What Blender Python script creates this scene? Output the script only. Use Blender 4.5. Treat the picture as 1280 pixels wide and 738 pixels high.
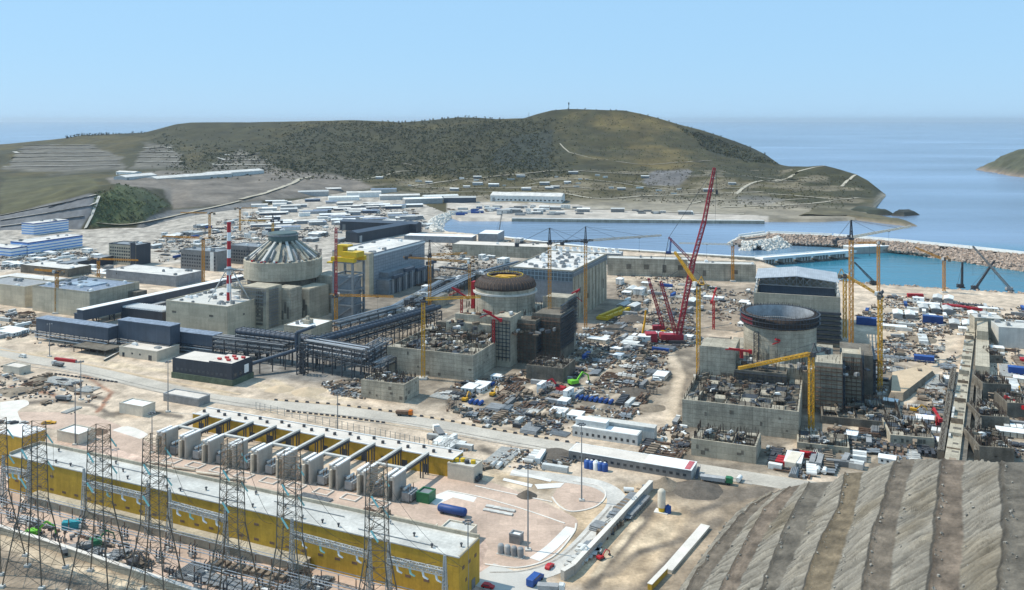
import bpy, bmesh, math, random
import numpy as np
from mathutils import Vector, Matrix, noise
for o in list(bpy.data.objects): bpy.data.objects.remove(o)
SC = bpy.context.scene
COL = SC.collection
R = math.radians
# ------------------------------------------------------------------ camera, sky, sun, exposure
H, F, CX, HY = 160.0, 1108.0, 640.0, 150.0      # camera height (m), focal length / principal column / horizon row of the 1280x738 photograph
cd = bpy.data.cameras.new('camera'); cam = bpy.data.objects.new('camera', cd); COL.objects.link(cam)
cam.location = (0, 0, H); cam.rotation_euler = (R(90), 0, 0)
cd.sensor_width = 36; cd.lens = F/1280*36; cd.shift_y = -(369-HY)/1280
cd.clip_start = 1; cd.clip_end = 200000
SC.camera = cam
SUN_EL, SUN_DIR = 52.0, (-0.96, 0.28)               # elevation (deg), horizontal direction TOWARDS the sun
w = bpy.data.worlds.new('World'); SC.world = w; w.use_nodes = True
nt = w.node_tree; sky = nt.nodes.new('ShaderNodeTexSky'); sky.sky_type = 'NISHITA'; sky.sun_disc = False
az = math.atan2(SUN_DIR[0], SUN_DIR[1])
sky.sun_elevation = R(SUN_EL); sky.sun_rotation = az
sky.altitude = 200; sky.air_density = 1.0; sky.dust_density = 0.2; sky.ozone_density = 2.2
bg = nt.nodes['Background']; bg.inputs[1].default_value = 0.10
mixs = nt.nodes.new('ShaderNodeMix'); mixs.data_type = 'RGBA'; mixs.inputs[0].default_value = .84      # flat blue mixed over the sky texture to tint sky and ambient light
mixs.inputs[7].default_value = (3.3, 5.85, 8.55, 1); nt.links.new(sky.outputs[0], mixs.inputs[6]); nt.links.new(mixs.outputs[2], bg.inputs[0])
sd = bpy.data.lights.new('sun', 'SUN'); sd.energy = 3.7; sd.angle = R(0.53); sd.color = (1, .93, .81)
sun = bpy.data.objects.new('sun', sd); COL.objects.link(sun)
sv = Vector((SUN_DIR[0]*math.cos(R(SUN_EL)), SUN_DIR[1]*math.cos(R(SUN_EL)), math.sin(R(SUN_EL)))).normalized()
sun.rotation_euler = sv.to_track_quat('Z', 'Y').to_euler(); sun.location = (0, 0, 400)
vs = SC.view_settings; vs.view_transform = 'Standard'; vs.look = 'None'; vs.gamma = 1; vs.use_curve_mapping = False
vs.exposure = 0.25
SC.render.engine = 'CYCLES'
SC.cycles.max_bounces = 5; SC.cycles.diffuse_bounces = 3; SC.cycles.glossy_bounces = 2; SC.cycles.volume_bounces = 0
SC.cycles.use_denoising = True

# ------------------------------------------------------------------ helpers
rnd = random.Random(7)
def G(x, y, z=0.0):                   # photograph pixel -> point on the level plane z
    d = (H-z)*F/(y-HY); return Vector(((x-CX)*d/F, d, z))
def AT(x, y, d): return Vector(((x-CX)*d/F, d, H-(y-HY)*d/F))
def MPP(y): return H/(y-HY)           # metres per photograph pixel on the ground at row y

class MB:                              # collects shapes, builds ONE mesh object
    def __init__(s): s.v = []; s.f = []; s.m = []
    def add(s, vs, fs, m=0):
        n = len(s.v); s.v += [tuple(p) for p in vs]
        for f in fs: s.f.append([i+n for i in f]); s.m.append(m)
        return s
    def box(s, x0, x1, y0, y1, z0, z1, m=0, top=None):
        vs = [(x0,y0,z0),(x1,y0,z0),(x1,y1,z0),(x0,y1,z0),(x0,y0,z1),(x1,y0,z1),(x1,y1,z1),(x0,y1,z1)]
        s.add(vs, [(0,3,2,1),(0,1,5,4),(1,2,6,5),(2,3,7,6),(3,0,4,7)], m)
        return s.add(vs[4:], [(0,1,2,3)], m if top is None else top)
    def rbox(s, cx, cy, z0, lx, ly, lz, a=0, m=0, top=None):   # box by base centre, size and turn (rad)
        c, n = math.cos(a), math.sin(a)
        P = [(cx+c*x-n*y, cy+n*x+c*y) for x, y in ((-lx/2,-ly/2),(lx/2,-ly/2),(lx/2,ly/2),(-lx/2,ly/2))]
        return s.prism(P, z0, z0+lz, m, top)
    def prism(s, P, z0, z1, m=0, top=None):
        n = len(P); vs = [(p[0],p[1],z0) for p in P]+[(p[0],p[1],z1) for p in P]
        s.add(vs, [tuple(reversed(range(n)))]+[(i,(i+1)%n,n+(i+1)%n,n+i) for i in range(n)], m)
        return s.add(vs[n:], [tuple(range(n))], m if top is None else top)
    def bar(s, a, b, w, h=None, m=0):
        a = Vector(a); b = Vector(b); d = b-a
        if d.length < 1e-6: return s
        d.normalize(); h = h or w
        up = Vector((0,0,1)) if abs(d.z) < .95 else Vector((1,0,0))
        e = d.cross(up).normalized()*(w/2); g = e.normalized().cross(d)*(h/2)
        vs = [a-e-g,a+e-g,a+e+g,a-e+g,b-e-g,b+e-g,b+e+g,b-e+g]
        return s.add(vs, [(0,3,2,1),(4,5,6,7),(0,1,5,4),(1,2,6,5),(2,3,7,6),(3,0,4,7)], m)
    def rod(s, a, b, r, n=6, m=0, r2=None):
        a = Vector(a); b = Vector(b); d = (b-a).normalized(); r2 = r if r2 is None else r2
        up = Vector((0,0,1)) if abs(d.z) < .95 else Vector((1,0,0))
        e = d.cross(up).normalized(); g = e.cross(d)
        C = [(e*math.cos(2*math.pi*i/n)+g*math.sin(2*math.pi*i/n)) for i in range(n)]
        vs = [a+c*r for c in C]+[b+c*r2 for c in C]
        return s.add(vs, [tuple(range(n)), tuple(reversed(range(n,2*n)))]+[(i,n+i,n+(i+1)%n,(i+1)%n) for i in range(n)], m)
    def lathe(s, prof, n=48, m=0, cx=0, cy=0, closed=False):
        vs = []; fs = []
        for r, z in prof: vs += [(cx+r*math.cos(2*math.pi*i/n), cy+r*math.sin(2*math.pi*i/n), z) for i in range(n)]
        k = len(prof)
        for j in range(k-1 if not closed else k):
            for i in range(n):
                a = j*n+i; b = j*n+(i+1)%n; jj = (j+1) % k
                fs.append((a, b, jj*n+(i+1)%n, jj*n+i))
        return s.add(vs, fs, m)
    def lattice(s, a, b, w, n, up=(0,0,1), leg=.2, brace=.1, m=0, w2=None, tri=False):   # square (or triangular) lattice girder
        a = Vector(a); b = Vector(b); d = (b-a); L = d.length; d.normalize()
        u0 = Vector(up); e = d.cross(u0).normalized(); g = e.cross(d).normalized()
        w2 = w if w2 is None else w2
        def ring(t):
            q = a+d*L*t; r = (w+(w2-w)*t)/2
            return [q-e*r-g*r, q+e*r-g*r, q+g*r] if tri else [q-e*r-g*r, q+e*r-g*r, q+e*r+g*r, q-e*r+g*r]
        A = ring(0); B = ring(1); k = len(A)
        for i in range(k): s.bar(A[i], B[i], leg, m=m)
        P = A
        for j in range(n):
            Q = ring((j+1)/n)
            for i in range(k):
                i2 = (i+1) % k
                s.bar(P[i] if (j+i) % 2 else P[i2], Q[i2] if (j+i) % 2 else Q[i], brace, m=m)
                s.bar(Q[i], Q[i2], brace, m=m)
            P = Q
        return s
    def mesh(s, name, mats, smooth=False):
        me = bpy.data.meshes.new(name); me.from_pydata(s.v, [], s.f); me.update()
        for m in (mats if isinstance(mats, (list, tuple)) else [mats]): me.materials.append(m)
        if len(me.materials) > 1: me.polygons.foreach_set('material_index', s.m)
        me.polygons.foreach_set('use_smooth', [smooth]*len(s.f))
        uv(me); return me
def uv(me):                                     # box-projected UVs in metres
    n = len(me.loops); co = np.empty(len(me.vertices)*3); me.vertices.foreach_get('co', co); co = co.reshape(-1, 3)
    vi = np.empty(n, int); me.loops.foreach_get('vertex_index', vi)
    pn = np.empty(len(me.polygons)*3); me.polygons.foreach_get('normal', pn); pn = pn.reshape(-1, 3)
    lt = np.empty(len(me.polygons), int); me.polygons.foreach_get('loop_total', lt)
    ln = np.repeat(pn, lt, axis=0); p = co[vi]
    top = np.abs(ln[:, 2]) > .7; xx = np.abs(ln[:, 0]) > np.abs(ln[:, 1])
    U = np.where(top, p[:, 0], np.where(xx, p[:, 1], p[:, 0])); V = np.where(top, p[:, 1], p[:, 2])
    l = me.uv_layers.new(name='UVMap'); l.data.foreach_set('uv', np.stack([U, V], 1).ravel())

def tag(o, label=None, cat=None, group=None, kind=None):
    if label: o['label'] = label
    if cat: o['category'] = cat
    if group: o['group'] = group
    if kind: o['kind'] = kind
    return o
def link(name, me, parent=None, loc=(0,0,0), rz=0.0):
    o = bpy.data.objects.new(name, me); COL.objects.link(o); o.location = loc; o.rotation_euler = (0,0,rz)
    if parent: o.parent = parent
    return o
def thing(name, label, cat, loc=(0,0,0), rz=0.0, group=None): return tag(link(name, None, None, loc, rz), label, cat, group)
def part(par, name, mb, mats, label=None, smooth=False, loc=(0,0,0), rz=0.0):
    o = link(name, mb.mesh(name, mats, smooth) if isinstance(mb, MB) else mb, par, loc, rz)
    if label: o['label'] = label
    return o
def solo(name, label, cat, mb, mats, loc=(0,0,0), rz=0.0, group=None, smooth=False, kind=None):
    return tag(link(name, mb.mesh(name, mats, smooth) if isinstance(mb, MB) else mb, None, loc, rz), label, cat, group, kind)
def struct(name, mb, mats, smooth=False, label=None):
    return tag(link(name, mb.mesh(name, mats, smooth) if isinstance(mb, MB) else mb), label, None, None, 'structure')
def dup(root, loc, rz=0.0, label=None, group=None, scale=None):
    r = root.copy(); COL.objects.link(r); r.location = loc; r.rotation_euler = (0,0,rz)
    if scale: r.scale = scale
    if label: r['label'] = label
    if group: r['group'] = group
    for ch in list(root.children):
        c = ch.copy(); COL.objects.link(c); c.parent = r
        for g in ch.children:
            d = g.copy(); COL.objects.link(d); d.parent = c
    return r

# ------------------------------------------------------------------ materials
def _n(nt, t, **k):
    n = nt.nodes.new(t)
    for a, b in k.items():
        if a.startswith('i_'): n.inputs[int(a[2:])].default_value = b
        else: setattr(n, a, b)
    return n
def mat(name, col, rough=.8, var=.25, scale=.15, fine=2.0, metal=0.0, streak=0.0, lines=None, obvar=0.0, bump=0.0, attr=None, coat=0.0, huevar=None, spec=.3):
    """procedural surface: base colour with two scales of mottling, vertical rain streaks, panel joints (lines=(w,h,mortar,dark)), per-object variation"""
    m = bpy.data.materials.new(name); m.use_nodes = True; t = m.node_tree; L = t.links.new
    b = t.nodes['Principled BSDF']; b.inputs['Roughness'].default_value = rough; b.inputs['Metallic'].default_value = metal
    b.inputs['Specular IOR Level'].default_value = spec
    geo = _n(t, 'ShaderNodeNewGeometry'); pos = geo.outputs['Position']
    def ns(sc, det=4, vec=pos, ro=.6):
        n = _n(t, 'ShaderNodeTexNoise'); n.inputs['Scale'].default_value = sc; n.inputs['Detail'].default_value = det; n.inputs['Roughness'].default_value = ro
        L(vec, n.inputs['Vector']); return n.outputs['Fac']
    def rng(v, a, c, lo=.3, hi=.7):
        r = _n(t, 'ShaderNodeMapRange'); r.inputs[1].default_value = lo; r.inputs[2].default_value = hi; r.inputs[3].default_value = a; r.inputs[4].default_value = c
        L(v, r.inputs[0]); return r.outputs[0]
    def mul(a, c):
        k = _n(t, 'ShaderNodeMath', operation='MULTIPLY'); L(a, k.inputs[0]); L(c, k.inputs[1]); return k.outputs[0]
    f = mul(rng(ns(scale), 1-var, 1+var), rng(ns(fine), 1-var*.6, 1+var*.6))
    if streak:
        mp = _n(t, 'ShaderNodeMapping'); mp.inputs['Scale'].default_value = (.55, .55, .04); L(pos, mp.inputs[0])
        f = mul(f, rng(ns(1.0, 5, mp.outputs[0]), 1-streak, 1+streak*.35))
    if obvar:
        oi = _n(t, 'ShaderNodeObjectInfo'); f = mul(f, rng(oi.outputs['Random'], 1-obvar, 1+obvar, 0, 1))
    if lines:
        u = _n(t, 'ShaderNodeUVMap'); br = _n(t, 'ShaderNodeTexBrick')
        br.offset = 0.0; br.inputs['Scale'].default_value = 1.0; br.inputs['Mortar Size'].default_value = lines[2]
        br.inputs['Brick Width'].default_value = lines[0]; br.inputs['Row Height'].default_value = lines[1]; br.inputs['Mortar Smooth'].default_value = .3
        br.inputs['Color1'].default_value = (1,1,1,1); br.inputs['Color2'].default_value = (.86,.86,.86,1); br.inputs['Mortar'].default_value = (lines[3],)*3+(1,)
        L(u.outputs[0], br.inputs['Vector']); f = mul(f, br.outputs['Color'])
    if attr:
        at = _n(t, 'ShaderNodeVertexColor', layer_name=attr); src = at.outputs['Color']
    elif huevar:
        mx = _n(t, 'ShaderNodeMix', data_type='RGBA'); mx.inputs[6].default_value = (*col, 1); mx.inputs[7].default_value = (*huevar, 1)
        L(rng(ns(scale*.7, 5), 0, 1, .38, .62), mx.inputs[0]); src = mx.outputs[2]
    else:
        src = _n(t, 'ShaderNodeRGB'); src.outputs[0].default_value = (*col, 1); src = src.outputs[0]
    vm = _n(t, 'ShaderNodeVectorMath', operation='SCALE'); L(src, vm.inputs[0]); L(f, vm.inputs['Scale'])
    L(vm.outputs[0], b.inputs['Base Color'])
    if coat: b.inputs['Coat Weight'].default_value = coat
    if bump:
        bp = _n(t, 'ShaderNodeBump'); bp.inputs['Strength'].default_value = bump; bp.inputs['Distance'].default_value = .5
        L(ns(fine*.7, 6), bp.inputs['Height']); L(bp.outputs[0], b.inputs['Normal'])
    return m
M = {}
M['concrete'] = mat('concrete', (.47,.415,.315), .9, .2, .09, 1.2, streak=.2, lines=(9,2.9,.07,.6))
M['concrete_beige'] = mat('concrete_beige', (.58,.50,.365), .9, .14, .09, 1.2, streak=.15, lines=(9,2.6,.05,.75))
M['concrete_raw'] = mat('concrete_raw', (.43,.385,.30), .9, .28, .12, 1.5, streak=.25, lines=(7.5,2.4,.09,.5))
M['concrete_dark'] = mat('concrete_dark', (.165,.145,.115), .9, .35, .15, 1.5, streak=.3)
M['concrete_pale'] = mat('concrete_pale', (.55,.535,.49), .85, .12, .2, 2.0, streak=.15)
M['blast'] = mat('blast_wall_concrete', (.45,.42,.37), .85, .1, .2, 2.0, streak=.12, lines=(3.2,3.2,.03,.85))
M['white'] = mat('white_paint', (.78,.78,.76), .6, .06, .2, 1.5)
M['whiteroof'] = mat('white_roof', (.64,.61,.56), .7, .2, .12, 1.0, lines=(6,40,.06,.9))
M['roofpale'] = mat('pale_roof', (.62,.56,.49), .8, .12, .1, 1.0)
M['yellowwall'] = mat('yellow_cladding', (.54,.33,.04), .75, .14, .12, 1.0, streak=.16, lines=(2.4,5,.05,.8))
M['greyclad'] = mat('grey_cladding', (.29,.31,.33), .6, .08, .1, 1.0, lines=(4.2,2.8,.25,.62))
M['greymetal'] = mat('grey_metal', (.26,.28,.30), .5, .15, .2, 1.0, metal=.2, lines=(3,3,.06,.6))
M['darkclad'] = mat('dark_cladding', (.045,.052,.065), .6, .12, .1, 1.0, lines=(2.2,30,.08,.6))
M['blueclad'] = mat('slate_blue_cladding', (.065,.085,.115), .55, .12, .1, 1.0, lines=(1.6,30,.08,.65))
M['steel'] = mat('dark_steel', (.07,.078,.09), .5, .25, .3, 2.0, metal=.3)
M['steelgrey'] = mat('grey_steel', (.25,.26,.265), .5, .2, .3, 2.0, metal=.3)
M['pipe'] = mat('pipe_jacket', (.42,.44,.46), .4, .15, .3, 2.0, metal=.5)
M['pylon'] = mat('pylon_steel', (.125,.10,.072), .6, .2, .3, 2.0)
M['rust'] = mat('rusty_steel', (.17,.105,.07), .8, .3, .4, 2.5)
M['rebar'] = mat('rebar', (.09,.065,.05), .9, .4, .4, 3)
M['craney'] = mat('crane_yellow', (.60,.32,.02), .5, .12, .3, 1.5)
M['craneo'] = mat('crane_orange', (.52,.235,.022), .5, .12, .3, 1.5)
M['craner'] = mat('crane_red', (.34,.025,.04), .5, .15, .3, 1.5)
M['cranedark'] = mat('crane_dark_grey', (.06,.06,.065), .5, .15, .3, 1.5)
M['redp'] = mat('red_paint', (.42,.02,.025), .5, .1, .3, 1.5)
M['bluep'] = mat('blue_paint', (.025,.075,.26), .5, .12, .3, 1.5, obvar=.2)
M['bluelight'] = mat('pale_blue_cladding', (.08,.26,.64), .5, .08, .3, 1.5)
M['yellowp'] = mat('yellow_paint', (.60,.40,.02), .5, .1, .3, 1.5)
M['greenp'] = mat('green_paint', (.03,.16,.07), .5, .15, .3, 1.5)
M['limep'] = mat('lime_paint', (.16,.50,.04), .5, .1, .3, 1.5)
M['tealp'] = mat('teal_paint', (.03,.30,.36), .5, .1, .3, 1.5)
M['greyp'] = mat('grey_paint', (.27,.27,.265), .6, .2, .3, 1.5, obvar=.4)
M['whitep'] = mat('cabin_white', (.60,.60,.57), .6, .15, .3, 1.5, obvar=.38)
M['creamp'] = mat('cabin_cream', (.58,.52,.42), .7, .12, .3, 1.5, obvar=.15)
M['orangep'] = mat('orange_paint', (.62,.17,.02), .5, .1, .3, 1.5)
M['timber'] = mat('timber', (.22,.168,.12), .9, .3, .6, 3, obvar=.35)
M['glass'] = mat('window_glass', (.03,.04,.05), .15, .2, .3, 1.0, spec=.6)
M['rubber'] = mat('rubber', (.03,.03,.03), .9, .2)
M['insul'] = mat('insulator', (.30,.55,.48), .3, .1)
M['greyroof'] = mat('grey_roof_blue', (.20,.24,.30), .6, .35, .3, .8)
M['dirt'] = mat('dirt', (.23,.185,.135), .95, .3, .2, 1.2, bump=.6)
M['dirtdark'] = mat('dark_dirt', (.12,.10,.08), .95, .3, .2, 1.2, bump=.6)
M['tarp'] = mat('pale_tarp', (.45,.44,.41), .8, .2, .3, 1.5, obvar=.3)
M['asphalt'] = mat('road_surface', (.46,.415,.35), .9, .2, .05, .8)
M['paving'] = mat('pink_paving', (.54,.40,.31), .9, .2, .05, .7, lines=(5,5,.06,.86))
M['kerb'] = mat('kerb_stone', (.66,.61,.54), .9, .1, .2, 1.5)
M['earth'] = mat('trench_earth', (.17,.14,.11), .95, .35, .12, .9, bump=.5)
M['sandpatch'] = mat('sand_patch', (.52,.40,.27), .95, .15, .08, .9, bump=.4)
M['slab'] = mat('white_slab', (.68,.65,.60), .9, .1, .1, .9)
M['rockpale'] = mat('armour_pale', (.62,.59,.53), .9, .2, .4, 2)
M['rock'] = mat('rubble_rock', (.40,.31,.245), .95, .35, .3, .9)
M['leaf'] = mat('leaf', (.070,.066,.027), .9, .3, .02, .2, obvar=.1)
M['leaf2'] = mat('leaf_bright', (.11,.125,.05), .9, .35, .02, .2)
# ------------------------------------------------------------------ numpy helpers for the land
def inpoly(X, Y, P):
    r = np.zeros(X.shape, bool); n = len(P)
    for i in range(n):
        x0, y0 = P[i]; x1, y1 = P[(i+1) % n]
        if y0 == y1: continue
        c = ((y0 > Y) != (y1 > Y)) & (X < (x1-x0)*(Y-y0)/(y1-y0)+x0); r ^= c
    return r
def dpoly(X, Y, P, closed=True):
    d = np.full(X.shape, 1e18); n = len(P)
    for i in range(n if closed else n-1):
        x0, y0 = P[i]; x1, y1 = P[(i+1) % n]; dx, dy = x1-x0, y1-y0
        t = np.clip(((X-x0)*dx+(Y-y0)*dy)/(dx*dx+dy*dy+1e-9), 0, 1)
        d = np.minimum(d, (X-x0-t*dx)**2+(Y-y0-t*dy)**2)
    return np.sqrt(d)
_rs = np.random.RandomState(5); _lat = _rs.rand(256, 256)
def vn(x, y):
    xi = np.floor(x).astype(int); yi = np.floor(y).astype(int); fx = x-xi; fy = y-yi
    fx = fx*fx*(3-2*fx); fy = fy*fy*(3-2*fy); g = lambda a, b: _lat[a % 256, b % 256]
    return (g(xi,yi)*(1-fx)+g(xi+1,yi)*fx)*(1-fy)+(g(xi,yi+1)*(1-fx)+g(xi+1,yi+1)*fx)*fy
def fbm(x, y, o=5, p=.5):
    s = 0; a = 1; t = 0
    for i in range(o): s = s+a*vn(x*2**i+17*i, y*2**i+31*i); t += a; a *= p
    return s/t
def W(P, z=0): return [tuple(G(x, y, z)[:2]) for x, y in P]
def gridmesh(name, P, colr, mats, smooth=True, flip=False):
    """P (rows, cols, 3) -> one mesh with a colour attribute 'cover'"""
    r, c = P.shape[:2]; i = np.arange(r*c).reshape(r, c)
    q = np.stack([i[:-1,:-1], i[:-1,1:], i[1:,1:], i[1:,:-1]], -1).reshape(-1, 4)
    if flip: q = q[:, ::-1]
    me = bpy.data.meshes.new(name); me.from_pydata(P.reshape(-1, 3).tolist(), [], q.tolist()); me.update()
    me.polygons.foreach_set('use_smooth', [smooth]*len(me.polygons))
    for m in mats: me.materials.append(m)
    a = me.color_attributes.new('cover', 'FLOAT_COLOR', 'POINT')
    C = np.ones((r*c, 4)); C[:, :3] = colr.reshape(-1, 3); a.data.foreach_set('color', C.ravel())
    return me
M['land'] = mat('site_ground', (.4,.3,.2), .95, .30, .11, .75, attr='cover', bump=.7)
M['hill'] = mat('hill_ground', (.4,.3,.2), .95, .28, .02, .12, attr='cover', bump=.3)
M['terrace'] = mat('terrace_ground', (.4,.3,.2), .95, .24, .15, 1.6, attr='cover', bump=.8)

# ------------------------------------------------------------------ sea
SEA = -4.0
ms = bpy.data.materials.new('sea_water'); ms.use_nodes = True; t = ms.node_tree; b = t.nodes['Principled BSDF']
b.inputs['Roughness'].default_value = .22; b.inputs['IOR'].default_value = 1.33
geo = _n(t, 'ShaderNodeNewGeometry')
mp = _n(t, 'ShaderNodeMapping'); mp.inputs['Scale'].default_value = (.35, 1, 1); t.links.new(geo.outputs['Position'], mp.inputs[0])
n1 = _n(t, 'ShaderNodeTexNoise'); n1.inputs['Scale'].default_value = .07; n1.inputs['Detail'].default_value = 8; t.links.new(mp.outputs[0], n1.inputs[0])
n2 = _n(t, 'ShaderNodeTexNoise'); n2.inputs['Scale'].default_value = .0022; n2.inputs['Detail'].default_value = 6; t.links.new(mp.outputs[0], n2.inputs[0])
bp = _n(t, 'ShaderNodeBump'); bp.inputs['Strength'].default_value = .6; bp.inputs['Distance'].default_value = 1.2
t.links.new(n1.outputs[0], bp.inputs['Height']); t.links.new(bp.outputs[0], b.inputs['Normal'])
# shallow turquoise water between the breakwater and the shore, deep blue outside
sx = _n(t, 'ShaderNodeVectorMath', operation='DISTANCE'); t.links.new(geo.outputs['Position'], sx.inputs[0])
sx.inputs[1].default_value = (520, 890, SEA)
mr = _n(t, 'ShaderNodeMapRange'); mr.inputs[1].default_value = 210; mr.inputs[2].default_value = 330; mr.inputs[3].default_value = 0; mr.inputs[4].default_value = 1
t.links.new(sx.outputs['Value'], mr.inputs[0])
c1 = _n(t, 'ShaderNodeMix', data_type='RGBA'); c1.inputs[6].default_value = (.025,.165,.24,1); c1.inputs[7].default_value = (.145,.205,.295,1); t.links.new(mr.outputs[0], c1.inputs[0])
mr2 = _n(t, 'ShaderNodeMapRange'); mr2.inputs[1].default_value = .35; mr2.inputs[2].default_value = .65; mr2.inputs[3].default_value = .72; mr2.inputs[4].default_value = 1.4
t.links.new(n2.outputs[0], mr2.inputs[0])
sc = _n(t, 'ShaderNodeVectorMath', operation='SCALE'); t.links.new(c1.outputs[2], sc.inputs[0]); t.links.new(mr2.outputs[0], sc.inputs['Scale'])
t.links.new(sc.outputs[0], b.inputs['Base Color'])
struct('sea', MB().add([(-60000,300,SEA),(60000,300,SEA),(60000,80000,SEA),(-60000,80000,SEA)], [(0,1,2,3)]), ms)

# ------------------------------------------------------------------ site ground: one sheet, its land cover as a colour attribute
LAND = W([(-1500,1500),(-1500,231),(430,231),(520,250),(562,268),(549,273),(543,280),(548,288),(600,293),(640,299),(700,306),(790,314),(900,322),(952,327),
          (1000,344),(1060,353),(1120,357),(1280,367),(1700,392),(2200,1500)])
xs = np.arange(-140, 1424, 2.6); ys = np.concatenate([np.arange(229, 262, 1.5), np.arange(262, 372, 1.0), np.arange(372, 600, 1.7), np.arange(600, 860, 3.2)])
PX, PY = np.meshgrid(xs, ys)
d = H*F/(PY-HY); GX = (PX-CX)*d/F; GY = d
ins = inpoly(GX, GY, LAND); sdist = dpoly(GX, GY, LAND)
GZ = np.where(ins, 0, np.maximum(-sdist*.55, -14))
E_, S2_, R_ = (.16,.13,.10), (.54,.43,.30), (.30,.16,.10)
STRIPS = [([(0,470),(40,478),(90,487),(130,498)], 3, E_), ([(20,505),(70,500),(110,505),(140,520)], 2.5, E_), ([(150,470),(190,482),(240,500)], 2.2, E_), ([(130,520),(170,512),(230,520)], 3, E_), ([(400,506),(440,516),(480,524)], 2, R_), ([(100,470),(140,490),(120,515)], 2, R_), ([(10,485),(60,492),(80,500)], 2, R_),
 ([(420,512),(450,524),(490,520)], 3, E_), ([(340,478),(380,490),(420,486)], 3, S2_), ([(600,560),(640,572),(680,566)], 4, E_), ([(600,600),(620,582),(650,572),(690,578)], 4, S2_), ([(735,735),(770,690),(800,655),(815,630)], 6, E_), ([(760,720),(800,690),(850,675)], 4, E_),
 ([(840,612),(900,620),(960,612)], 8, E_), ([(870,640),(900,630),(950,618)], 4, E_), ([(800,738),(850,690),(900,650)], 5, E_), ([(740,720),(775,680),(800,650)], 3, S2_), ([(0,672),(60,697),(140,724),(210,748)], 8, S2_), ([(0,700),(60,720),(120,745)], 6, E_), ([(150,455),(200,462),(280,492)], 3, S2_), ([(320,482),(380,494),(440,500)], 3, S2_), ([(0,445),(60,440),(150,458)], 3, S2_)]
TRK = [([(585,545),(640,500),(700,462),(770,425),(800,405)], 4), ([(650,538),(690,505),(745,470),(790,445)], 3.5), ([(700,545),(760,500),(800,480),(830,460)], 3.5), ([(560,520),(600,492),(660,470)], 3.5), ([(700,372),(760,352),(800,345),(900,372)], 5), ([(780,345),(820,380),(800,405),(860,420)], 5),
 ([(1075,420),(1140,416),(1185,430),(1175,455),(1140,500),(1060,540),(980,565)], 6), ([(1110,385),(1200,398),(1290,404)], 5), ([(1200,400),(1182,440),(1160,480),(1120,520)], 4), ([(1240,400),(1262,450),(1240,480),(1262,520)], 5), ([(835,560),(842,500),(850,470),(835,440)], 7), ([(1020,550),(1080,545),(1150,560)], 4), ([(1080,585),(1120,540),(1165,500)], 3)]
def cover_ground(x, y):
    wx = x+14*(fbm(GX/30, GY/30, 3)-.5); wy = y+8*(fbm(GX/30+50, GY/30, 3)-.5)
    n = fbm(GX/45, GY/45, 5); n2 = fbm(GX/9+9, GY/9, 4); n3 = fbm(GX/3+3, GY/3, 3)
    C = np.empty(x.shape+(3,)); C[:] = (.50,.40,.30)
    C *= (.8+.4*n)[..., None]
    def blend(P, col, soft=10, k=1.0):
        m = inpoly(wx, wy, P); dd = dpoly(wx, wy, P); a = np.where(m, np.clip(dd/soft, 0, 1), 0)*k
        C[:] = C*(1-a[..., None])+np.array(col)*(a*(.66+.68*n2))[..., None]
    blend([(-200,560),(120,540),(230,580),(420,640),(620,660),(620,760),(-200,760)], (.52,.38,.30), 12)
    blend([(-200,230),(560,230),(560,300),(780,330),(700,380),(300,330),(-200,350)], (.36,.32,.27), 8)
    blend([(480,340),(820,345),(900,400),(830,520),(700,540),(560,520),(400,490),(340,440)], (.245,.20,.15), 14)
    blend([(830,430),(1080,420),(1160,470),(1160,600),(830,600)], (.20,.165,.125), 14)
    blend([(1150,470),(1300,470),(1300,600),(1150,600)], (.22,.18,.135), 12)
    blend([(640,340),(950,350),(960,420),(700,420)], (.25,.20,.15), 10)
    blend([(40,390),(360,420),(560,440),(480,480),(330,480),(200,440),(40,420)], (.20,.185,.165), 8)
    blend([(-200,640),(0,655),(150,690),(250,738),(400,790),(-200,800)], (.30,.235,.17), 8)
    blend([(760,600),(960,590),(960,660),(840,780),(700,780),(740,700)], (.30,.23,.16), 8)
    blend([(700,640),(800,600),(870,640),(800,738),(690,738)], (.46,.34,.22), 10)
    blend([(765,692),(800,660),(832,640),(852,656),(840,680),(800,702),(752,722)], (.52,.40,.27), 12)
    blend([(600,590),(650,582),(720,590),(700,602),(690,620),(640,612),(610,604)], (.50,.38,.25), 8)
    blend([(1130,460),(1165,440),(1200,430),(1140,500)], (.47,.36,.25), 5)
    C *= (.50+.62*n2+.42*n3)[..., None]
    blend([(400,400),(520,335),(640,325),(700,315),(640,345),(560,385),(480,410)], (.20,.17,.135), 6)
    # wheel tracks
    for P, wd in TRK + list((([(835,540),(842,500),(850,470),(835,440)], 7), ([(800,585),(825,560),(838,530)], 6), ([(1075,420),(1140,416),(1180,430),(1175,455),(1140,500),(1060,540),(980,560)], 5),
                  ([(1200,400),(1180,440),(1160,480)], 4), ([(1060,540),(1020,545),(960,575)], 5), ([(560,520),(620,490),(700,455),(760,425),(820,420)], 4),
                  ([(640,500),(620,530),(660,535)], 4), ([(1240,400),(1262,450),(1240,480)], 5), ([(0,430),(60,420),(130,410)], 4), ([(590,575),(640,590),(690,575)], 5))):
        dd = dpoly(x, y*1.6, [(a, b*1.6) for a, b in P], False); a = np.clip(1.3-dd/wd, 0, 1)*.85
        C[:] = C*(1-a[..., None])+np.array((.52,.42,.31))*(a*(.85+.3*n2))[..., None]
    for P, wd, cl in STRIPS:
        dd = dpoly(wx, wy*1.8, [(a, b*1.8) for a, b in P], False); a = np.clip(1.5-dd/(wd*1.5), 0, 1)*np.clip(.3+1.4*n2, 0, 1)
        C[:] = C*(1-a[..., None])+np.array(cl)*(a*(.6+.8*n3))[..., None]
    sea = GZ < -.5
    C[sea] = (.25,.2,.16)
    return C
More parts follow.
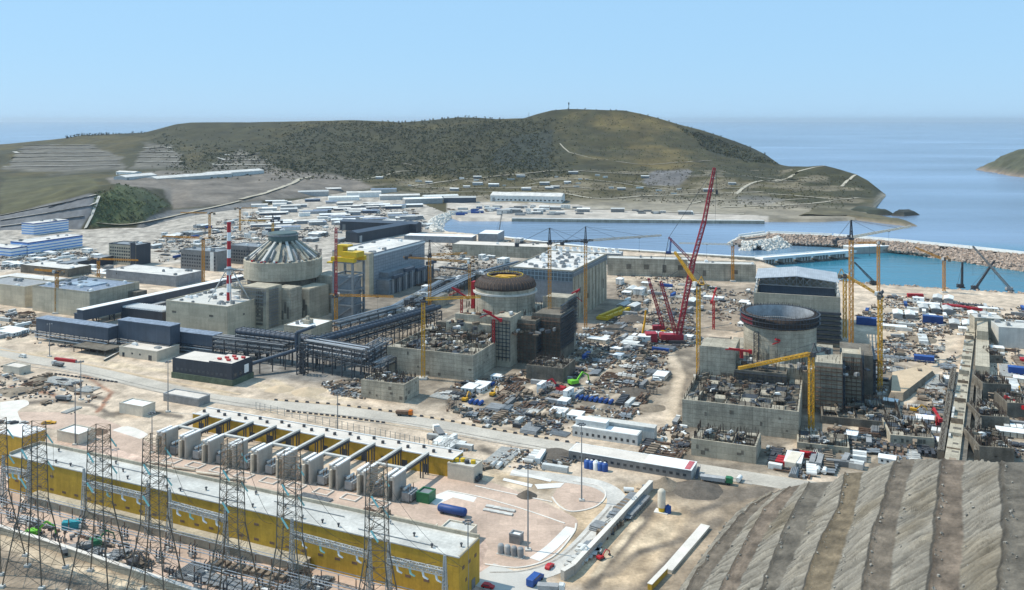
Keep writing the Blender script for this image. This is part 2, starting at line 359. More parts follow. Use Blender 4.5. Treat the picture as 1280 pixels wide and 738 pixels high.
ground = struct('ground', gridmesh('ground', np.stack([GX, GY, GZ], -1), cover_ground(PX, PY), [M['land']], flip=True), None)

# ------------------------------------------------------------------ the hills of the headland
KEY = {-90:[(289,1275),(278,1300),(245,1700),(218,2300),(198,2900),(182,3400)],
 0:[(288,1284),(268,1340),(240,1750),(216,2300),(196,2900),(180,3400)],
 60:[(287,1294),(254,1365),(232,1750),(215,2300),(190,2900),(174,3400)],
 112:[(287,1294),(240,1365),(228,1750),(213,2300),(188,2900),(169,3400)],
 140:[(285,1313),(237,1390),(228,1750),(212,2300),(186,2900),(167,3350)],
 180:[(285,1313),(245,1450),(227,1800),(205,2400),(185,2900),(166,3300)],
 215:[(275,1418),(258,1550),(226,1850),(205,2400),(180,2900),(156,3300)],
 240:[(270,1477),(250,1600),(224,1900),(205,2400),(180,2900),(153,3300)],
 330:[(258,1641),(240,1750),(220,2050),(205,2350),(180,2800),(153,3200)],
 440:[(240,1970),(232,2050),(218,2250),(200,2500),(175,2800),(150,3100)],
 500:[(250,1773),(236,1950),(220,2200),(200,2450),(175,2750),(153,3000)],
 540:[(262,1583),(240,1900),(222,2150),(200,2450),(172,2750),(150.5,3000)],
 575:[(273,1441),(244,1850),(222,2150),(198,2450),(170,2750),(147,3000)],
 655:[(273,1441),(246,1800),(220,2150),(196,2450),(168,2750),(148,2950)],
 690:[(273.5,1435),(247,1790),(219,2150),(195,2450),(162,2750),(138,2930)],
 712:[(274,1430),(248,1780),(218,2150),(195,2450),(160,2750),(136,2920)],
 780:[(274,1430),(248,1780),(218,2150),(195,2450),(160,2750),(138,2900)],
 850:[(274,1430),(248,1780),(218,2150),(198,2400),(174,2650),(156,2800)],
 900:[(274,1430),(248,1780),(220,2120),(202,2400),(184,2600),(170,2700)],
 940:[(274,1430),(249,1760),(224,2080),(210,2330),(196,2500),(185,2600)],
 975:[(274,1430),(250,1740),(228,2050),(218,2200),(211,2350),(206,2450)],
 1000:[(274,1430),(252,1700),(232,1950),(222,2050),(213,2130),(207,2200)],
 1030:[(274,1430),(253,1680),(234,1930),(223,2020),(214,2090),(207,2150)],
 1070:[(272,1454),(256,1640),(240,1850),(232,1930),(224,1990),(218,2050)],
 1092:[(262,1583),(252,1700),(244,1830),(240,1880),(236,1930),(232,1960)],
 1107:[(245,1900),(244.6,1910),(244.2,1920),(243.9,1925),(243.6,1930),(243.3,1935)]}
RX = [-90,0,40,80,105,130,180,200,220,240,330,380,440,480,500,540,575,600,620,655,672,690,712,745,780,800,820,850,875,900,920,940,958,975,985,1010,1030,1050,1070,1085,1095,1107]
RY = [183,180.5,177,173,169,168.5,166,161,155.5,153.5,153,152,150.5,152,153.5,150.5,147,147.5,149,148,142.5,138,136.3,137.3,138,142,147,156,162,170,177,185,194,206,208,208.5,207,212,218,226,234,243.3]
kx = sorted(KEY)
hx = np.concatenate([np.arange(-88, 1107, 3.0), [1107]]); NT = 110
tt = np.linspace(0, 5, NT)
KY = np.array([[p[0] for p in KEY[k]] for k in kx], float); KD = np.array([[p[1] for p in KEY[k]] for k in kx], float)
HYs = np.stack([np.interp(hx, kx, KY[:, j]) for j in range(6)], 1); HDs = np.stack([np.interp(hx, kx, KD[:, j]) for j in range(6)], 1)
HYs[:, 5] = np.interp(hx, RX, RY)
def crom(A):                                 # monotone-ish cubic along the rows
    out = np.empty((A.shape[0], NT)); m = np.gradient(A, axis=1)
    sl = np.diff(A, axis=1)
    for j in range(6):
        lo = sl[:, max(j-1, 0)]; hi = sl[:, min(j, 4)]
        m[:, j] = np.where(lo*hi > 0, 2*lo*hi/(lo+hi+1e-9*np.sign(lo+hi+1e-12)), 0)
    for i, t_ in enumerate(tt):
        j = min(int(t_), 4); f = t_-j
        out[:, i] = (2*f**3-3*f*f+1)*A[:, j]+(f**3-2*f*f+f)*m[:, j]+(-2*f**3+3*f*f)*A[:, j+1]+(f**3-f*f)*m[:, j+1]
    return out
hY = crom(HYs); hD = crom(HDs)               # photograph row and distance of every terrain vertex
hX = np.repeat(hx[:, None], NT, 1)
TX = (hX-CX)*hD/F; TZ = H-(hY-HY)*hD/F
smo = np.ones(hX.shape)
for P in ([(-5,218),(28,179),(112,176),(160,190),(240,180),(240,216)], [(250,217),(300,181),(356,220)], [(-90,285),(0,262),(112,234),(130,240),(105,294),(-90,294)]):
    m_ = inpoly(hX, hY, P); smo = np.where(m_, 1-.9*np.clip(dpoly(hX, hY, P)/3, 0, 1), smo)
rel = (fbm(TX/160, hD/160, 6)-.5); env = np.clip(tt/1.0, 0, 1)*np.clip((5-tt)/.8, .12, 1)
TZ = TZ+(rel*26*env[None, :]*np.clip((TZ+2)/40, 0, 1)+(fbm(TX/40, hD/40, 4)-.5)*4*env[None, :])*smo
POLYH = dict(
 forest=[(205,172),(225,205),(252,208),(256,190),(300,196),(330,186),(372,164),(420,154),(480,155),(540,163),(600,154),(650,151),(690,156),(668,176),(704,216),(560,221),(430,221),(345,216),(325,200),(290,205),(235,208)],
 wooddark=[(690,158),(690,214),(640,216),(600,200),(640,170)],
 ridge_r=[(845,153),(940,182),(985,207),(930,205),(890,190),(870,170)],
 gr1=[(0,214),(28,182),(112,179),(150,196),(160,213),(60,218)], gr2=[(160,212),(182,180),(216,180),(236,212)], gr3=[(255,214),(300,184),(345,206),(352,218)],
 slope=[(-90,280),(0,268),(60,253),(112,239),(126,242),(120,262),(100,289),(-90,291)],
 slope2=[(178,272),(215,262),(330,250),(330,262),(250,282),(170,286)],
 rocky=[(800,228),(818,211),(860,209),(868,216),(852,232),(810,234)], rocky2=[(920,246),(960,245),(990,250),(960,258),(920,256)],
 earth=[(128,224),(200,212),(345,214),(440,222),(470,236),(420,245),(330,252),(215,262),(205,240),(140,234)],
 field=[(0,220),(110,218),(128,236),(60,254),(0,270)],
 mound=[(118,242),(150,234),(185,240),(215,256),(180,278),(115,282)])
def cover_hill(x, y, z):
    wx = x+16*(fbm(TX/120, hD/120, 4)-.5); wy = y+7*(fbm(TX/120+40, hD/120, 4)-.5)
    n = fbm(TX/200, hD/200, 5); n2 = fbm(TX/28, hD/28, 4)
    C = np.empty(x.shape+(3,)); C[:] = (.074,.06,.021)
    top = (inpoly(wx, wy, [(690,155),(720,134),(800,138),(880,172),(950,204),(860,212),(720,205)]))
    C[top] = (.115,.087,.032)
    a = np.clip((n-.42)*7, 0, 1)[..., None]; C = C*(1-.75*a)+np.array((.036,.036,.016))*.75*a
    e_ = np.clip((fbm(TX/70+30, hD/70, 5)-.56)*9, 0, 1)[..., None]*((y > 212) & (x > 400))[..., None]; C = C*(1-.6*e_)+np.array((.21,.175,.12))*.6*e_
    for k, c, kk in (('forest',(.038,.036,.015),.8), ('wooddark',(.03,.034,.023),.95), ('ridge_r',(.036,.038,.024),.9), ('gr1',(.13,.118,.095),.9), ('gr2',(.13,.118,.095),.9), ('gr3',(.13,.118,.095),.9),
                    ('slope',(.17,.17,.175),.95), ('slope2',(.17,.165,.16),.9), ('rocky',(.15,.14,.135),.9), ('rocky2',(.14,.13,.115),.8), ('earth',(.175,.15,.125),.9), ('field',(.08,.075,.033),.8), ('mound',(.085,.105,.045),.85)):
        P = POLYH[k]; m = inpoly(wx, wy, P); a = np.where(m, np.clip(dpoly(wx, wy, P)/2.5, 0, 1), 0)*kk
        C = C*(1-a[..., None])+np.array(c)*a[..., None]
    shore = np.clip(1-(z+1)/5, 0, 1)*(x > 560); C = C*(1-.6*shore[..., None])+np.array((.38,.33,.26))*.6*shore[..., None]
    yard = inpoly(x, y, [(560,268),(560,252),(720,256),(760,262),(880,266),(960,270),(960,276),(560,276)]); C[yard] = (.44,.39,.33)
    return C*(.62+.76*n2)[..., None]
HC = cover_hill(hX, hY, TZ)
# skirt towards the water in front, back slope behind the ridge
def row(dd, zz): return np.stack([(hx-CX)*dd/F, dd, zz], -1)
rows = [row(hD[:, 0]-26, np.full(len(hx), -15.0))]+[np.stack([TX[:, i], hD[:, i], TZ[:, i]], -1) for i in range(NT)]
zr_ = np.maximum(TZ[:, -1], 0); bk_ = np.clip(zr_/60, .04, 1)
for ad, f in ((60,.90),(200,.65),(420,.2),(560,0)): rows.append(row(hD[:, -1]+ad*bk_, TZ[:, -1]*f-(3 if f > .5 else 9 if f > 0 else 16)*np.clip(zr_/12, .6, 1)))
HP = np.stack(rows, 0); CC = np.concatenate([HC[:, :1], HC, np.repeat(HC[:, -1:], 4, 1)], 1).transpose(1, 0, 2)
# close the right-hand tip
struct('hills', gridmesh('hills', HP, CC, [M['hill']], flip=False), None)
def HILL(x, y):                                # photograph pixel -> point on the hill
    i = int(np.argmin(np.abs(hx-x))); col = hY[i]; j = int(np.argmin(np.abs(col-y)))
    j = max(1, min(NT-1, j)); k = j-1 if col[j] < y else min(j+1, NT-1)
    dy = col[k]-col[j]; f = 0 if abs(dy) < 1e-6 else max(0, min(1, (y-col[j])/dy))
    dd = hD[i, j]+(hD[i, k]-hD[i, j])*f; z = TZ[i, j]+(TZ[i, k]-TZ[i, j])*f
    return Vector(((x-CX)*dd/F, dd, z))
def strip(P, wd, fn, lift=.6, step=4):           # a ribbon lying on the land, P in photograph pixels
    pts = []
    for (x0, y0), (x1, y1) in zip(P, P[1:]):
        n = max(1, int(math.hypot(x1-x0, y1-y0)/step)); pts += [(x0+(x1-x0)*k/n, y0+(y1-y0)*k/n) for k in range(n)]
    pts.append(P[-1]); q = [fn(*p) for p in pts]; mb = MB(); vs = []
    for i, p in enumerate(q):
        a = q[max(i-1, 0)]; c = q[min(i+1, len(q)-1)]; t_ = (c-a); t_.z = 0; t_.normalize(); s_ = Vector((-t_.y, t_.x, 0))*wd/2
        vs += [p+s_+Vector((0,0,lift)), p-s_+Vector((0,0,lift))]
    return mb.add(vs, [(2*i, 2*i+1, 2*i+3, 2*i+2) for i in range(len(q)-1)])
M['track'] = mat('pale_track', (.40,.36,.28), .95, .15, .03, .3)
M['berm'] = mat('pale_berm', (.52,.49,.43), .95, .15, .03, .3)
def smoothP(P, n=6):
    out = []
    for i in range(len(P)-1):
        p0 = P[max(i-1,0)]; p1 = P[i]; p2 = P[i+1]; p3 = P[min(i+2,len(P)-1)]
        for k in range(n):
            t_ = k/n; out.append(tuple(.5*((2*p1[a])+(-p0[a]+p2[a])*t_+(2*p0[a]-5*p1[a]+4*p2[a]-p3[a])*t_*t_+(-p0[a]+3*p1[a]-3*p2[a]+p3[a])*t_**3) for a in (0, 1)))
    return out+[P[-1]]
for P, wd in (([(300,250),(345,236),(375,224),(392,221)], 12), ([(512,233),(560,226),(610,222),(660,218),(700,214),(760,217),(800,219)], 9), ([(520,234),(600,236),(690,234),(740,236)], 7),
              ([(640,240),(700,242),(745,249),(790,247),(850,244),(900,243),(955,241)], 9), ([(920,244),(940,230),(970,226),(1010,222)], 8), ([(960,226),(985,222),(1000,214),(1030,208)], 9),
              ([(960,243),(1000,246),(1040,250),(1075,248)], 7), ([(770,204),(800,206),(850,203),(890,200)], 6), ([(1052,234),(1064,222),(1070,219)], 7), ([(900,260),(960,258),(1010,256),(1040,252)], 8),
              ([(440,226),(470,222),(500,214),(520,213)], 7), ([(120,279),(160,281),(210,272),(255,262),(300,252)], 7), ([(0,270),(40,262),(90,252)], 5), ([(690,262),(760,262),(850,266),(930,268)], 10), ([(450,238),(520,242),(600,240),(690,244)], 6), ([(660,230),(720,226),(790,232),(850,238),(930,236)], 6), ([(560,250),(610,246),(660,250)], 7), ([(860,222),(910,218),(960,222),(1000,228)], 5), ([(860,256),(900,250),(950,252),(1010,250)], 6), ([(700,182),(720,196),(760,202)], 4), ([(480,200),(520,208),(560,206)], 4)):
    struct('hill_road', strip(smoothP(P), wd, HILL, .9), M['track'])
for y0, y1, xa, xb in ((209,207,4,150),(203,201,10,148),(197,195,15,140),(192,191,18,130),(187,186,24,122),(182,182,28,112),(203,203,170,228),(197,197,172,222),(191,191,174,218),(185,185,180,216),(207,207,265,340),(201,201,272,334),(195,195,282,324)):
    struct('terrace_berm', strip([(xa,y0),((xa+xb)/2,(y0+y1)/2-.4),(xb,y1)], 15, HILL, 1.6), M['berm'])
for P in ([(0,276),(60,267),(112,258),(121,254)], [(60,260),(100,249),(122,244)], [(0,284),(50,278),(105,271)], [(105,290),(115,270),(124,246)]):
    struct('terrace_berm', strip(P, 4, HILL, 1.6), M['berm'])

# ------------------------------------------------------------------ headland across the water, spit, skerries
def mound(name, P, prof, hmax, colr, n=26, seed=0, rough=.25, z0=SEA-3, rb=10, rc=(.27,.21,.17)):
    """rocky land: closed shore outline P (world xy) rising to hmax"""
    c = np.mean(np.array(P), 0); Q = []
    pts = []; 
    for i in range(len(P)):
        a = np.array(P[i]); b_ = np.array(P[(i+1) % len(P)]); pts += [a+(b_-a)*k/n for k in range(n)]
    pts = np.array(pts); lv = np.linspace(0, 1, 16); V = []; K = []
    for l in lv:
        q = pts+(c-pts)*l*.985; q = q+(fbm(q[:, 0]/30+seed, q[:, 1]/30, 4)-.5)[:, None]*(c-pts)*.12
        z = z0+(hmax-z0)*prof(l)*(1-rough+2*rough*fbm(q[:, 0]/45+seed, q[:, 1]/45, 5)); V.append(np.column_stack([q, z]))
        nn = fbm(q[:, 0]/22, q[:, 1]/22, 4); cl = np.array(colr)*(.6+.8*nn)[:, None]
        rk = np.clip(1.2-(z-SEA)/rb, 0, 1)[:, None]; K.append(cl*(1-rk)+np.array(rc)*rk)
    V = np.array(V); V = np.concatenate([V, V[:, :1]], 1); K = np.array(K); K = np.concatenate([K, K[:, :1]], 1)
    struct(name, gridmesh(name, V, K, [M['hill']]), None)
S_ = lambda P: [tuple(G(x, y, SEA)[:2]) for x, y in P]
mound('headland', [(605,2950),(625,2860),(670,2720),(760,2560),(1400,2500),(1400,3300),(900,3300)] if 0 else S_([(1219,212.5),(1240,216),(1262,220.5),(1300,225),(1500,226),(1500,200),(1300,199),(1245,206)]), lambda l: min(1, (l*2.0)**.8), 56, (.075,.075,.042), seed=3)
mound('spit', S_([(985,273),(1040,271),(1080,277),(1140,284),(1150,283.5),(1146,281),(1090,272),(1045,262),(1010,262)]), lambda l: min(1, (l*5)**.7), 2.2, (.11,.095,.055), seed=8, rb=4, rc=(.24,.20,.15))
mound('skerry', S_([(1112,270),(1130,271.2),(1152,269),(1140,266.5),(1118,266.5)]), lambda l: min(1, (l*2.2)**.8), 4.2, (.04,.042,.035), seed=12, rb=2, rc=(.07,.06,.05))
mound('skerry', S_([(1055,267),(1080,269),(1112,270),(1122,269),(1108,267),(1080,264),(1060,263)]), lambda l: min(1, (l*2.2)**.8), 4.6, (.045,.05,.035), seed=15, rb=2, rc=(.07,.06,.05))

# ------------------------------------------------------------------ terraced slope in the foreground
TL = [(0,[(962,616),(922,640),(886,684),(848,738)]), (3,[(966,617),(930,640),(893,684),(858,738)]), (3.2,[(975,612),(940,646),(908,692),(876,738)]),
 (8.5,[(988,609),(958,634),(935,672),(900,738)]), (9,[(1000,606),(965,655),(945,690),(922,738)]), (15.5,[(1012,604),(994,635),(972,685),(952,738)]), (16,[(1040,602),(1014,645),(996,690),(971,738)]),
 (23.5,[(1057,592),(1048,635),(1027,674),(1004,738)]), (24,[(1080,590),(1070,635),(1057,681),(1039,738)]), (33,[(1121,575),(1103,632),(1089,681),(1078,738)]), (33.4,[(1145,574),(1129,622),(1121,674),(1114,738)]),
 (42,[(1179,574),(1175,612),(1169,674),(1163,738)]), (42.4,[(1208,576),(1203,606),(1206,655),(1201,738)]), (51,[(1252,578),(1255,622),(1257,681),(1250,738)]), (51.4,[(1310,578),(1312,622),(1316,681),(1312,738)]), (60,[(1360,578),(1372,622),(1380,681),(1376,738)]), (60.5,[(1500,578),(1520,622),(1540,681),(1540,738)])]
NR = 300
lines_ = []
for z, P in TL:
    q = [np.array(G(x, y, z)) for x, y in smoothP(P, 10)]; q = np.array(q)
    L_ = np.concatenate([[0], np.cumsum(np.linalg.norm(np.diff(q, axis=0), axis=1))]); s = np.linspace(0, L_[-1], NR)
    q = np.stack([np.interp(s, L_, q[:, k]) for k in range(3)], 1)
    tg = np.gradient(q, axis=0); pr = np.stack([tg[:, 1], -tg[:, 0], 0*s], 1); pr /= np.linalg.norm(pr, axis=1)[:, None]+1e-9; q = q+pr*((fbm(s/6+z*3, s*0+z*7, 3)-.5)*(1.3 if z > 1 else .4))[:, None]
    dirn = (q[0]-q[6])/np.linalg.norm(q[0]-q[6]); dirn[2] = 0
    back = [q[0]+dirn*k*z*1.25/10+np.array((0,0,-z*k/10-(0 if k < 10 else 1))) for k in range(10, 0, -1)] if z > 1 else [q[0]+dirn*k*.05 for k in range(10, 0, -1)]
    dn = (q[-1]-q[-7])/np.linalg.norm(q[-1]-q[-7]); fr = [q[-1]+dn*k*6 for k in range(1, 9)]
    lines_.append(np.array(back+list(q)+fr))
V = []; K = []
for a in range(len(lines_)-1):
    A, B = lines_[a], lines_[a+1]; steep = TL[a+1][0]-TL[a][0] > 2
    n = 26 if steep else 10
    for k in range(n):
        f = k/n; q = A+(B-A)*f; V.append(q)
        n2 = fbm(q[:, 0]/4, q[:, 1]/4, 4); n1 = fbm(q[:, 0]/20, q[:, 1]/20, 3)
        rill = fbm((q[:, 0]*.35+q[:, 1]*.94)/.9, (q[:, 0]*.94-q[:, 1]*.35)/7+a*7, 4)
        if steep:
            c = np.array((.20,.182,.15))*(1-.35*np.clip((n1-.5)*4, 0, 1))[:, None]+np.array((.015,.006,-.006))*np.clip((n1-.45)*5, 0, 1)[:, None]
            c = c*(.22+1.56*rill)[:, None]
            V[-1] = q+np.array((0,0,1))*(np.sin(math.pi*f)*(rill-.5)*3.4)[:, None]
            if f > .9: c = c*.22+np.array((.02,.018,.015))  # narrow shadow along the bench lip, painted into the slope colour
        else:
            base = np.array([(.15,.122,.092),(.165,.128,.095),(.135,.117,.092),(.17,.132,.085)][a//2 % 4]); q2 = q; rut = fbm(q[:, 0]*1.2+a, np.full(len(q), k*1.7+a), 2); c = base*(.45+1.1*n2)[:, None]*(.7+.6*rut)[:, None]*(.85+.3*n1)[:, None]
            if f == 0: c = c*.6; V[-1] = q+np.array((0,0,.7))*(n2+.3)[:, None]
        K.append(c)
V.append(lines_[-1]); K.append(K[-1])
struct('terraced_slope', gridmesh('terraced_slope', np.array(V), np.array(K), [M['terrace']], flip=True), None)

# loose rock along the toes and lips of the benches
rr_ = random.Random(77); mbr = MB()
for a in range(len(lines_)-1):
    for k in range(34):
        q = lines_[a][rr_.randint(12, NR+14)]; q2 = lines_[min(a+1, len(lines_)-1)][rr_.randint(12, NR+14)]
        f = abs(rr_.gauss(0, .12)); nx = lines_[a+1]; i = int(np.argmin(np.linalg.norm(nx-q, axis=1))); c = q+(nx[i]-q)*min(f, .95); s_ = rr_.choice((.1, .12, .18, .25, .4))
        R3 = Matrix.Rotation(rr_.uniform(0, 6), 3, 'Z') @ Matrix.Rotation(rr_.uniform(0, 6), 3, 'X'); vs = [Vector(c)+Vector((0, 0, s_*.3+.15))+R3 @ Vector((x*s_*rr_.uniform(.5, 1), y*s_*rr_.uniform(.5, 1), z*s_*rr_.uniform(.5, 1))) for x in (-1, 1) for y in (-1, 1) for z in (-1, 1)]
        mbr.add(vs, [(0,1,3,2),(4,6,7,5),(0,4,5,1),(2,3,7,6),(0,2,6,4),(1,5,7,3)])
M['slope_rock'] = mat('slope_rock', (.27,.25,.215), .95, .35, .3, 1.5)
solo('loose_rock', 'loose grey stones along the benches of the terraced slope', 'stones', mbr, M['slope_rock'], kind='stuff')
# ------------------------------------------------------------------ buildings
def box_bldg(name, label, cat, ftop, h, rz, w, d, wall, roof, par=.9, units=0, group=None, sidewall=None, plinth=None):
    """ftop = photograph pixel of the top of the corner nearest the camera; local x runs -w..0 along the front, y 0..d to the back"""
    p = G(ftop[0], ftop[1], h); t = thing(name, label, cat, (p.x, p.y, 0), R(rz), group)
    mb = MB().box(-w, 0, 0, d, 0, h)
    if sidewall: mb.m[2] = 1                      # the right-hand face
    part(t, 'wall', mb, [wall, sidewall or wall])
    part(t, 'roof', MB().box(-w+.5, -.5, .5, d-.5, h+.003, h+.15), roof)
    if par:
        q = MB(); e = .45
        q.box(-w-.06, .06, -.06, e, h+.002, h+par).box(-w-.06, .06, d-e, d+.06, h+.002, h+par).box(-w-.06, -w+e, e, d-e, h+.002, h+par).box(-e, .06, e, d-e, h+.002, h+par)
        part(t, 'parapet', q, sidewall or wall)
    if plinth: part(t, 'plinth', MB().box(-w-.5, .5, -.5, d+.5, 0, h*.3), plinth)
    for k in range(units):
        a, b, c = rnd.uniform(1.5, 4), rnd.uniform(1.5, 4), rnd.uniform(.8, 2.2); x = rnd.uniform(-w+3, -3); y = rnd.uniform(3, d-3)
        o = part(t, 'roof_unit', MB().rbox(0, 0, 0, a, b, c).rbox(0, 0, c, a*.6, b*.6, .35), rnd.choice([M['greyp'], M['steelgrey'], M['white']]), loc=(x, y, h+.15))
    return t
def openings(t, face, spots, depth, w=0, d=0, m='glass', name='window'):
    """dark window/door panels proud of a wall: spots = (along, z, width, height)"""
    me = {}
    for a, z, ww, hh in spots:
        k = (ww, hh)
        if k not in me:
            mb = MB().box(-ww/2, ww/2, -.06, .04, 0, hh) if face == 'front' else MB().box(-.04, .06, -ww/2, ww/2, 0, hh)
            me[k] = mb.mesh(name, M[m])
        part(t, name, me[k], None, loc=(a, 0, z) if face == 'front' else (0, a, z))
def winrows(t, face, a0, a1, n, zs, ww, hh, **k):
    openings(t, face, [(a0+(a1-a0)*i/max(n-1, 1), z, ww, hh) for z in zs for i in range(n)], .1, **k)
def open_block(name, label, cat, ftop, h, rz, w, d, nx, ny, seed, wall=None, bars=True, floor=.8):
    """unfinished concrete block: outer walls, a grid of cell walls of uneven height, rebar standing out of the wall tops"""
    r = random.Random(seed); p = G(ftop[0], ftop[1], h); t = thing(name, label, cat, (p.x, p.y, 0), R(rz)); e = .9
    wall = wall or M['concrete_raw']
    mb = MB().box(-w, 0, 0, e, 0, h).box(-w, 0, d-e, d, 0, h-r.uniform(0, 1.5)).box(-w, -w+e, e, d-e, 0, h-.3).box(-e, 0, e, d-e, 0, h-.1)
    part(t, 'wall', mb, wall)
    part(t, 'floor_slab', MB().box(-w+e, -e, e, d-e, 0, h*floor), M['concrete_dark'])
    xs_ = [-w+w*(i+r.uniform(-.2, .2))/nx for i in range(1, nx)]; ys_ = [d*(i+r.uniform(-.2, .2))/ny for i in range(1, ny)]
    c = MB(); zb = h*floor
    yy = [e]+ys_+[d-e]; xx = [-w+e]+xs_+[-e]
    for x in xs_:
        for y0, y1 in zip(yy, yy[1:]):
            if r.random() < .85: c.box(x-.3, x+.3, y0+.3, y1-.3, zb+.01, h+r.uniform(-3.5, .8))
    for y in ys_:
        for x0, x1 in zip(xx, xx[1:]):
            if r.random() < .85: c.box(x0+.3, x1-.3, y-.3, y+.3, zb+.01, h+r.uniform(-3.5, .8))
    part(t, 'cell_wall', c, M['concrete_raw'])
    for x0, x1 in zip(xx, xx[1:]):
        for y0, y1 in zip(yy, yy[1:]):
            if r.random() < .6: part(t, 'deck_slab', MB().box(x0+.35, x1-.35, y0+.35, y1-.35, h-1.2, h-.7+r.uniform(0, .6)), r.choice([M['concrete_raw'], M['concrete_dark'], M['concrete_dark'], M['steel']]))
    if bars:
        b = MB()
        for k in range(int((w+d)*5)):
            if r.random() < .5: x = r.choice(xx); y = r.uniform(1, d-1)
            else: x = r.uniform(-w+1, -1); y = r.choice(yy)
            b.bar((x, y, h-1.5), (x+r.uniform(-.1,.1), y, h+r.uniform(.8, 2.8)), .2)
        tag(part(t, 'rebar', b, M['rebar']), kind='stuff')
    # loose formwork and bundles lying on the top
    for k in range(min(95, int(w*d/38))):
        x = r.uniform(-w+3, -3); y = r.uniform(3, d-3); q = MB(); n = r.randint(1, 4); a = r.uniform(0, 3.14)
        for j in range(n): q.rbox(r.uniform(-.3,.3), r.uniform(-.3,.3), j*.45, r.uniform(1.2, 4.5), r.uniform(.5, 1.6), .4, a)
        part(t, 'formwork', q, r.choice([M['timber'], M['steel'], M['greyp'], M['concrete_dark'], M['steelgrey'], M['rust'], M['steel'], M['concrete_dark'], M['rebar'], M['whitep']]), loc=(x, y, h+.1))
    # form ties / pour pockets on the front
    openings(t, 'front', [(r.uniform(-w+2, -2), r.uniform(1, h-3), r.choice([1.2, 2]), r.choice([1.2, 2])) for k in range(5)], .1, name='pocket', m='concrete_dark')
    openings(t, 'side', [(r.uniform(2, d-2), r.uniform(1, h-3), r.choice([1.2, 2]), r.choice([1.2, 2])) for k in range(4)], .1, name='pocket', m='concrete_dark')
    return t

def scaffold_face(t, a0, a1, c, z0, z1, face='front', col='steel', step=2.4):
    """tube scaffold standing before a wall face: a along it, c its other coordinate"""
    q = MB(); n = max(1, int((a1-a0)/step)); k = max(1, int((z1-z0)/2.2))
    P_ = (lambda a, o, z: (a, c-o, z)) if face == 'front' else (lambda a, o, z: (c+o, a, z))
    for i in range(n+1):
        a = a0+(a1-a0)*i/n
        for o in (.25, 1.4): q.bar(P_(a, o, z0), P_(a, o, z1), .2)
    for j in range(1, k+1):
        z = z0+(z1-z0)*j/k
        for o in (.25, 1.4): q.bar(P_(a0, o, z), P_(a1, o, z), .16)
        if (j*7) % 5 < 4: q.bar(P_(a0, .8, z-.1), P_(a1, .8, z-.1), .9 if face == 'front' else .9, .1)
    part(t, 'scaffold', q, M[col])
# --- the domed unit at the left
t = box_bldg('auxiliary_building', 'beige concrete block carrying the tall red and white stack on its roof', 'building', (284,385), 22, -23.5, 59, 64, M['concrete_beige'], M['concrete_pale'], 1.0, 26)
openings(t, 'front', [(-51,14,4,1.5), (-15,14,4,1.5)], .1, name='vent', m='concrete_dark'); openings(t, 'side', [(18,13,2,1.5), (40,9,1.5,1.5)], .1, name='vent', m='concrete_dark')
part(t, 'roof_curb', MB().box(-30, -3, 40, 41, 22.2, 24).box(-30, -29, 41, 60, 22.2, 24).box(-16,-15,41,60,22.2,23.6), M['concrete_pale'])
p = G(288,378,22); st = thing('vent_stack', 'tall red and white banded vent stack braced by struts on beige block roof', 'chimney', (p.x-3, p.y+6, 22.16), R(-23.5))
for k in range(9): part(st, 'red_band' if k % 2 == 0 else 'white_band', MB().lathe([(1.75 if k < 4 else 1.45, 6.5*k), (1.75 if k < 4 else 1.45, 6.5*(k+1))], 16), M['redp'] if k % 2 == 0 else M['white'], smooth=True)
part(st, 'stack_cap', MB().lathe([(1.1, 58.51), (1.6, 58.51), (1.6, 59.5), (1.1, 59.5)], 16, closed=True), M['redp'])
for a in range(4): part(st, 'strut', MB().rod((15*math.cos(.8+a*1.571), 15*math.sin(.8+a*1.571), 0), (1.6*math.cos(.8+a*1.571), 1.6*math.sin(.8+a*1.571), 24), .45, 8), M['concrete_pale'])
part(st, 'platform', MB().lathe([(1.8, 23.4), (3.6, 23.4), (3.6, 24.4), (1.8, 24.4)], 16, closed=True), M['steelgrey'])
RX1, RY1 = (354-CX)*745/F, 745.0
t = thing('reactor_building', 'round concrete reactor building with ribbed cone roof and teal crown', 'reactor', (RX1, RY1, 0), R(-23.5))
part(t, 'base_block', MB().box(-36, 34, -33, 34, 0, 24), M['concrete'])
part(t, 'recessed_drum', MB().lathe([(29, 24.02), (29, 30)], 64), M['concrete_dark'], smooth=True)
part(t, 'drum', MB().lathe([(29.1, 29.5), (32, 29.5), (32, 44), (31, 44.6), (28.5, 44.6)], 72), M['concrete'])
M['domegrey'] = mat('dome_grey', (.30,.29,.25), .8, .3, .15, 1.2, streak=.2); part(t, 'dome_roof', MB().lathe([(29, 44.6), (25.5, 47.2), (21, 50.6), (16.5, 54), (12.5, 56.6), (9, 57.6)], 64), M['domegrey'], smooth=True)
for k in range(16):
    a = 2*math.pi*k/16+.1; c, s_ = math.cos(a), math.sin(a)
    q = MB().bar((30*c, 30*s_, 45.2), (21.5*c, 21.5*s_, 51.4), 2.3, 1.8).bar((21.5*c, 21.5*s_, 51.4), (11.5*c, 11.5*s_, 58.6), 2.0, 1.6)
    part(t, 'roof_rib', q, (M['concrete_pale'], M['concrete'], M['concrete_pale'], M['concrete_raw'])[k % 4])
    a += math.pi/16; c, s_ = math.cos(a), math.sin(a); part(t, 'hatch_tube', MB().rod((28.6*c, 28.6*s_, 45.5), (19*c, 19*s_, 53.0), 1.0, 8), M['concrete_raw'] if k % 2 else M['steelgrey'])
    part(t, 'dome_scaffold', MB().lattice((30.5*c, 30.5*s_, 44.7), (30.5*c, 30.5*s_, 48.2+2*(k % 3)), 1.6, 3, up=(1,0,0), leg=.2, brace=.14), M['steel'])
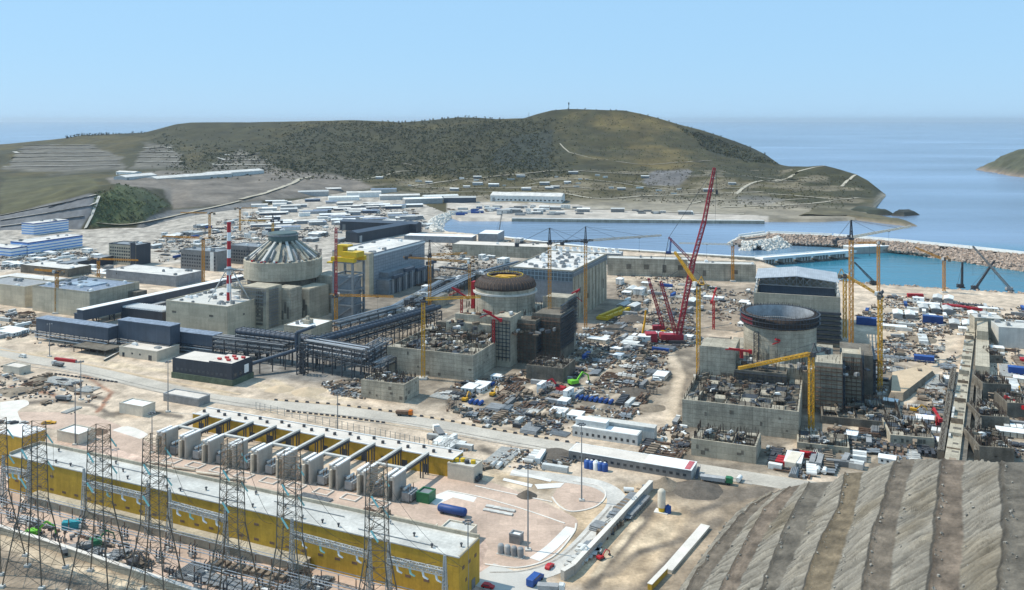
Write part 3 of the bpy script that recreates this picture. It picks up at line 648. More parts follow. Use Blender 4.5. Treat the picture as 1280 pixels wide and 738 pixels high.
part(t, 'crown', MB().lathe([(9, 57.6), (11.8, 58.2), (12.3, 60), (12.3, 64.2), (11.4, 65.6), (0.01, 65.9)], 48), mat('crown_teal', (.085,.12,.115), .6, .15, .3, 1.5))
part(t, 'crown_rail', MB().lathe([(12.45, 63.3), (12.7, 63.3), (12.7, 64.4), (12.45, 64.4)], 48, closed=True), M['steelgrey'])
for x, y, a, b, h, m in ((20,-52,24,19,31,'concrete'), (33,-36,16,14,28,'concrete_raw'), (38,-12,14,26,25,'concrete'), (2,-47,15,13,22,'concrete_dark'), (34,18,18,22,30,'concrete_raw')):
    part(t, 'annex', MB().box(x-a/2, x+a/2, y-b/2, y+b/2, 0, h).box(x-a/2+.6, x+a/2-.6, y-b/2+.6, y+b/2-.6, h+.01, h+.5), M[m])
for k in range(9): part(t, 'shoring_frame', MB().box(23, 29, -62.2, -61.55, 3+k*3, 4.6+k*3), M['concrete_dark'])
for k in range(18):
    a = rnd.uniform(-2.6, -.3); part(t, 'rim_equipment', MB().rbox(0, 0, 0, rnd.uniform(1, 3), rnd.uniform(1, 2), rnd.uniform(.6, 1.8), a), rnd.choice([M['redp'], M['whitep'], M['greyp'], M['timber']]), loc=(30.4*math.cos(a), 30.4*math.sin(a), 44.6))
openings(t, 'front', [], .1)
for x0, x1, y, z0, z1 in ((10,30,-61.6,4,27), (26,40,-43.1,3,24), (32,44,-25.1,2,20)):
    for k in range(5): part(t, 'recess', MB().box(x0+1+k*(x1-x0-4)/4, x0+3+k*(x1-x0-4)/4, y-.08, y+.03, z0+(k*5) % 9, z0+5+(k*7) % 11), M['concrete_dark'])
for f_ in ((-34,-6,-33.2,24,29,'front'), (8,32,-61.6,18,31,'front'), (-58,-48,32,0,30,'side')): scaffold_face(t, *f_[:5], face=f_[5], col='steelgrey')
for k in range(16): part(t, 'ledge_equipment', MB().rbox(0,0,0,rnd.uniform(1.5,4),rnd.uniform(1,2.5),rnd.uniform(.8,2.6),rnd.uniform(0,3)), rnd.choice([M['greyp'],M['timber'],M['steel'],M['whitep'],M['redp']]), loc=(rnd.uniform(-34,34), rnd.uniform(-33,-31), 24.1))
# transport portal with yellow gantry
p = G(436,398); t = thing('transport_portal', 'grey steel tower with yellow gantry crane hood beside the domed reactor', 'tower', (p.x, p.y, 0), R(-23.5))
q = MB()
for sx in (-9, 9):
    for sy in (-8, 8): q.bar((sx, sy, 0), (sx, sy, 46), 1.6)
for z in (12, 24, 36, 46):
    q.bar((-9,-8,z), (9,-8,z), 1).bar((-9,8,z), (9,8,z), 1).bar((-9,-8,z), (-9,8,z), 1).bar((9,-8,z), (9,8,z), 1)
for z in (0, 12, 24): q.bar((-9,-8,z), (9,-8,z+12), .7).bar((9,-8,z), (9,8,z+12), .7)
part(t, 'frame', q, M['steelgrey']); part(t, 'shaft_wall', MB().box(-7.5, 7.5, -6.5, 6.5, 0, 34), M['greymetal'])
part(t, 'gantry_beam', MB().box(-11, 11, -9, -5.5, 46.6, 50).box(-11, 11, 5.5, 9, 46.6, 50), M['yellowp'])
part(t, 'gantry_hood', MB().box(-2, 12, -7, 4, 50.3, 54.5).box(-9, -3, -4, 3, 50.3, 58).box(-9, 2, -4, 3, 58.01, 59.2), M['yellowp'])
part(t, 'walkway', MB().box(-15, -9.2, -9, 9, 45, 46), M['yellowp'])
t = box_bldg('turbine_hall', 'white roofed turbine hall with grey grid cladding right of the domed reactor', 'hall', (467,318), 37, -23, 45, 97, M['concrete_beige'], M['whiteroof'], 1.0, 12, sidewall=M['greyclad'])
part(t, 'roof_edge', MB().box(.08, .5, -.2, 97.2, 35.2, 36.8), M['white'])
part(t, 'stair_tower', MB().box(-14, -.3, -7, -.02, 0, 38.5), M['concrete_beige'])
part(t, 'lower_bay', MB().box(.07, 13, 5, 92, 0, 13).box(.07, 9, 10, 60, 13.01, 19), M['greymetal'])
for k in range(14):
    part(t, 'pipe_run', MB().rod((14.5, 10+6*k, 0), (14.5, 10+6*k, 16), .7, 8), M['steel'] if k % 2 else M['pipe'])
for k in range(4): part(t, 'duct', MB().box(14, 17.5, 8+k*22, 24+k*22, 14+(k % 2)*3, 17+(k % 2)*3), M['blueclad'])
t = box_bldg('service_block', 'small white roofed concrete block at the foot of the domed reactor', 'building', (389,411), 11, -23.5, 24, 26, M['concrete'], M['white'], .6, 4)
part(t, 'plant_room', MB().box(-15, -9, 9, 15, 11.2, 14).box(-13, -11, 11, 13, 14.01, 16.5), M['concrete_raw'])

# --- the brown-domed unit in the middle
open_block('auxiliary_building', 'unfinished grey concrete block below the brown domed reactor', 'building', (591.5,444.5), 16, -21.5, 60, 62, 7, 7, 11)
RX2, RY2 = (631.5-CX)*630/F, 630.0
t = thing('reactor_building', 'concrete cylinder with unfinished dark brown dome and round opening', 'reactor', (RX2, RY2, 0), R(-21.5))
part(t, 'base_block', MB().box(-31, 30, -32, 31, 0, 21).box(-26, 28, -28, 28, 21.01, 26), M['concrete_raw'])
part(t, 'drum', MB().lathe([(21.3, 26), (21.3, 42)], 72), M['concrete_raw'], smooth=True)
part(t, 'ring_ledge', MB().lathe([(21.35, 38.4), (22.8, 38.4), (22.8, 39.6), (21.35, 39.6)], 72, closed=True), M['concrete_pale'])
M['domebrown'] = mat('dome_steel_brown', (.06,.043,.035), .75, .25, .3, 1.0, lines=(2.2,2.2,.06,.6))
part(t, 'dome_shell', MB().lathe([(21.3, 42), (22, 42.4), (21.8, 44), (20.6, 46.2), (18.2, 48), (15, 49), (11.4, 49.5), (11.2, 48.9), (15, 47.9), (20, 43)], 72), M['domebrown'], smooth=True)
q = MB()
for k in range(48):
    a = 2*math.pi*k/48; c, s_ = math.cos(a), math.sin(a); q.bar((22.1*c, 22.1*s_, 43), (20.8*c, 20.8*s_, 46.4), .22).bar((20.8*c, 20.8*s_, 46.4), (15.2*c, 15.2*s_, 49.3), .22)
part(t, 'dome_rib', q, M['rust'])
q = MB()
for k in range(36): a = 2*math.pi*k/36; q.bar((12.6*math.cos(a), 12.6*math.sin(a), 49.2), (12.6*math.cos(a), 12.6*math.sin(a), 50.4), .2)
part(t, 'opening_rail', q.lathe([(12.5, 50.2), (12.8, 50.2), (12.8, 50.5), (12.5, 50.5)], 36, closed=True), M['yellowp'])
part(t, 'inner_deck', MB().lathe([(.01, 48.2), (12.5, 48.2)], 40), M['rust'])
part(t, 'deck_plate', MB().rbox(0, 3, 48.3, 13, 5, .8, .2).rbox(2, -4, 48.3, 9, 3, 1.0, -.3).rbox(-5, 0, 48.3, 3, 6, .9, 0), M['craney'])
part(t, 'lift_mast', MB().box(-22.5, -20, -9, -4, 26, 45), M['redp'])
for x, y, a, b, h, m in ((18,-42,13,20,31,'concrete'), (30,-30,14,18,27,'concrete_dark'), (41,-14,20,30,30,'concrete_dark'), (38,8,18,20,36,'concrete_raw'), (-16,-36,26,10,15,'concrete_dark'), (-38,0,14,40,16,'concrete_dark')):
    part(t, 'annex', MB().box(x-a/2, x+a/2, y-b/2, y+b/2, 0, h).box(x-a/2, x+a/2, y-b/2, y-b/2+.6, h+.01, h+1.2).box(x+a/2-.6, x+a/2, y-b/2+.61, y+b/2, h+.01, h+1.2), M[m])
for f_ in ((11.5,24.5,-52,4,30,'front'),(23,37,-39,0,26,'front'),(31,51,-29,2,29,'front'),(-29,-3,-41,0,14,'front'),(-30,-1,51,8,30,'side'),(-37,-22,37,0,26,'side'),(-18,18,47,10,35,'side')): scaffold_face(t, *f_[:5], face=f_[5], col='steel' if f_[0] < 20 else 'rust')
q = MB()
for k in range(160):
    a = rnd.uniform(0, 6.28); rr = rnd.uniform(23.5, 30); q.bar((rr*math.cos(a), rr*math.sin(a), 26), (rr*math.cos(a), rr*math.sin(a), rnd.uniform(27.5, 31)), .22)
tag(part(t, 'rebar', q, M['rebar']), kind='stuff')
for k in range(40):
    x, y = rnd.uniform(-27, 48), rnd.uniform(-50, -24); part(t, 'formwork', MB().rbox(0, 0, 0, rnd.uniform(2, 5), rnd.uniform(1, 2.5), rnd.uniform(.5, 2), rnd.uniform(0, 3)), rnd.choice([M['timber'], M['greyp'], M['whitep'], M['rust'], M['steel']]), loc=(x, y, 26.1 if y > -27 and x < 26 else 31.2 if 12 < x < 24 else 21.2))
t = box_bldg('turbine_hall', 'tall turbine hall with cluttered white roof and mottled concrete right wall', 'hall', (716,340), 40, -22, 54, 97, M['greyclad'], M['whiteroof'], 1.0, 60, sidewall=M['concrete'])
M['gridblue'] = mat('glazed_band', (.10,.13,.15), .4, .1, .3, 1.5, lines=(3.2,3.2,.3,2.4))
part(t, 'clerestory_band', MB().box(-53.8, -.2, -.35, -.05, 32, 39.6), M['gridblue']); part(t, 'clerestory_band', MB().box(.07, .4, .2, 96.8, 35.5, 39.6), M['gridblue'])
part(t, 'cladding', MB().box(-53.9, -.1, -.25, -.05, 14, 31.8), M['greymetal'])
openings(t, 'side', [(18,20,5,4.5), (24,12,4,5), (30,6,3,8), (55,16,4,5), (74,22,3,3), (40,12,3,4), (86,12,3,8), (64,8,3,6)], .1, name='opening', m='concrete_dark')
for k in range(10): part(t, 'pilaster', MB().box(.05, .7, 4+k*9.7, 5+k*9.7, 0, 35.2), M['concrete'])
open_block('service_block', 'low unfinished grey block beside the road below the middle reactor', 'building', (505,481), 10.5, -22, 28, 18, 4, 3, 12, floor=.7)
open_block('service_block', 'low dark open topped block between the middle and right reactors', 'building', (704,461), 9, -22, 24, 24, 3, 3, 13, wall=M['concrete_dark'])

# --- the open cylinder unit at the right
open_block('auxiliary_building', 'unfinished grey concrete block below the open topped reactor', 'building', (998.5,515), 14, -20, 58, 67, 8, 8, 21)
RX3, RY3 = (974.5-CX)*532/F, 532.0
t = thing('reactor_building', 'open topped concrete cylinder with dark ring at its rim', 'reactor', (RX3, RY3, 0), R(-20))
part(t, 'base_block', MB().box(-30, 30, -31, 31, 0, 20), M['concrete_raw'])
part(t, 'drum', MB().lathe([(21, 20), (21, 39.4)], 72), M['concrete_raw'], smooth=True)
M['liner'] = mat('pale_steel_liner', (.38,.40,.42), .6, .2, .3, 1.0, lines=(2.8,9,.08,.7))
part(t, 'liner', MB().lathe([(19.6, 28), (19.6, 45)], 72), M['liner'], smooth=True)
part(t, 'rim_formwork', MB().lathe([(21.05, 38.6), (22.2, 38.6), (22.3, 41), (21.9, 44.6), (19.7, 44.9)], 72), M['domebrown'], smooth=True)
q = MB()
for k in range(110): a = 2*math.pi*k/110; q.bar((20.6*math.cos(a), 20.6*math.sin(a), 44.5), (20.6*math.cos(a), 20.6*math.sin(a), 46+rnd.uniform(0, .8)), .16)
tag(part(t, 'rebar', q, M['rebar']), kind='stuff')
q = MB()
for k in range(64): a = 2*math.pi*k/64; c, s_ = math.cos(a), math.sin(a); q.bar((22.35*c, 22.35*s_, 38.4), (22.5*c, 22.5*s_, 45.2+(k % 3)*.4), .28)
for z in (39.4, 42, 44.6): q.lathe([(22.3, z), (23.3, z), (23.3, z+.2), (22.3, z+.2)], 64, closed=True)
part(t, 'rim_walkway', q, M['steel'])
part(t, 'inner_deck', MB().lathe([(.01, 33), (19.5, 33)], 48), M['concrete_dark'])
part(t, 'inner_ring', MB().lathe([(13, 33), (13, 39), (14.5, 39), (14.5, 33)], 40), M['steelgrey'])
part(t, 'red_screen', MB().lathe([(22.4, 39), (22.4, 43.5)], 72), M['redp'], label=None) if 0 else None
q = MB(); A = [math.pi*1.06+.05*k for k in range(15)]
for a, b in zip(A, A[1:]): q.add([(22.5*math.cos(a),22.5*math.sin(a),39.2),(22.5*math.cos(b),22.5*math.sin(b),39.2),(22.5*math.cos(b),22.5*math.sin(b),43.6),(22.5*math.cos(a),22.5*math.sin(a),43.6)], [(0,1,2,3)])
part(t, 'red_screen', q, mat('red_screen', (.16,.025,.03), .7, .2, .3, 2))
part(t, 'scaffold_tower', MB().lattice((-12,-19.5,20),(-12,-19.5,36), 2.6, 8, up=(1,0,0), leg=.25, brace=.15), M['steel'])
for x, y, a, b, h, m in ((-32,-26,20,26,29,'concrete_raw'), (-8,-36,28,12,18,'concrete_dark'), (28,-28,14,26,26,'concrete_raw'), (40,-16,10,16,28,'concrete'), (43,16,18,34,22,'concrete_dark'), (-38,12,14,30,20,'concrete_dark')):
    part(t, 'annex', MB().box(x-a/2, x+a/2, y-b/2, y+b/2, 0, h).box(x-a/2, x+a/2, y-b/2, y-b/2+.6, h+.01, h+1.2).box(x+a/2-.6, x+a/2, y-b/2+.61, y+b/2, h+.01, h+1.2), M[m])
openings(t, 'front', [], .1)
part(t, 'doorway', MB().box(-30, -27, -39.15, -38.9, 12, 16).box(-26, -23.5, -39.15, -38.9, 12, 16), M['concrete_dark'])
for f_ in ((-22,6,-42,0,18,'front'),(21,35,-41,0,25,'front'),(35,45,-24,0,27,'front'),(-24,-8,45,0,27,'side'),(0,33,52,0,21,'side'),(-41,-15,35,0,25,'side'),(-42,-22,-39,0,11,'front')): scaffold_face(t, *f_[:5], face=f_[5], col='steel' if f_[0] < 20 else 'rust')
q = MB()
for k in range(220):
    x, y = rnd.uniform(-42, 48), rnd.uniform(-38, -20); z = 20; q.bar((x, y, z-2), (x, y, z+rnd.uniform(1, 9)), .2)
tag(part(t, 'rebar', q, M['rebar']), kind='stuff')
for k in range(44):
    x, y = rnd.uniform(-30, 50), rnd.uniform(-38, -21); part(t, 'formwork', MB().rbox(0, 0, 0, rnd.uniform(2, 5), rnd.uniform(1, 2.5), rnd.uniform(.5, 2.5), rnd.uniform(0, 3)), rnd.choice([M['timber'], M['greyp'], M['whitep'], M['rust'], M['steel'], M['steelgrey']]), loc=(x, y, 20.1))
p = G(1050.5,372,35); t = thing('turbine_hall', 'half roofed turbine hall shell with pale truss roof and dark opening', 'hall', (p.x, p.y, 0), R(-18)); w_, d_ = 59, 92
part(t, 'wall', MB().box(-w_, 0, 0, 1, 0, 35).box(-w_, 0, d_-1, d_, 0, 37).box(-w_, -w_+1, 1, d_-1, 0, 31).box(-1, 0, 1, d_-1, 0, 26), M['concrete'])
part(t, 'floor_slab', MB().box(-w_+1, -1, 1, d_-1, 0, 10), M['concrete_dark'])
q = MB(); hh = lambda x: 36+3.2*(1-abs(x+w_/2)/(w_/2))
xs_ = [-w_-1, -w_/2, 1]
vs = [(x, y, hh(max(-w_, min(0, x)))+1) for y in (46, d_+1) for x in xs_]+[(x, y, hh(max(-w_, min(0, x)))+1.5) for y in (46, d_+1) for x in xs_]
q.add(vs, [(0,3,4,1),(1,4,5,2),(6,7,10,9),(7,8,11,10),(0,1,7,6),(1,2,8,7),(3,9,10,4),(4,10,11,5),(0,6,9,3),(2,5,11,8)])
part(t, 'roof', q, mat('ribbed_roof', (.40,.425,.45), .5, .12, .1, 1.0, lines=(1.6,12,.12,.7)))
q = MB()
for k in range(13):
    x = -w_+w_*k/12; q.bar((x, 45.6, 33), (x, 45.6, hh(x)+.8), .5)
    if k < 12: x2 = -w_+w_*(k+1)/12; q.bar((x, 45.6, 33), (x2, 45.6, hh(x2)+.8), .4).bar((x2, 45.6, 33), (x, 45.6, hh(x)+.8), .4)
q.bar((-w_, 45.6, 33), (0, 45.6, 33), .7)
part(t, 'roof_truss', q, M['steelgrey'])
q = MB()
for x in (-w_+.5, -.5):
    for k in range(9): q.bar((x, 4+k*11, 26), (x, 4+k*11, 37.5), .7)
    for k in range(4): q.bar((x, 2, 34-k*3.0), (x, 46, 37.5-k*3.0), .6)
part(t, 'side_frame', q, M['concrete_pale'])
part(t, 'far_wall', MB().box(-w_+2, -2, 47, 48, 10, 33), M['blueclad'])
for k in range(7): part(t, 'louvre', MB().box(-22, .6, -3, -.05, 3+k*3.3, 4.6+k*3.3), M['steel'])
part(t, 'crane_beam', MB().box(-w_+2, -2, 20, 22, 27, 29), M['concrete_dark'])
open_block('service_block', 'low dark concrete block at the roadside below the right reactor', 'building', (945,559), 8, -22, 30, 21, 5, 4, 22, wall=M['concrete'], floor=.5)

# --- site buildings in front of the domed unit
t = box_bldg('black_office', 'black clad building with pale roof standing on a green plinth', 'building', (290,458), 12, -22.5, 46, 19, M['darkclad'], M['roofpale'], .5, 0, plinth=mat('green_plinth', (.10,.125,.085), .9, .3, .3, 1.5))
part(t, 'roof_step', MB().box(-18, -.6, .6, 18.4, 12.2, 13.1), M['darkclad']); part(t, 'step_roof', MB().box(-17.6, -1, 1, 18, 13.11, 13.2), M['roofpale'])
for k in range(6): part(t, 'red_unit', MB().rod((0,0,0), (2.6,0,0), .7, 10), M['redp'], loc=(-15+k*2.3, 5+(k % 3)*4, 14))
openings(t, 'side', [(3,5,2.5,2), (8,5,2.5,2)], .1); part(t, 'sign_panel', MB().box(.05, .25, 11, 15, 5, 10), M['white'])
openings(t, 'front', [(-42+k*3.4,5.2,1.8,1.6) for k in range(12)], .1, m='steel')
t = box_bldg('beige_store', 'small beige flat roofed building beside the dark galleries', 'building', (196,441), 6, -24, 34, 20, M['creamp'], M['roofpale'], .8, 2)
openings(t, 'front', [(-30,0,2,3), (-22,2.5,1.5,1.2), (-15,2.5,1.5,1.2), (-6,0,3,3.5)], .1)

# --- the far left group
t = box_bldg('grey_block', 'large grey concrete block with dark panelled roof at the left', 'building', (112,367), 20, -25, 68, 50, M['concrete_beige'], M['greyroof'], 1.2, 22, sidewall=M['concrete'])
part(t, 'skylight', MB().box(-50, -22, 18, 36, 20.2, 21.2), mat('skylight_panel', (.36,.43,.50), .4, .2, .3, 1.0, lines=(2,2,.15,.5)))
part(t, 'dark_bay', MB().box(.05, 10, 38, 49, 0, 15), M['concrete_dark'])
t = box_bldg('long_shed', 'long grey shed with bright white roof behind the grey block', 'shed', (220,346), 10, -24, 92, 36, M['greymetal'], M['whiteroof'], .5, 6)
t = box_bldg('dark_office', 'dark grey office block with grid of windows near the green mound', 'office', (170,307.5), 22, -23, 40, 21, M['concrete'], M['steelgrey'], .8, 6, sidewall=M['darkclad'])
part(t, 'stair_tower', MB().box(-7, -.5, -1.2, -.03, 0, 25), M['darkclad'])
winrows(t, 'front', -37, -10, 9, (3,6.6,10.2,13.8,17.4), 2.0, 1.9)
t = box_bldg('grey_office', 'grey office block with window rows left of the red and white stack', 'office', (271,316), 20, -24, 50, 22, M['greyp'], M['steelgrey'], .8, 6)
winrows(t, 'front', -47, -3, 14, (3,6.6,10.2,13.8), 2.0, 1.7); part(t, 'pale_bay', MB().box(-9, -4, -.4, -.08, 0, 20), M['whitep'])
t = box_bldg('grey_office', 'grey office block partly hidden behind the ribbed reactor roof', 'office', (341,311), 20, -24, 60, 24, M['greyp'], M['steelgrey'], .8, 6)
winrows(t, 'front', -57, -3, 16, (3,6.6,10.2,13.8), 2.2, 1.9)
t = box_bldg('concrete_hall', 'concrete hall cut by the left edge with grey roof', 'hall', (31,360), 17, -24, 60, 30, M['concrete_beige'], M['greyp'], 1, 4)
p = G(37,357,10); t = thing('canopy_building', 'flat white roof on columns with dark fascia at the left edge', 'canopy', (p.x, p.y, 0), R(-24))
part(t, 'roof', MB().box(-70, 0, 0, 40, 9, 10, 0).box(-69.5, -.5, .5, 39.5, 10.01, 10.2), M['whiteroof']); part(t, 'fascia', MB().box(-70.2, .2, -.3, -.02, 6.5, 10.1).box(.02, .3, -.3, 40, 6.5, 10.1), M['greyp'])
for k in range(12): part(t, 'column', MB().box(-66+(k % 6)*12.8, -65.2+(k % 6)*12.8, 1+(k//6)*36, 1.8+(k//6)*36, 0, 8.99), M['concrete_pale'])
part(t, 'back_room', MB().box(-62, -4, 12, 34, 0, 8.9), M['concrete_dark'])
t = box_bldg('flat_shed', 'low shed with pale flat roof beside the white canopy', 'shed', (85,337), 8, -24, 70, 28, M['concrete_dark'], M['whiteroof'], .4, 3)
t = box_bldg('dark_shed', 'long dark grey shed below the blue banded building', 'shed', (110,327), 9, 62, 40, 14, M['darkclad'], M['greyp'], .3, 0) if 0 else box_bldg('dark_shed', 'long dark grey shed below the blue banded building', 'shed', (84,330), 9, -24, 16, 62, M['greyp'], M['steelgrey'], .3, 0, sidewall=M['darkclad'])
def banded(name, label, ftop, h, w, d, rz=-24):
    t = box_bldg(name, label, 'building', ftop, h, rz, w, d, M['white'], M['whiteroof'], .4, 5)
    n = int(h/3.4)
    for k in range(n): part(t, 'blue_band', MB().box(-w-.15, .15, -.2, -.03, 1.4+k*3.4, 2.6+k*3.4).box(.07, .2, -.2, d, 1.4+k*3.4, 2.6+k*3.4), M['bluelight'])
    part(t, 'blue_roof_edge', MB().box(-w-.2, .25, -.25, -.07, h-.9, h+.5).box(.075, .25, -.07, d, h-.9, h+.5), M['bluep'])
    return t
banded('blue_office', 'large white office with blue bands below the grey terraced slope', (35,304), 14, 30, 76)
banded('blue_office', 'upper white office with blue bands highest on the left', (42,280), 16, 24, 56)
banded('blue_office', 'white office with blue bands cut by the left edge', (14,311), 10, 60, 20)
t = banded('blue_office', 'small white pavilion with blue bands between the two larger offices', (60,300), 9, 14, 20)
# long white halls on the shelf below the hill terraces
def longhall(label, P0, P1, wd, h, m=M['whitep'], grp='long white halls below the hill terraces', fn=HILL, name='long_hall', roofm=None):
    a = fn(*P0); b = fn(*P1); L_ = (b-a).length; t = thing(name, label, 'hall', (a.x, a.y, min(a.z, b.z)-1), math.atan2(b.y-a.y, b.x-a.x), grp)
    part(t, 'wall', MB().box(0, L_, 0, wd, 0, h), m)
    q = MB(); q.add([(-.5,-.5,h),(L_+.5,-.5,h),(L_+.5,wd+.5,h),(-.5,wd+.5,h),(-.5,wd/2,h+wd*.13),(L_+.5,wd/2,h+wd*.13)], [(0,1,5,4),(2,3,4,5),(1,2,5),(3,0,4),(0,3,2,1)])
    part(t, 'roof', q, roofm or M['whiteroof']); part(t, 'door', MB().box(4, 9, -.15, -.02, 0, h*.7), M['greyp']); return t
longhall('long white hall furthest left under the terraces', (157,227), (196,224), 30, 8)
longhall('long white hall in the middle of the shelf under the terraces', (196,227), (290,221), 32, 9)
longhall('long white hall at the right end of the shelf under the terraces', (262,222), (330,217), 30, 9)
longhall('short white shed above the row of long halls', (145,218), (168,217.5), 20, 8)
t = longhall('long white terminal building on the far shore of the harbour', (613,252), (702,254), 40, 14, grp=None)
winrows(t, 'front', 8, 150, 18, (4.5,), 4, 2.6)

# --- quay-side concrete buildings
t = box_bldg('pump_house', 'long grey concrete pump house by the harbour quay left part', 'building', (868,326), 17, -8, 88, 18, M['concrete_raw'], M['concrete_pale'], .8, 3)
openings(t, 'front', [(-66,7,5,5), (-48,7,5,5), (-30,4,4,8), (-14,7,5,5)], .1, name='opening', m='concrete_dark')
t = box_bldg('pump_house', 'long grey concrete pump house by the harbour quay right part', 'building', (945,332), 16, -8, 66, 18, M['concrete_raw'], M['concrete_pale'], .8, 3)
openings(t, 'front', [(-50,4,3,6), (-20,7,5,4)], .1, name='opening', m='concrete_dark')
t = box_bldg('quay_shed', 'long low shed with two pitched white roofs by the harbour corner', 'shed', (590,297), 8, -12, 92, 24, M['greymetal'], M['white'], .2, 0)
t = box_bldg('quay_shed', 'small flat white shed right of the pitched harbour shed', 'shed', (622,293), 12, -12, 26, 40, M['greymetal'], M['white'], .2, 0)
t = box_bldg('pump_hall', 'pale long hall with ribbed wall behind the middle turbine hall', 'hall', (690,310), 13, -14, 120, 30, M['concrete_raw'], M['roofpale'], .5, 3)
t = box_bldg('pump_hall', 'low hall with row of white fan housings beside the middle turbine hall', 'hall', (776,318), 12, -14, 84, 22, M['greymetal'], M['whiteroof'], .3, 0)
for k in range(10): part(t, 'fan_housing', MB().lathe([(3, 0), (2.6, 2), (3.2, 4), (2.4, 4)], 14), M['white'], loc=(-78+k*8, 11, 12.2))
# dark long walls of the workshop court behind the left turbine hall
def wallseg(name, label, P0, P1, z0, z1, th, m, cat='wall', group=None, fn=G):
    a = fn(*P0); b = fn(*P1); L_ = (b-a).length
    t = solo(name, label, cat, MB().box(0, L_, -th/2, th/2, z0, z1), m, (a.x, a.y, 0), math.atan2(b.y-a.y, b.x-a.x), group); return t
longhall('long dark roofed workshop forming the back of the court', (425,288), (520,292), 20, 14, M['darkclad'], None, lambda x, y: G(x, y), 'workshop', M['blueclad'])
longhall('long dark roofed workshop forming the right side of the court', (447,304), (521,290), 20, 14, M['darkclad'], None, lambda x, y: G(x, y), 'workshop', M['blueclad'])

# --- dark galleries and pipe racks
def gallery(label, P0, P1, ztop, wd, bh, wall, roof, name='gallery', step=14, pipes=0):
    a = G(*P0, ztop); b = G(*P1, ztop); L_ = (b-a).length; t = thing(name, label, 'gallery', (a.x, a.y, 0), math.atan2(b.y-a.y, b.x-a.x))
    part(t, 'wall', MB().box(0, L_, -wd/2, wd/2, ztop-bh, ztop-.4), wall); part(t, 'roof', MB().box(-.4, L_+.4, -wd/2-.4, wd/2+.4, ztop-.39, ztop), roof)
    n = max(2, int(L_/step))
    for k in range(n+1):
        x = L_*k/n; q = MB()
        for s_ in (-1, 1): q.bar((min(max(x,.4),L_-.4), s_*wd*.42, 0), (min(max(x,.4),L_-.4), s_*wd*.42, ztop-bh), .6)
        part(t, 'trestle', q.bar((min(max(x,.4),L_-.4), -wd*.42, 1), (min(max(x,.4),L_-.4), wd*.42, ztop-bh), .3), M['steel'])
    for k in range(pipes): part(t, 'pipe', MB().rod((0, -wd/2-.8-.0*k, ztop-bh-.6-k*1.3), (L_, -wd/2-.8, ztop-bh-.6-k*1.3), .45, 8), M['pipe'] if k % 2 else M['steel'])
    return t
gallery('long dark gallery with white roof running back past the grey block', (100,387), (304,344), 14, 7, 8.5, M['blueclad'], M['white'])
gallery('low dark gallery below the long white roofed one', (96,392), (160,378), 9, 6, 5, M['blueclad'], M['blueclad'])
gallery('dark blue gallery with pale roof at the front left end', (52,396), (142,408), 16, 9, 9, M['blueclad'], M['bluelight'] if 0 else M['greyroof'], pipes=4)
gallery('tall dark blue gallery with pale roof in the middle of the front row', (154,398), (219,406), 20, 9, 13, M['blueclad'], M['greyroof'], pipes=4)
gallery('dark blue gallery with pale roof at the right end of the front row', (213,410.5), (272,417.5), 14, 9, 8, M['blueclad'], M['greyroof'], pipes=4)
gallery('narrow dark gallery joining the grey block to the front row', (168,387), (205,377), 8, 5, 4, M['blueclad'], M['greyp'])
t = box_bldg('ribbed_store', 'low store with rows of white roof ribs behind the front galleries', 'shed', (203,391), 9, -24, 44, 16, M['darkclad'], M['greyp'], .2, 0)
for k in range(16): part(t, 'roof_rib', MB().box(-43+k*2.7, -42+k*2.7, .5, 15.5, 9.2, 10.4), M['white'])
def rack(label, P0, P1, z, wd, n, levels, name='pipe_rack', step=9, seed=1, big=False):
    r = random.Random(seed); a = G(*P0, z); b = G(*P1, z); L_ = (b-a).length; t = thing(name, label, 'pipe rack', (a.x, a.y, 0), math.atan2(b.y-a.y, b.x-a.x))
    k = max(2, int(L_/step)); q = MB()
    for i in range(k+1):
        x = L_*i/k
        for y in (-wd/2, wd/2): part(t, 'post', MB().bar((x, y, 0), (x, y, z), .55), M['steel'])
        for l in range(levels): q.bar((x, -wd/2, z-.3-l*3), (x, wd/2, z-.3-l*3), .4)
    for y in (-wd/2, wd/2):
        for l in range(levels): q.bar((0, y, z-l*3), (L_, y, z-l*3), .4)
        for i in range(k): q.bar((L_*i/k, y, z-3*levels), (L_*(i+1)/k, y, z), .25) if r.random() < .7 else None
    part(t, 'frame', q, M['steel'])
    for l in range(levels):
        for i in range(n):
            y = -wd/2+.8+(wd-1.6)*i/max(n-1, 1); rr = r.choice([.25, .35, .5]); part(t, 'pipe', MB().rod((-.5, y, z+.3-l*3+rr), (L_+.5, y, z+.3-l*3+rr), rr, 8), r.choice([M['pipe'], M['steelgrey'], M['steel'], M['steelgrey']]))
    if big:
        for y in (-wd*.25, wd*.25): part(t, 'main_pipe', MB().rod((-1, y, z+2.6), (L_+1, y, z+2.6), 1.7, 14), M['blueclad'])
        part(t, 'hoop', MB(), M['steel']) if 0 else None
        q = MB()
        for i in range(int(L_/4)): q.bar((i*4, -wd/2, z), (i*4, -wd/2, z+4.4), .25).bar((i*4, -wd/2, z+4.4), (i*4, wd/2, z+4.4), .25).bar((i*4, wd/2, z), (i*4, wd/2, z+4.4), .25)
        part(t, 'hoop', q, M['steel'])
    return t
rack('dark pipe rack continuing right from the front galleries', (272,421), (360,431), 13, 10, 5, 3, seed=2)
rack('lower pipe rack in front of the beige block with the stack', (215,423), (330,436), 7, 8, 5, 2, seed=3)
rack('dark pipe rack under the small white roofed block', (300,418), (400,430), 15, 9, 5, 2, seed=4, big=True)
rack('long trestle of dark main pipes running back to the middle unit', (392,432), (545,388), 15, 11, 4, 3, seed=5, big=True)
rack('open frame of grey pipes beside the vertical pipe bend', (388,425), (460,437), 18, 12, 6, 4, seed=6, step=7)
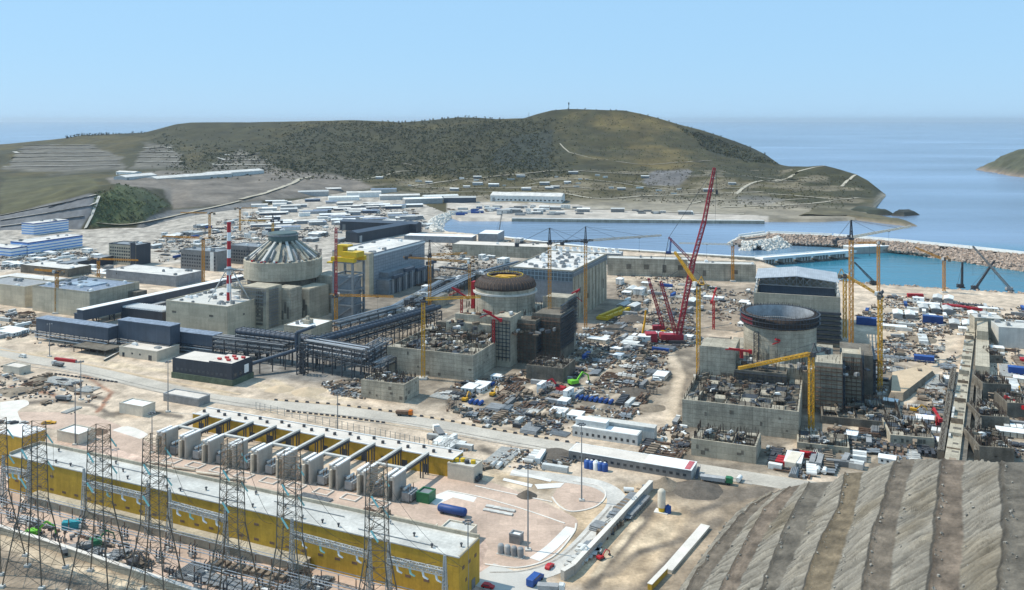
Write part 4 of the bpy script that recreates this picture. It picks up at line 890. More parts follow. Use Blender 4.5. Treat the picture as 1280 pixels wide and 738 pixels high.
rack('second open frame of grey pipes running back behind the first', (452,440), (482,424), 17, 10, 5, 4, seed=7, step=7)
rack('short rack of grey pipes beside the unfinished grey block', (470,455), (490,446), 10, 6, 4, 2, seed=8)
rack('low grey rack between the trestle and the left turbine hall', (420,404), (500,383), 10, 9, 5, 2, seed=9)
rack('dark rack of pipes between the two left turbine halls', (520,378), (604,338), 9, 9, 5, 2, seed=12)
rack('dark rack of pipes behind the brown dome', (560,352), (650,328), 8, 8, 4, 2, seed=13)
rack('low rack of pipes at the foot of the left turbine hall', (486,388), (552,352), 8, 7, 4, 2, seed=14)
for i, (x_, y_, w_, d2, h_, l_) in enumerate(((548,372,26,18,9,'dark low plant building left of the brown dome'), (580,352,34,16,8,'dark low plant building behind the brown dome'), (520,392,22,16,8,'dark low plant building beside the pipe trestle end'), (612,345,20,14,10,'grey plant building between dome and ribbed hall'), (500,402,18,12,6,'small grey plant building beside the trestle'))):
    box_bldg('plant_building', l_, 'building', (x_, y_), h_, -22, w_, d2, M['concrete_dark'] if i % 2 else M['concrete_raw'], M['greyp'], .6, 8)
a, b = G(292,462,5), G(372,437,12); t = thing('pipe_bridge', 'sloping pair of grey pipes rising from the black building to a tall bend', 'pipe', (0,0,0))
for s_ in (-1.3, 1.3):
    o = Vector((.4*s_, .9*s_, 0)); part(t, 'pipe', MB().rod(a+o, b+o, 1.1, 12).rod(b+o, b+o+Vector((0,0,11)), 1.1, 12).rod(b+o+Vector((0,0,11)), b+o+Vector((10,4,14)), 1.1, 12), M['blueclad'] if s_ < 0 else M['steelgrey'])
for k in range(6): c = a+(b-a)*k/5; part(t, 'post', MB().bar((c.x, c.y, 0), (c.x, c.y, c.z-1.1), .6), M['steel'])
c = G(378,468); t = thing('pipe_tower', 'dark square pipe tower at the bend of the pipes', 'tower', (c.x, c.y, 0), R(-23))
part(t, 'frame', MB().lattice((0,0,0),(0,0,18), 5, 6, up=(0,1,0), leg=.5, brace=.3), M['steel']); 
for k in range(4): part(t, 'pipe', MB().rod((-1.8+k*1.2, 0, 0), (-1.8+k*1.2, 0, 19), .5, 8), M['steel'])

# --- long foundation strip at the right and its neighbours
a, b = G(1189,580), G(1213,416); L_ = (b-a).length; t = thing('foundation_wall', 'very long pale concrete strip running back from the terraced slope', 'foundation', (a.x, a.y, 0), math.atan2(b.y-a.y, b.x-a.x))
part(t, 'deck', MB().box(-20, L_, -3.6, 2.4, 0, 5), M['concrete']); part(t, 'side_wall', MB().box(-20, L_, -6.4, -3.61, 0, 3.6), M['concrete_dark'])
for k in range(24): x = -10+k*(L_-10)/24; part(t, 'pit', MB().box(x, x+rnd.uniform(2, 5), -3+rnd.uniform(0, 2), -.4+rnd.uniform(0, 1.5), 5.01, 5.08), M['concrete_dark'] if k % 3 else M['timber'])
for k in range(12): x = rnd.uniform(0, L_); part(t, 'starter_wall', MB().box(x, x+rnd.uniform(3, 9), 1.2, 2.2, 5.01, 5+rnd.uniform(1, 2.5)), M['concrete_pale'])
for k in range(14): part(t, 'frame_wall', MB().box(6+k*(L_-12)/14, 6.6+k*(L_-12)/14, -3.4, 2.2, 5.01, 5.6+(k*7 % 5)*.5), M['concrete_raw'] if k % 2 else M['timber'])
a, b = G(1228,470), G(1228,418); L_ = (b-a).length; t = thing('foundation_wall', 'second shorter pale strip beside the far end of the long one', 'foundation', (a.x, a.y, 0), math.atan2(b.y-a.y, b.x-a.x))
part(t, 'deck', MB().box(0, L_, -4, 4, 0, 6), M['concrete']); part(t, 'end_block', MB().box(L_*.62, L_, -3.5, 3.5, 6.01, 12), M['concrete'])
open_block('foundation_block', 'dark walled pit with yellow formwork at the right edge', 'foundation', (1268,561), 7, -12, 15, 26, 2, 3, 31, wall=M['concrete_dark'], floor=.2)
open_block('foundation_block', 'grey concrete frame right of the second strip', 'foundation', (1264,481), 9, -12, 15, 20, 2, 2, 32, wall=M['concrete_dark'], floor=.3)
open_block('foundation_block', 'dark reinforced pit below the grey mast of the yellow crane', 'foundation', (1130,530), 4, -18, 40, 40, 5, 4, 33, wall=M['concrete_dark'], floor=.3)
open_block('foundation_block', 'dark concrete pit right of the middle of the long strip', 'foundation', (1262,522), 6, -12, 14, 24, 2, 4, 41, wall=M['concrete_dark'], floor=.3)
open_block('foundation_block', 'half built dark frame at the right edge above the pits', 'foundation', (1300,506), 8, -12, 16, 22, 2, 3, 42, wall=M['concrete_dark'], floor=.4)
open_block('foundation_block', 'small concrete frame left of the long strip near the slope', 'foundation', (1168,548), 5, -14, 20, 26, 3, 4, 43, wall=M['concrete'], floor=.4)
open_block('foundation_block', 'small dark pit right of the second strip', 'foundation', (1254,445), 5, -12, 9, 18, 2, 3, 44, wall=M['concrete_dark'], floor=.4)
open_block('foundation_block', 'low reinforced base before the block of the right unit', 'foundation', (1062,560), 3, -18, 24, 20, 4, 3, 45, wall=M['concrete'], floor=.4)
for i, (l_, x0, y0, x1, y1, hh_) in enumerate((('dark trench wall along the left side of the long strip', 1176, 576, 1192, 470, 5), ('pale pipe wall left of the long strip', 1188, 520, 1196, 470, 2.5), ('dark trench wall right of the long strip', 1222, 576, 1224, 480, 5))):
    a_, b_ = G(x0, y0), G(x1, y1); t = thing('trench_wall', l_, 'wall', (a_.x, a_.y, 0), math.atan2(b_.y-a_.y, b_.x-a_.x)); L_ = (b_-a_).length
    part(t, 'wall', MB().box(0, L_, -1.5, 1.5, 0, hh_), M['concrete_dark'] if i != 1 else M['concrete_pale'])
    q = MB()
    for k in range(int(L_/1.5)): q.bar((k*1.5, rnd.uniform(-1, 1), hh_-.5), (k*1.5, rnd.uniform(-1, 1), hh_+rnd.uniform(.5, 2.5)), .18)
    tag(part(t, 'rebar', q, M['rebar']), kind='stuff')
box_bldg('concrete_block', 'pale concrete block at the far right near the shore', 'building', (1256,400), 14, -15, 20, 16, M['concrete_raw'], M['concrete_pale'], .5, 2)
box_bldg('concrete_block', 'bright concrete block cut by the right edge near the shore', 'building', (1292,412), 14, -15, 22, 20, M['concrete_pale'], M['concrete_pale'], .5, 2)
# ------------------------------------------------------------------ roads, yards (thin sheets stepped above the ground)
def patch(name, P, m, z=.03, cat=None):
    bm = bmesh.new(); v = [bm.verts.new((*G(x, y)[:2], z)) for x, y in P]; f = bm.faces.new(v); bm.normal_update()
    if f.normal.z < 0: f.normal_flip()
    bmesh.ops.triangulate(bm, faces=bm.faces[:]); me = bpy.data.meshes.new(name); bm.to_mesh(me); bm.free(); me.materials.append(m); uv(me)
    return struct(name, me, None)
GL = lambda x, y: G(x, y)
struct('main_road', strip(smoothP([(-40,430),(40,449),(110,463),(215,487),(270,499),(340,506),(420,513),(500,524),(560,534),(640,549),(730,564),(800,576),(880,588),(960,601),(1030,612)]), 13.5, GL, .05, 8), M['asphalt'])
for P in ([(0,437),(110,456),(215,478),(300,493)], [(340,500),(420,506),(520,519),(640,540),(700,550)], [(330,514),(420,521),(500,533),(540,540)]):
    struct('verge', strip(smoothP(P), 2.4, GL, .09, 8), M['sandpatch'])
patch('paved_yard', smoothP([(505,610),(560,592),(640,612),(705,640),(722,652),(716,668),(690,695),(660,708),(610,706),(604,700),(606,676),(540,655),(480,640)], 3), M['paving'], .04)
patch('paved_yard', smoothP([(-30,660),(20,600),(120,585),(260,620),(420,660),(560,700),(580,750),(300,752),(150,700)], 3), M['paving'], .035)
patch('paved_yard', smoothP([(0,540),(60,535),(140,560),(250,590),(380,625),(480,648),(500,612),(300,575),(200,560),(120,520),(0,515)], 3), M['paving'], .045)
patch('paved_yard', smoothP([(690,622),(704,605),(742,606),(756,620),(744,634),(712,640)], 5), M['paving'], .07)
patch('white_slab', smoothP([(0,503),(30,500),(36,506),(22,515),(28,533),(0,537)],3), M['kerb'], .06)
patch('white_slab', smoothP([(140,538),(160,533),(185,543),(175,549)],3), M['kerb'], .065)
patch('white_slab', [(532,624),(560,613),(596,622),(592,628),(566,622),(545,632)], M['slab'], .065)
struct('loop_road', strip(smoothP([(612,722),(660,720),(700,706),(730,680),(752,655),(770,634),(768,618),(748,606),(716,600),(672,594),(640,590)]), 8.5, GL, .1, 5), mat('loop_road_surface', (.52,.49,.44), .9, .2, .09, .8))
struct('loop_road', strip(smoothP([(600,716),(630,728),(670,745),(700,770)]), 16, GL, .105, 5), mat('loop_road_surface_wide', (.50,.475,.43), .9, .08, .1, 1.0))
def kerb(P, w=.7, h=.14): 
    q = [GL(*p) for p in smoothP(P)]; mb = MB()
    for a, b in zip(q, q[1:]): mb.bar(a+Vector((0,0,.16)), b+Vector((0,0,.16)), w, h*2)
    struct('kerb', mb, M['kerb'])
for P in ([(606,706),(650,710),(690,697),(716,668),(720,655)], [(690,622),(700,634),(716,640),(744,634),(757,620),(748,608),(716,602)], [(560,614),(600,622),(650,636),(706,655)], [(594,608),(640,618),(690,628)], [(0,598),(20,606),(30,628)]): kerb(P)
struct('path', strip(smoothP([(668,700),(690,684),(714,660)]), 4.5, GL, .12, 5), M['slab'])
for P in ([(630,598),(666,606),(664,610),(628,601)], [(668,606),(706,604),(700,610),(672,612)], [(640,588),(690,600),(688,603),(638,592)]): patch('white_slab', P, M['slab'], .16)

_rl = [0]
def ribbon(name, P, wd, m, lift=.07):
    _rl[0] += 1; lift += .008*_rl[0]; struct(name, strip(smoothP(P), wd, GL, lift, 5), M[m])
for P in ([(612,716),(655,714),(696,700),(724,678),(748,652),(764,633)], [(20,456),(110,470),(215,494),(340,514),(500,533),(640,557),(800,584),(940,606)], [(20,452),(110,466),(215,490),(340,510),(500,528),(640,553),(800,580),(940,602)]): ribbon('tyre_track', P, .9, 'tyre', .11) if M.setdefault('tyre', mat('tyre_track_dust', (.33,.30,.26), .95, .3, .3, 1.2)) else 0
# ------------------------------------------------------------------ foreground: gas insulated switchgear halls, blast walls, portals
UA = R(-24.15); UU = Vector((math.cos(UA), math.sin(UA), 0)); VV = Vector((-math.sin(UA), math.cos(UA), 0))
def UV(p): return (p.x*UU.x+p.y*UU.y, p.x*VV.x+p.y*VV.y)
def XY(u, v, z=0): return UU*u+VV*v+Vector((0, 0, z))
t = box_bldg('yellow_hall', 'very long yellow hall with white roof behind the lattice pylons', 'hall', (574,698), 15, -24.15, 219, 15.2, M['yellowwall'], mat('hall_roof', (.54,.525,.48), .85, .22, .08, .8, lines=(6,3.8,.07,.86)), 0)
part(t, 'parapet', MB().box(-219.1, .1, 14.6, 15.3, 15.01, 16.4).box(-.5, .1, .3, 14.59, 15.01, 15.6).box(-219.1, -218.6, .3, 14.59, 15.01, 16.4), M['concrete'])
part(t, 'roof_edge', MB().box(-219.1, .1, -.25, .3, 15.01, 15.4), M['concrete_pale'])
for k in range(24): part(t, 'roof_vent', MB().rod((0,0,0), (0,0,.9), .28, 8).rod((0,0,.9), (0,0,1.3), .5, 8), M['cranedark'] if k % 4 else M['greyp'], loc=(-212+k*9+rnd.uniform(-3,3), rnd.choice((2.2, 2.4, 7, 11.8)), 15.16))
for k in range(5): part(t, 'roof_pipe', MB().rod((-210+k*42,0,0),(-178+k*42,0,0),.14,6), M['steelgrey'], loc=(0, 3.4+k % 2*6, 15.4))
openings(t, 'front', [(-214+k*7.2, z, 2.2, .9) for k in range(30) for z in ((4.5,) if k % 3 else (4.5, 10))], .1, name='louvre', m='rust')
openings(t, 'side', [(3,10,1.6,1.2),(7.5,10,1.6,1.2),(12,10,1.6,1.2),(5,5,1.2,1.2)], .1, name='louvre', m='rust'); part(t, 'door', MB().box(.03, .2, 9, 11.5, 0, 3.4), M['greyp'])
part(t, 'lean_to', MB().box(-200, -60, -5.5, -.3, 0, 3).box(-200.3, -59.7, -5.8, -.05, 3.01, 3.3), M['concrete'])
p = G(9,600); solo('yellow_hall', 'short end of a yellow hall cut by the left edge', 'hall', MB().box(-16, 0, 0, 12, 0, 15).box(-16.2, .2, -.2, 12.2, 15.01, 15.5, 1), [M['yellowwall'], M['white']], (p.x+1, p.y+10, 0), UA)
t = box_bldg('yellow_hall', 'lower yellow hall with white roof behind the row of blast walls', 'hall', (566,575), 8, -24.15, 152, 10, M['yellowwall'], M['roofpale'], 0)
part(t, 'roof_edge', MB().box(-152, .15, -.3, .25, 8.01, 8.5).box(-.3, .15, .26, 9.7, 8.01, 8.5).box(-152, .15, 9.72, 10.2, 8.01, 8.6), M['white'])
for k in range(22): part(t, 'roof_vent', MB().rbox(0, 0, 0, 1.1, 1.1, 1.3), M['cranedark'], loc=(-148+k*6.8, 4+(k % 2)*3, 8.16))
openings(t, 'front', [(-146+k*11, .0, 3, 4) for k in range(13)], .1, name='door', m='darkclad')
g10 = UV(G(493,628)); g1 = UV(G(211,565.5)); g1 = (g1[0], g10[1]); fv = UV(G(566,575,8))[1]
NWL = 10; step_ = (g10[0]-g1[0])/(NWL-1)
RK = ['at the left end', 'second from the left', 'third from the left', 'fourth from the left', 'fifth from the left', 'fifth from the right', 'fourth from the right', 'third from the right', 'next to the right end', 'by the green container']
for i in range(NWL):
    u = g1[0]+step_*i; v = g10[1]; o = XY(u, v)
    t = thing('blast_wall', 'pale grey concrete blast wall %s of its row' % RK[i], 'wall', o, UA, 'blast walls between the transformers')
    part(t, 'slab', MB().box(-1.0, 0, 0, 9.6, 0, 10.4), M['blast']); part(t, 'cap', MB().box(-1.3, .2, -.2, 9.8, 10.41, 10.9), M['white'])
    part(t, 'slab', MB().box(-4.6, -3.6, .6, 9.0, 0, 9.8), M['blast']); part(t, 'cap', MB().box(-4.8, -3.4, .4, 9.2, 9.81, 10.5), M['white'])
    part(t, 'tie_beam', MB().box(-3.59, -1.01, .6, 1.6, 8.4, 9.6).box(-3.59, -1.01, 8, 9, 8.4, 9.6), M['concrete_pale'])
    part(t, 'column', MB().box(-3.9, -3.1, -.9, .58, 0, 8.5), M['creamp'])
    part(t, 'bracket', MB().rod((.02, 5.5, 4), (1.8, 5.5, 4.4), .8, 10, r2=.5), M['greyp'])
    t = thing('duct_portal', 'white duct portal from yellow hall to blast wall %s' % RK[i], 'portal', o, UA, 'duct portals of the blast walls')
    yb = fv-v-.4
    part(t, 'beam', MB().box(-2.8, -1.4, 9.9, yb, 9.2, 10.0), M['concrete_pale']); part(t, 'duct', MB().box(-2.8, -1.4, 9.9, yb, 8.0, 9.19), M['steel'])
    for yy in (yb-1.5, yb-6): 
        for xx in (-2.9, -1.6): part(t, 'leg', MB().box(xx, xx+.45, yy, yy+.45, 0, 7.99), M['steel'])
    if i % 2 == 0 and i < NWL-1: part(t, 'cross_beam', MB().box(-1.38, step_-2.85, 11, 12.6, 9.2, 10.0), M['concrete_pale'])
    # transformer standing right of the wall
    if i < NWL:
        t = thing('transformer', 'grey transformer beside the blast wall %s' % RK[i], 'transformer', XY(u+2.6, v+1.5), UA, 'transformers between the blast walls')
        part(t, 'tank', MB().box(0, 3.6, 0, 7, .5, 4), M['greyp']); part(t, 'plinth', MB().box(-.4, 4, -.4, 7.4, 0, .49), M['concrete_dark'])
        for k in range(6): part(t, 'radiator', MB().box(3.7, 4.7, .2+k*1.1, .9+k*1.1, .9, 3.6), M['steelgrey'])
        part(t, 'conservator', MB().rod((.6, 1, 5), (.6, 6, 5), .6, 12), M['whitep'])
        for k in range(3): part(t, 'bushing', MB().rod((2.4, 1.2+k*2.2, 4.01), (2.4, 1.2+k*2.2, 6.4), .22, 8, r2=.12), M['rust'])
# low kerbed bays and plinths in front of the walls
for k in range(9):
    o = XY(g1[0]+step_*(k+.4), g10[1]-7); solo('bund', 'low white edged concrete bund in front of the blast wall %s' % RK[k], 'bund', MB().box(0, 8, 0, .5, 0, .6).box(0, 8, 5, 5.5, 0, .6).box(0, .5, .5, 5, 0, .6).box(7.5, 8, .5, 5, 0, .6), M['kerb'], o, UA, 'concrete bunds in front of the blast walls')
    if k < 4: solo('bund_pipe', 'long cream pipe lying before the blast wall %s' % RK[k], 'pipe', MB().rod((-3, -4, .7), (9, -2.5, .9), .55, 8), M['creamp'], o, UA, 'cream pipes in front of the blast walls')
def stub_bldg(name, label, ftop, h, w, d, wall, roof, rz=-24.15, **k): return box_bldg(name, label, 'building', ftop, h, rz, w, d, wall, roof, .7, **k)
t = stub_bldg('beige_store', 'small beige block with yellow units on its open roof right of the yellow hall', (592,586), 6.5, 13, 9, M['creamp'], M['concrete_pale'])
for k in range(4): part(t, 'roof_unit', MB().lathe([(.01,1.5),(1.1,1.4),(1.2,0)], 12), M['yellowp'] if k != 2 else M['cranedark'], loc=(-10.5+k*2.6, 4+k % 2, 6.66))
part(t, 'hose_reel', MB().rod((.4,2,1.4),(1.5,2,1.4),1.2,12).rod((.4,5,1.4),(1.5,5,1.4),1.2,12), M['steel'])
t = stub_bldg('beige_store', 'small beige open topped block right of the blast wall row', (586,668), 4, 12, 7, M['creamp'], M['concrete_pale'])
part(t, 'low_wall', MB().box(-17, -12.1, 0, .5, 0, 2.4).box(-17, -16.5, .5, 6, 0, 2.4), M['creamp'])
stub_bldg('beige_store', 'cream pitched block near the dark stockpile at the left', (98,545), 4.5, 15, 10, M['creamp'], M['white'])
stub_bldg('beige_store', 'cream block with white roof behind the row of blast walls', (178,510), 5, 17, 9, M['creamp'], M['white'])
stub_bldg('beige_store', 'small cream hut beside the road at the far left', (24,461), 4, 15, 8, M['creamp'], M['roofpale'])
stub_bldg('long_store', 'long grey low store beside the road above the blast walls', (248,500), 4, 26, 9, M['greyp'], M['roofpale'])
t = stub_bldg('transport_box', 'dark green container standing by the last blast wall', (536,620), 3.6, 6, 6, M['greenp'], M['steelgrey'])
for i, (x, y) in enumerate(((206,500),(214,502))): pass
# blue tank container and row of grey tanks
o = G(548,640); t = thing('tank', 'long blue cylindrical tank lying in the paved yard', 'tank', o, UA)
part(t, 'shell', MB().lathe([(.01,0),(1.3,.2),(1.7,.8),(1.7,12),(1.3,12.6),(.01,12.8)], 20), M['bluep'], smooth=True); t.children[0].rotation_euler = (0, R(90), 0); t.children[0].location = (0, 0, 2.0)
part(t, 'saddle', MB().box(2, 2.8, -1.4, 1.4, 0, .8), M['cranedark']); part(t, 'saddle', MB().box(10, 10.8, -1.4, 1.4, 0, .8), M['cranedark'])
t = None
for k in range(4):
    o = XY(*UV(G(626+k*8.2, 692+k*1.6)))
    if t is None:
        t = thing('water_tank', 'leftmost of four grey upright tanks in the paved yard', 'tank', o, UA, 'grey upright tanks in the yard'); part(t, 'shell', MB().lathe([(1.2,.3),(1.2,3.0),(.9,3.5),(.01,3.6)], 20), M['greyp'], smooth=True); part(t, 'base', MB().box(-1.3,1.3,-1.3,1.3,0,.29), M['concrete_pale']); tk = t
    else: dup(tk, o, UA, ['','second from left of four grey upright tanks in the yard','third from left of four grey upright tanks in the yard','rightmost of four grey upright tanks in the yard'][k])
t = stub_bldg('pump_hut', 'small grey pump hut behind the four grey tanks', (650,672), 3, 4.5, 3.5, M['greyp'], M['white'])
for r_ in range(2):
    for k in range(4):
        o = G(612+k*9+r_*-3, 634+k*1.8+r_*4.5); solo('precast_unit', 'pinkish precast unit lying in two rows on the paved yard', 'precast unit', MB().box(-1.6,1.6,-1,1,.12,.6).box(-1.4,1.4,-.8,-.4,0,.119).box(-1.4,1.4,.4,.8,0,.119), M['concrete_pale'], o, UA+.1, 'precast units on the paved yard')
# ------------------------------------------------------------------ lighting masts
def light_mast(label, base, top, heads=6):
    o = G(*base); h = (base[1]-top)*MPP(base[1]); t = thing('light_mast', label, 'light mast', o, 0, 'tall lighting masts')
    part(t, 'pole', MB().rod((0,0,.6), (0,0,h), .34, 10, r2=.17), M['steelgrey']); part(t, 'foot', MB().box(-1.1,1.1,-1.1,1.1,0,.6), M['concrete_pale'])
    part(t, 'crown_ring', MB().lathe([(1.2,h-.4),(1.5,h-.4),(1.5,h-.1),(1.2,h-.1)], 16, closed=True).bar((-1.3,0,h-.25),(1.3,0,h-.25),.12).bar((0,-1.3,h-.25),(0,1.3,h-.25),.12), M['steel'])
    for k in range(heads): a = 2*math.pi*k/heads; part(t, 'floodlight', MB().rbox(0,0,0,.7,.5,.6,a), M['steelgrey'], loc=(1.5*math.cos(a), 1.5*math.sin(a), h-.5))
    return t
for label, b, y in (('light mast standing by the four grey tanks', (660,688), 583), ('light mast on the paved island inside the road loop', (727,626), 530), ('light mast in front of the end of the long yellow hall', (585,742), 652),
    ('light mast beside the cream pitched block', (94,556), 478), ('light mast on the dirt in front of the beige store', (101,500), 452), ('light mast with blue head near the black building', (210,515), 452),
    ('light mast behind the lower yellow hall', (422,552), 490), ('light mast left of the row of blast walls', (190,566), 516), ('light mast by the front galleries at the left', (62,446), 405)): light_mast(label, b, y)
# ------------------------------------------------------------------ lattice pylons of the overhead lines
def make_pylon():
    t = thing('lattice_pylon', 'x', 'pylon', (0,0,0), 0, 'dark lattice pylons in front of the long yellow hall')
    zt, zw, wb, ww = 55.0, 27.0, 14.5, 6.4
    def w_(z): return wb+(ww-wb)*z/zw if z < zw else ww+(5.2-ww)*(z-zw)/(zt-zw)
    C = [(-1,-1),(1,-1),(1,1),(-1,1)]
    for sx, sy in C:
        q = MB()
        for z0, z1 in ((.6,zw),(zw,zt)): q.bar((sx*w_(z0)/2, sy*w_(z0)/2, z0), (sx*w_(z1)/2, sy*w_(z1)/2, z1),   .33 if z0 < zw else .25)
        part(t, 'leg', q, M['pylon']); part(t, 'footing', MB().rbox(sx*wb/2, sy*wb/2, 0, 1.8, 1.8, .8), M['concrete_pale'])
    q = MB(); zs = [.8, 8.5, 15.5, 21.5, 27]
    for z0, z1 in zip(zs, zs[1:]):
        for i in range(4):
            a, b = C[i], C[(i+1) % 4]; q.bar((a[0]*w_(z0)/2,a[1]*w_(z0)/2,z0), (b[0]*w_(z1)/2,b[1]*w_(z1)/2,z1), .11).bar((b[0]*w_(z0)/2,b[1]*w_(z0)/2,z0), (a[0]*w_(z1)/2,a[1]*w_(z1)/2,z1), .11).bar((a[0]*w_(z1)/2,a[1]*w_(z1)/2,z1), (b[0]*w_(z1)/2,b[1]*w_(z1)/2,z1), .11)
    part(t, 'lower_bracing', q, M['pylon'])
    q = MB(); n = 6
    for j in range(n):
        z0 = zw+(47-zw)*j/n; z1 = zw+(47-zw)*(j+1)/n
        for i in range(4):
            a, b = C[i], C[(i+1) % 4]; q.bar((a[0]*w_(z0)/2,a[1]*w_(z0)/2,z0), (b[0]*w_(z1)/2,b[1]*w_(z1)/2,z1), .10).bar((b[0]*w_(z0)/2,b[1]*w_(z0)/2,z0), (a[0]*w_(z1)/2,a[1]*w_(z1)/2,z1), .10).bar((a[0]*w_(z1)/2,a[1]*w_(z1)/2,z1), (b[0]*w_(z1)/2,b[1]*w_(z1)/2,z1), .10)
    part(t, 'shaft_bracing', q, M['pylon'])
    q = MB(); n = 4
    for j in range(n):
        z0 = 47+(zt-47)*j/n; z1 = 47+(zt-47)*(j+1)/n
        for i in range(4):
            a, b = C[i], C[(i+1) % 4]; q.bar((a[0]*w_(z0)/2,a[1]*w_(z0)/2,z0), (b[0]*w_(z1)/2,b[1]*w_(z1)/2,z1), .10).bar((b[0]*w_(z0)/2,b[1]*w_(z0)/2,z0), (a[0]*w_(z1)/2,a[1]*w_(z1)/2,z1), .10).bar((a[0]*w_(z1)/2,a[1]*w_(z1)/2,z1), (b[0]*w_(z1)/2,b[1]*w_(z1)/2,z1), .10)
    part(t, 'head_bracing', q, M.setdefault('pylontop', mat('pylon_tan_top', (.27,.17,.10), .7, .25, .4, 2)))
    for z, l in ((38, 5.5), (48, 5)):
        for s_ in (-1, 1):
            part(t, 'cross_arm', MB().bar((0,s_*2.6,z),(0,s_*(2.6+l),z+.6),.2).bar((1.8,s_*2.6,z),(0,s_*(2.6+l),z+.6),.16).bar((-1.8,s_*2.6,z),(0,s_*(2.6+l),z+.6),.16).bar((0,s_*2.6,z+2.4),(0,s_*(2.6+l),z+.6),.16), M['pylon'])
            part(t, 'insulator', MB().rod((0,s_*(2.4+l),z+.4),(2.2,s_*(2.6+l),z-2.8),.28,8), M['insul'])
    return t
pyl = make_pylon()
PL = [((43,722),'second from the left'), ((124,728),'third from the left'), ((193,752),'fourth from the left'), ((290,762),'fifth from the left'), ((362,786),'sixth from the left'), ((471,806),'furthest right'), ((-6,706),'at the left edge')]
for i, (b, w_) in enumerate(PL):
    o = pyl if i == 0 else dup(pyl, (0,0,0)); o.location = G(*b); o.rotation_euler.z = UA+.35; o['label'] = 'dark lattice pylon %s of the row' % w_; s_ = (.98, .98, 1.0, 1.0, 1.0, 1.0, .95)[i]; o.scale = (s_,)*3
# gantries carrying the downleads along the yellow hall
M['galv'] = mat('galvanised_steel', (.42,.42,.40), .5, .15, .3, 1.5)
def gantry(label, P0, P1, z, g='steel gantries along the front of the yellow hall'):
    a = G(*P0, z); b = G(*P1, z); L_ = math.hypot(b.x-a.x, b.y-a.y); t = thing('line_gantry', label, 'gantry', (a.x, a.y, 0), math.atan2(b.y-a.y, b.x-a.x), g)
    part(t, 'beam', MB().lattice((0,0,z),(L_,0,z), 1.6, int(L_/1.7), leg=.26, brace=.17), M['galv'])
    for x in (0, L_): part(t, 'post', MB().lattice((x,0,0),(x,0,z+5.5), 1.8, 10, up=(1,0,0), leg=.26, brace=.16, w2=.5), M['galv'])
    for k in range(4):
        x = L_*(k+.6)/4.3; part(t, 'insulator', MB().rod((x,0,z-.8),(x+.9,-.6,z-2.6),.42,8,r2=.36).rod((x+.9,-.6,z-2.6),(x+2.4,-.4,z-3.2),.36,8,r2=.25), M['insul'] if k % 3 == 1 else M['white'])
    return t
for i, (a, b, w_) in enumerate((((4,586),(36,592),'at the left end'), ((105,603),(185,622),'second from the left'), ((212,630),(282,649),'third from the left'), ((365,668),(462,694),'fourth from the left'), ((486,700),(556,716),'at the right end by the hall corner'))):
    gantry('grey lattice gantry %s before the yellow hall' % w_, a, b, 14)
# switchgear in the yard: rows of post insulators, busbars, breakers
def make_post():
    t = thing('bus_support', 'x', 'switchgear', (0,0,0)); part(t, 'stand', MB().bar((0,0,0),(0,0,2.6),.35), M['steelgrey']); part(t, 'insulator', MB().rod((0,0,2.6),(0,0,4.8),.22,8,r2=.16), M['rust']); part(t, 'cap', MB().rod((0,0,4.8),(0,0,5.0),.3,8), M['pipe']); return t
ps = make_post(); first = True; hv0 = UV(G(574,698,15)); ncount = 0
for row_ in range(3):
    for k in range(30):
        u = hv0[0]-212+k*7.1; v = hv0[1]-9-row_*7.5
        if rnd.random() < .12: continue
        o = XY(u, v); lab = 'grey post insulator in the %s row in front of the yellow hall' % ['nearest to the wall', 'middle', 'outer'][row_]
        if first: ps.location = o; ps.rotation_euler.z = UA; ps['label'] = lab; ps['group'] = 'post insulators in the switchyard'; first = False
        else: dup(ps, o, UA, lab, 'post insulators in the switchyard')
for row_ in range(3): 
    q = MB(); 
    for k in range(2): q.rod((-214, k*1.6, 5.2), (-6, k*1.6, 5.2), .14, 6)
    solo('busbar', 'long pale busbar over the %s row of post insulators' % ['inner', 'middle', 'outer'][row_], 'busbar', q, M['pipe'], XY(hv0[0], hv0[1]-9-row_*7.5), UA)
def make_breaker():
    t = thing('circuit_breaker', 'x', 'switchgear', (0,0,0)); part(t, 'frame', MB().box(-2,2,-.5,.5,1.2,1.7).bar((-1.6,0,0),(-1.6,0,1.2),.3).bar((1.6,0,0),(1.6,0,1.2),.3), M['steelgrey'])
    part(t, 'cabinet', MB().box(-.6,.6,-1,-.52,.5,2), M['whitep']); 
    for x in (-1.5, 0, 1.5): part(t, 'pole', MB().rod((x,0,1.71),(x,0,4.2),.3,8,r2=.22).rod((x,0,4.2),(x+.4,.6,5),.2,8), M['steel'])
    return t
bk = make_breaker(); first = True
for row_, dv in enumerate((12.5, 20, 28)):
    for k in range(18):
        if rnd.random() < .25: continue
        o = XY(hv0[0]-205+k*11.3+row_*3, hv0[1]-dv); lab = 'dark circuit breaker in the %s line of the switchyard' % ['inner', 'middle', 'outer'][row_]
        if first: bk.location = o; bk.rotation_euler.z = UA; bk['label'] = lab; bk['group'] = 'circuit breakers in the switchyard'; first = False
        else: dup(bk, o, UA, lab, 'circuit breakers in the switchyard')
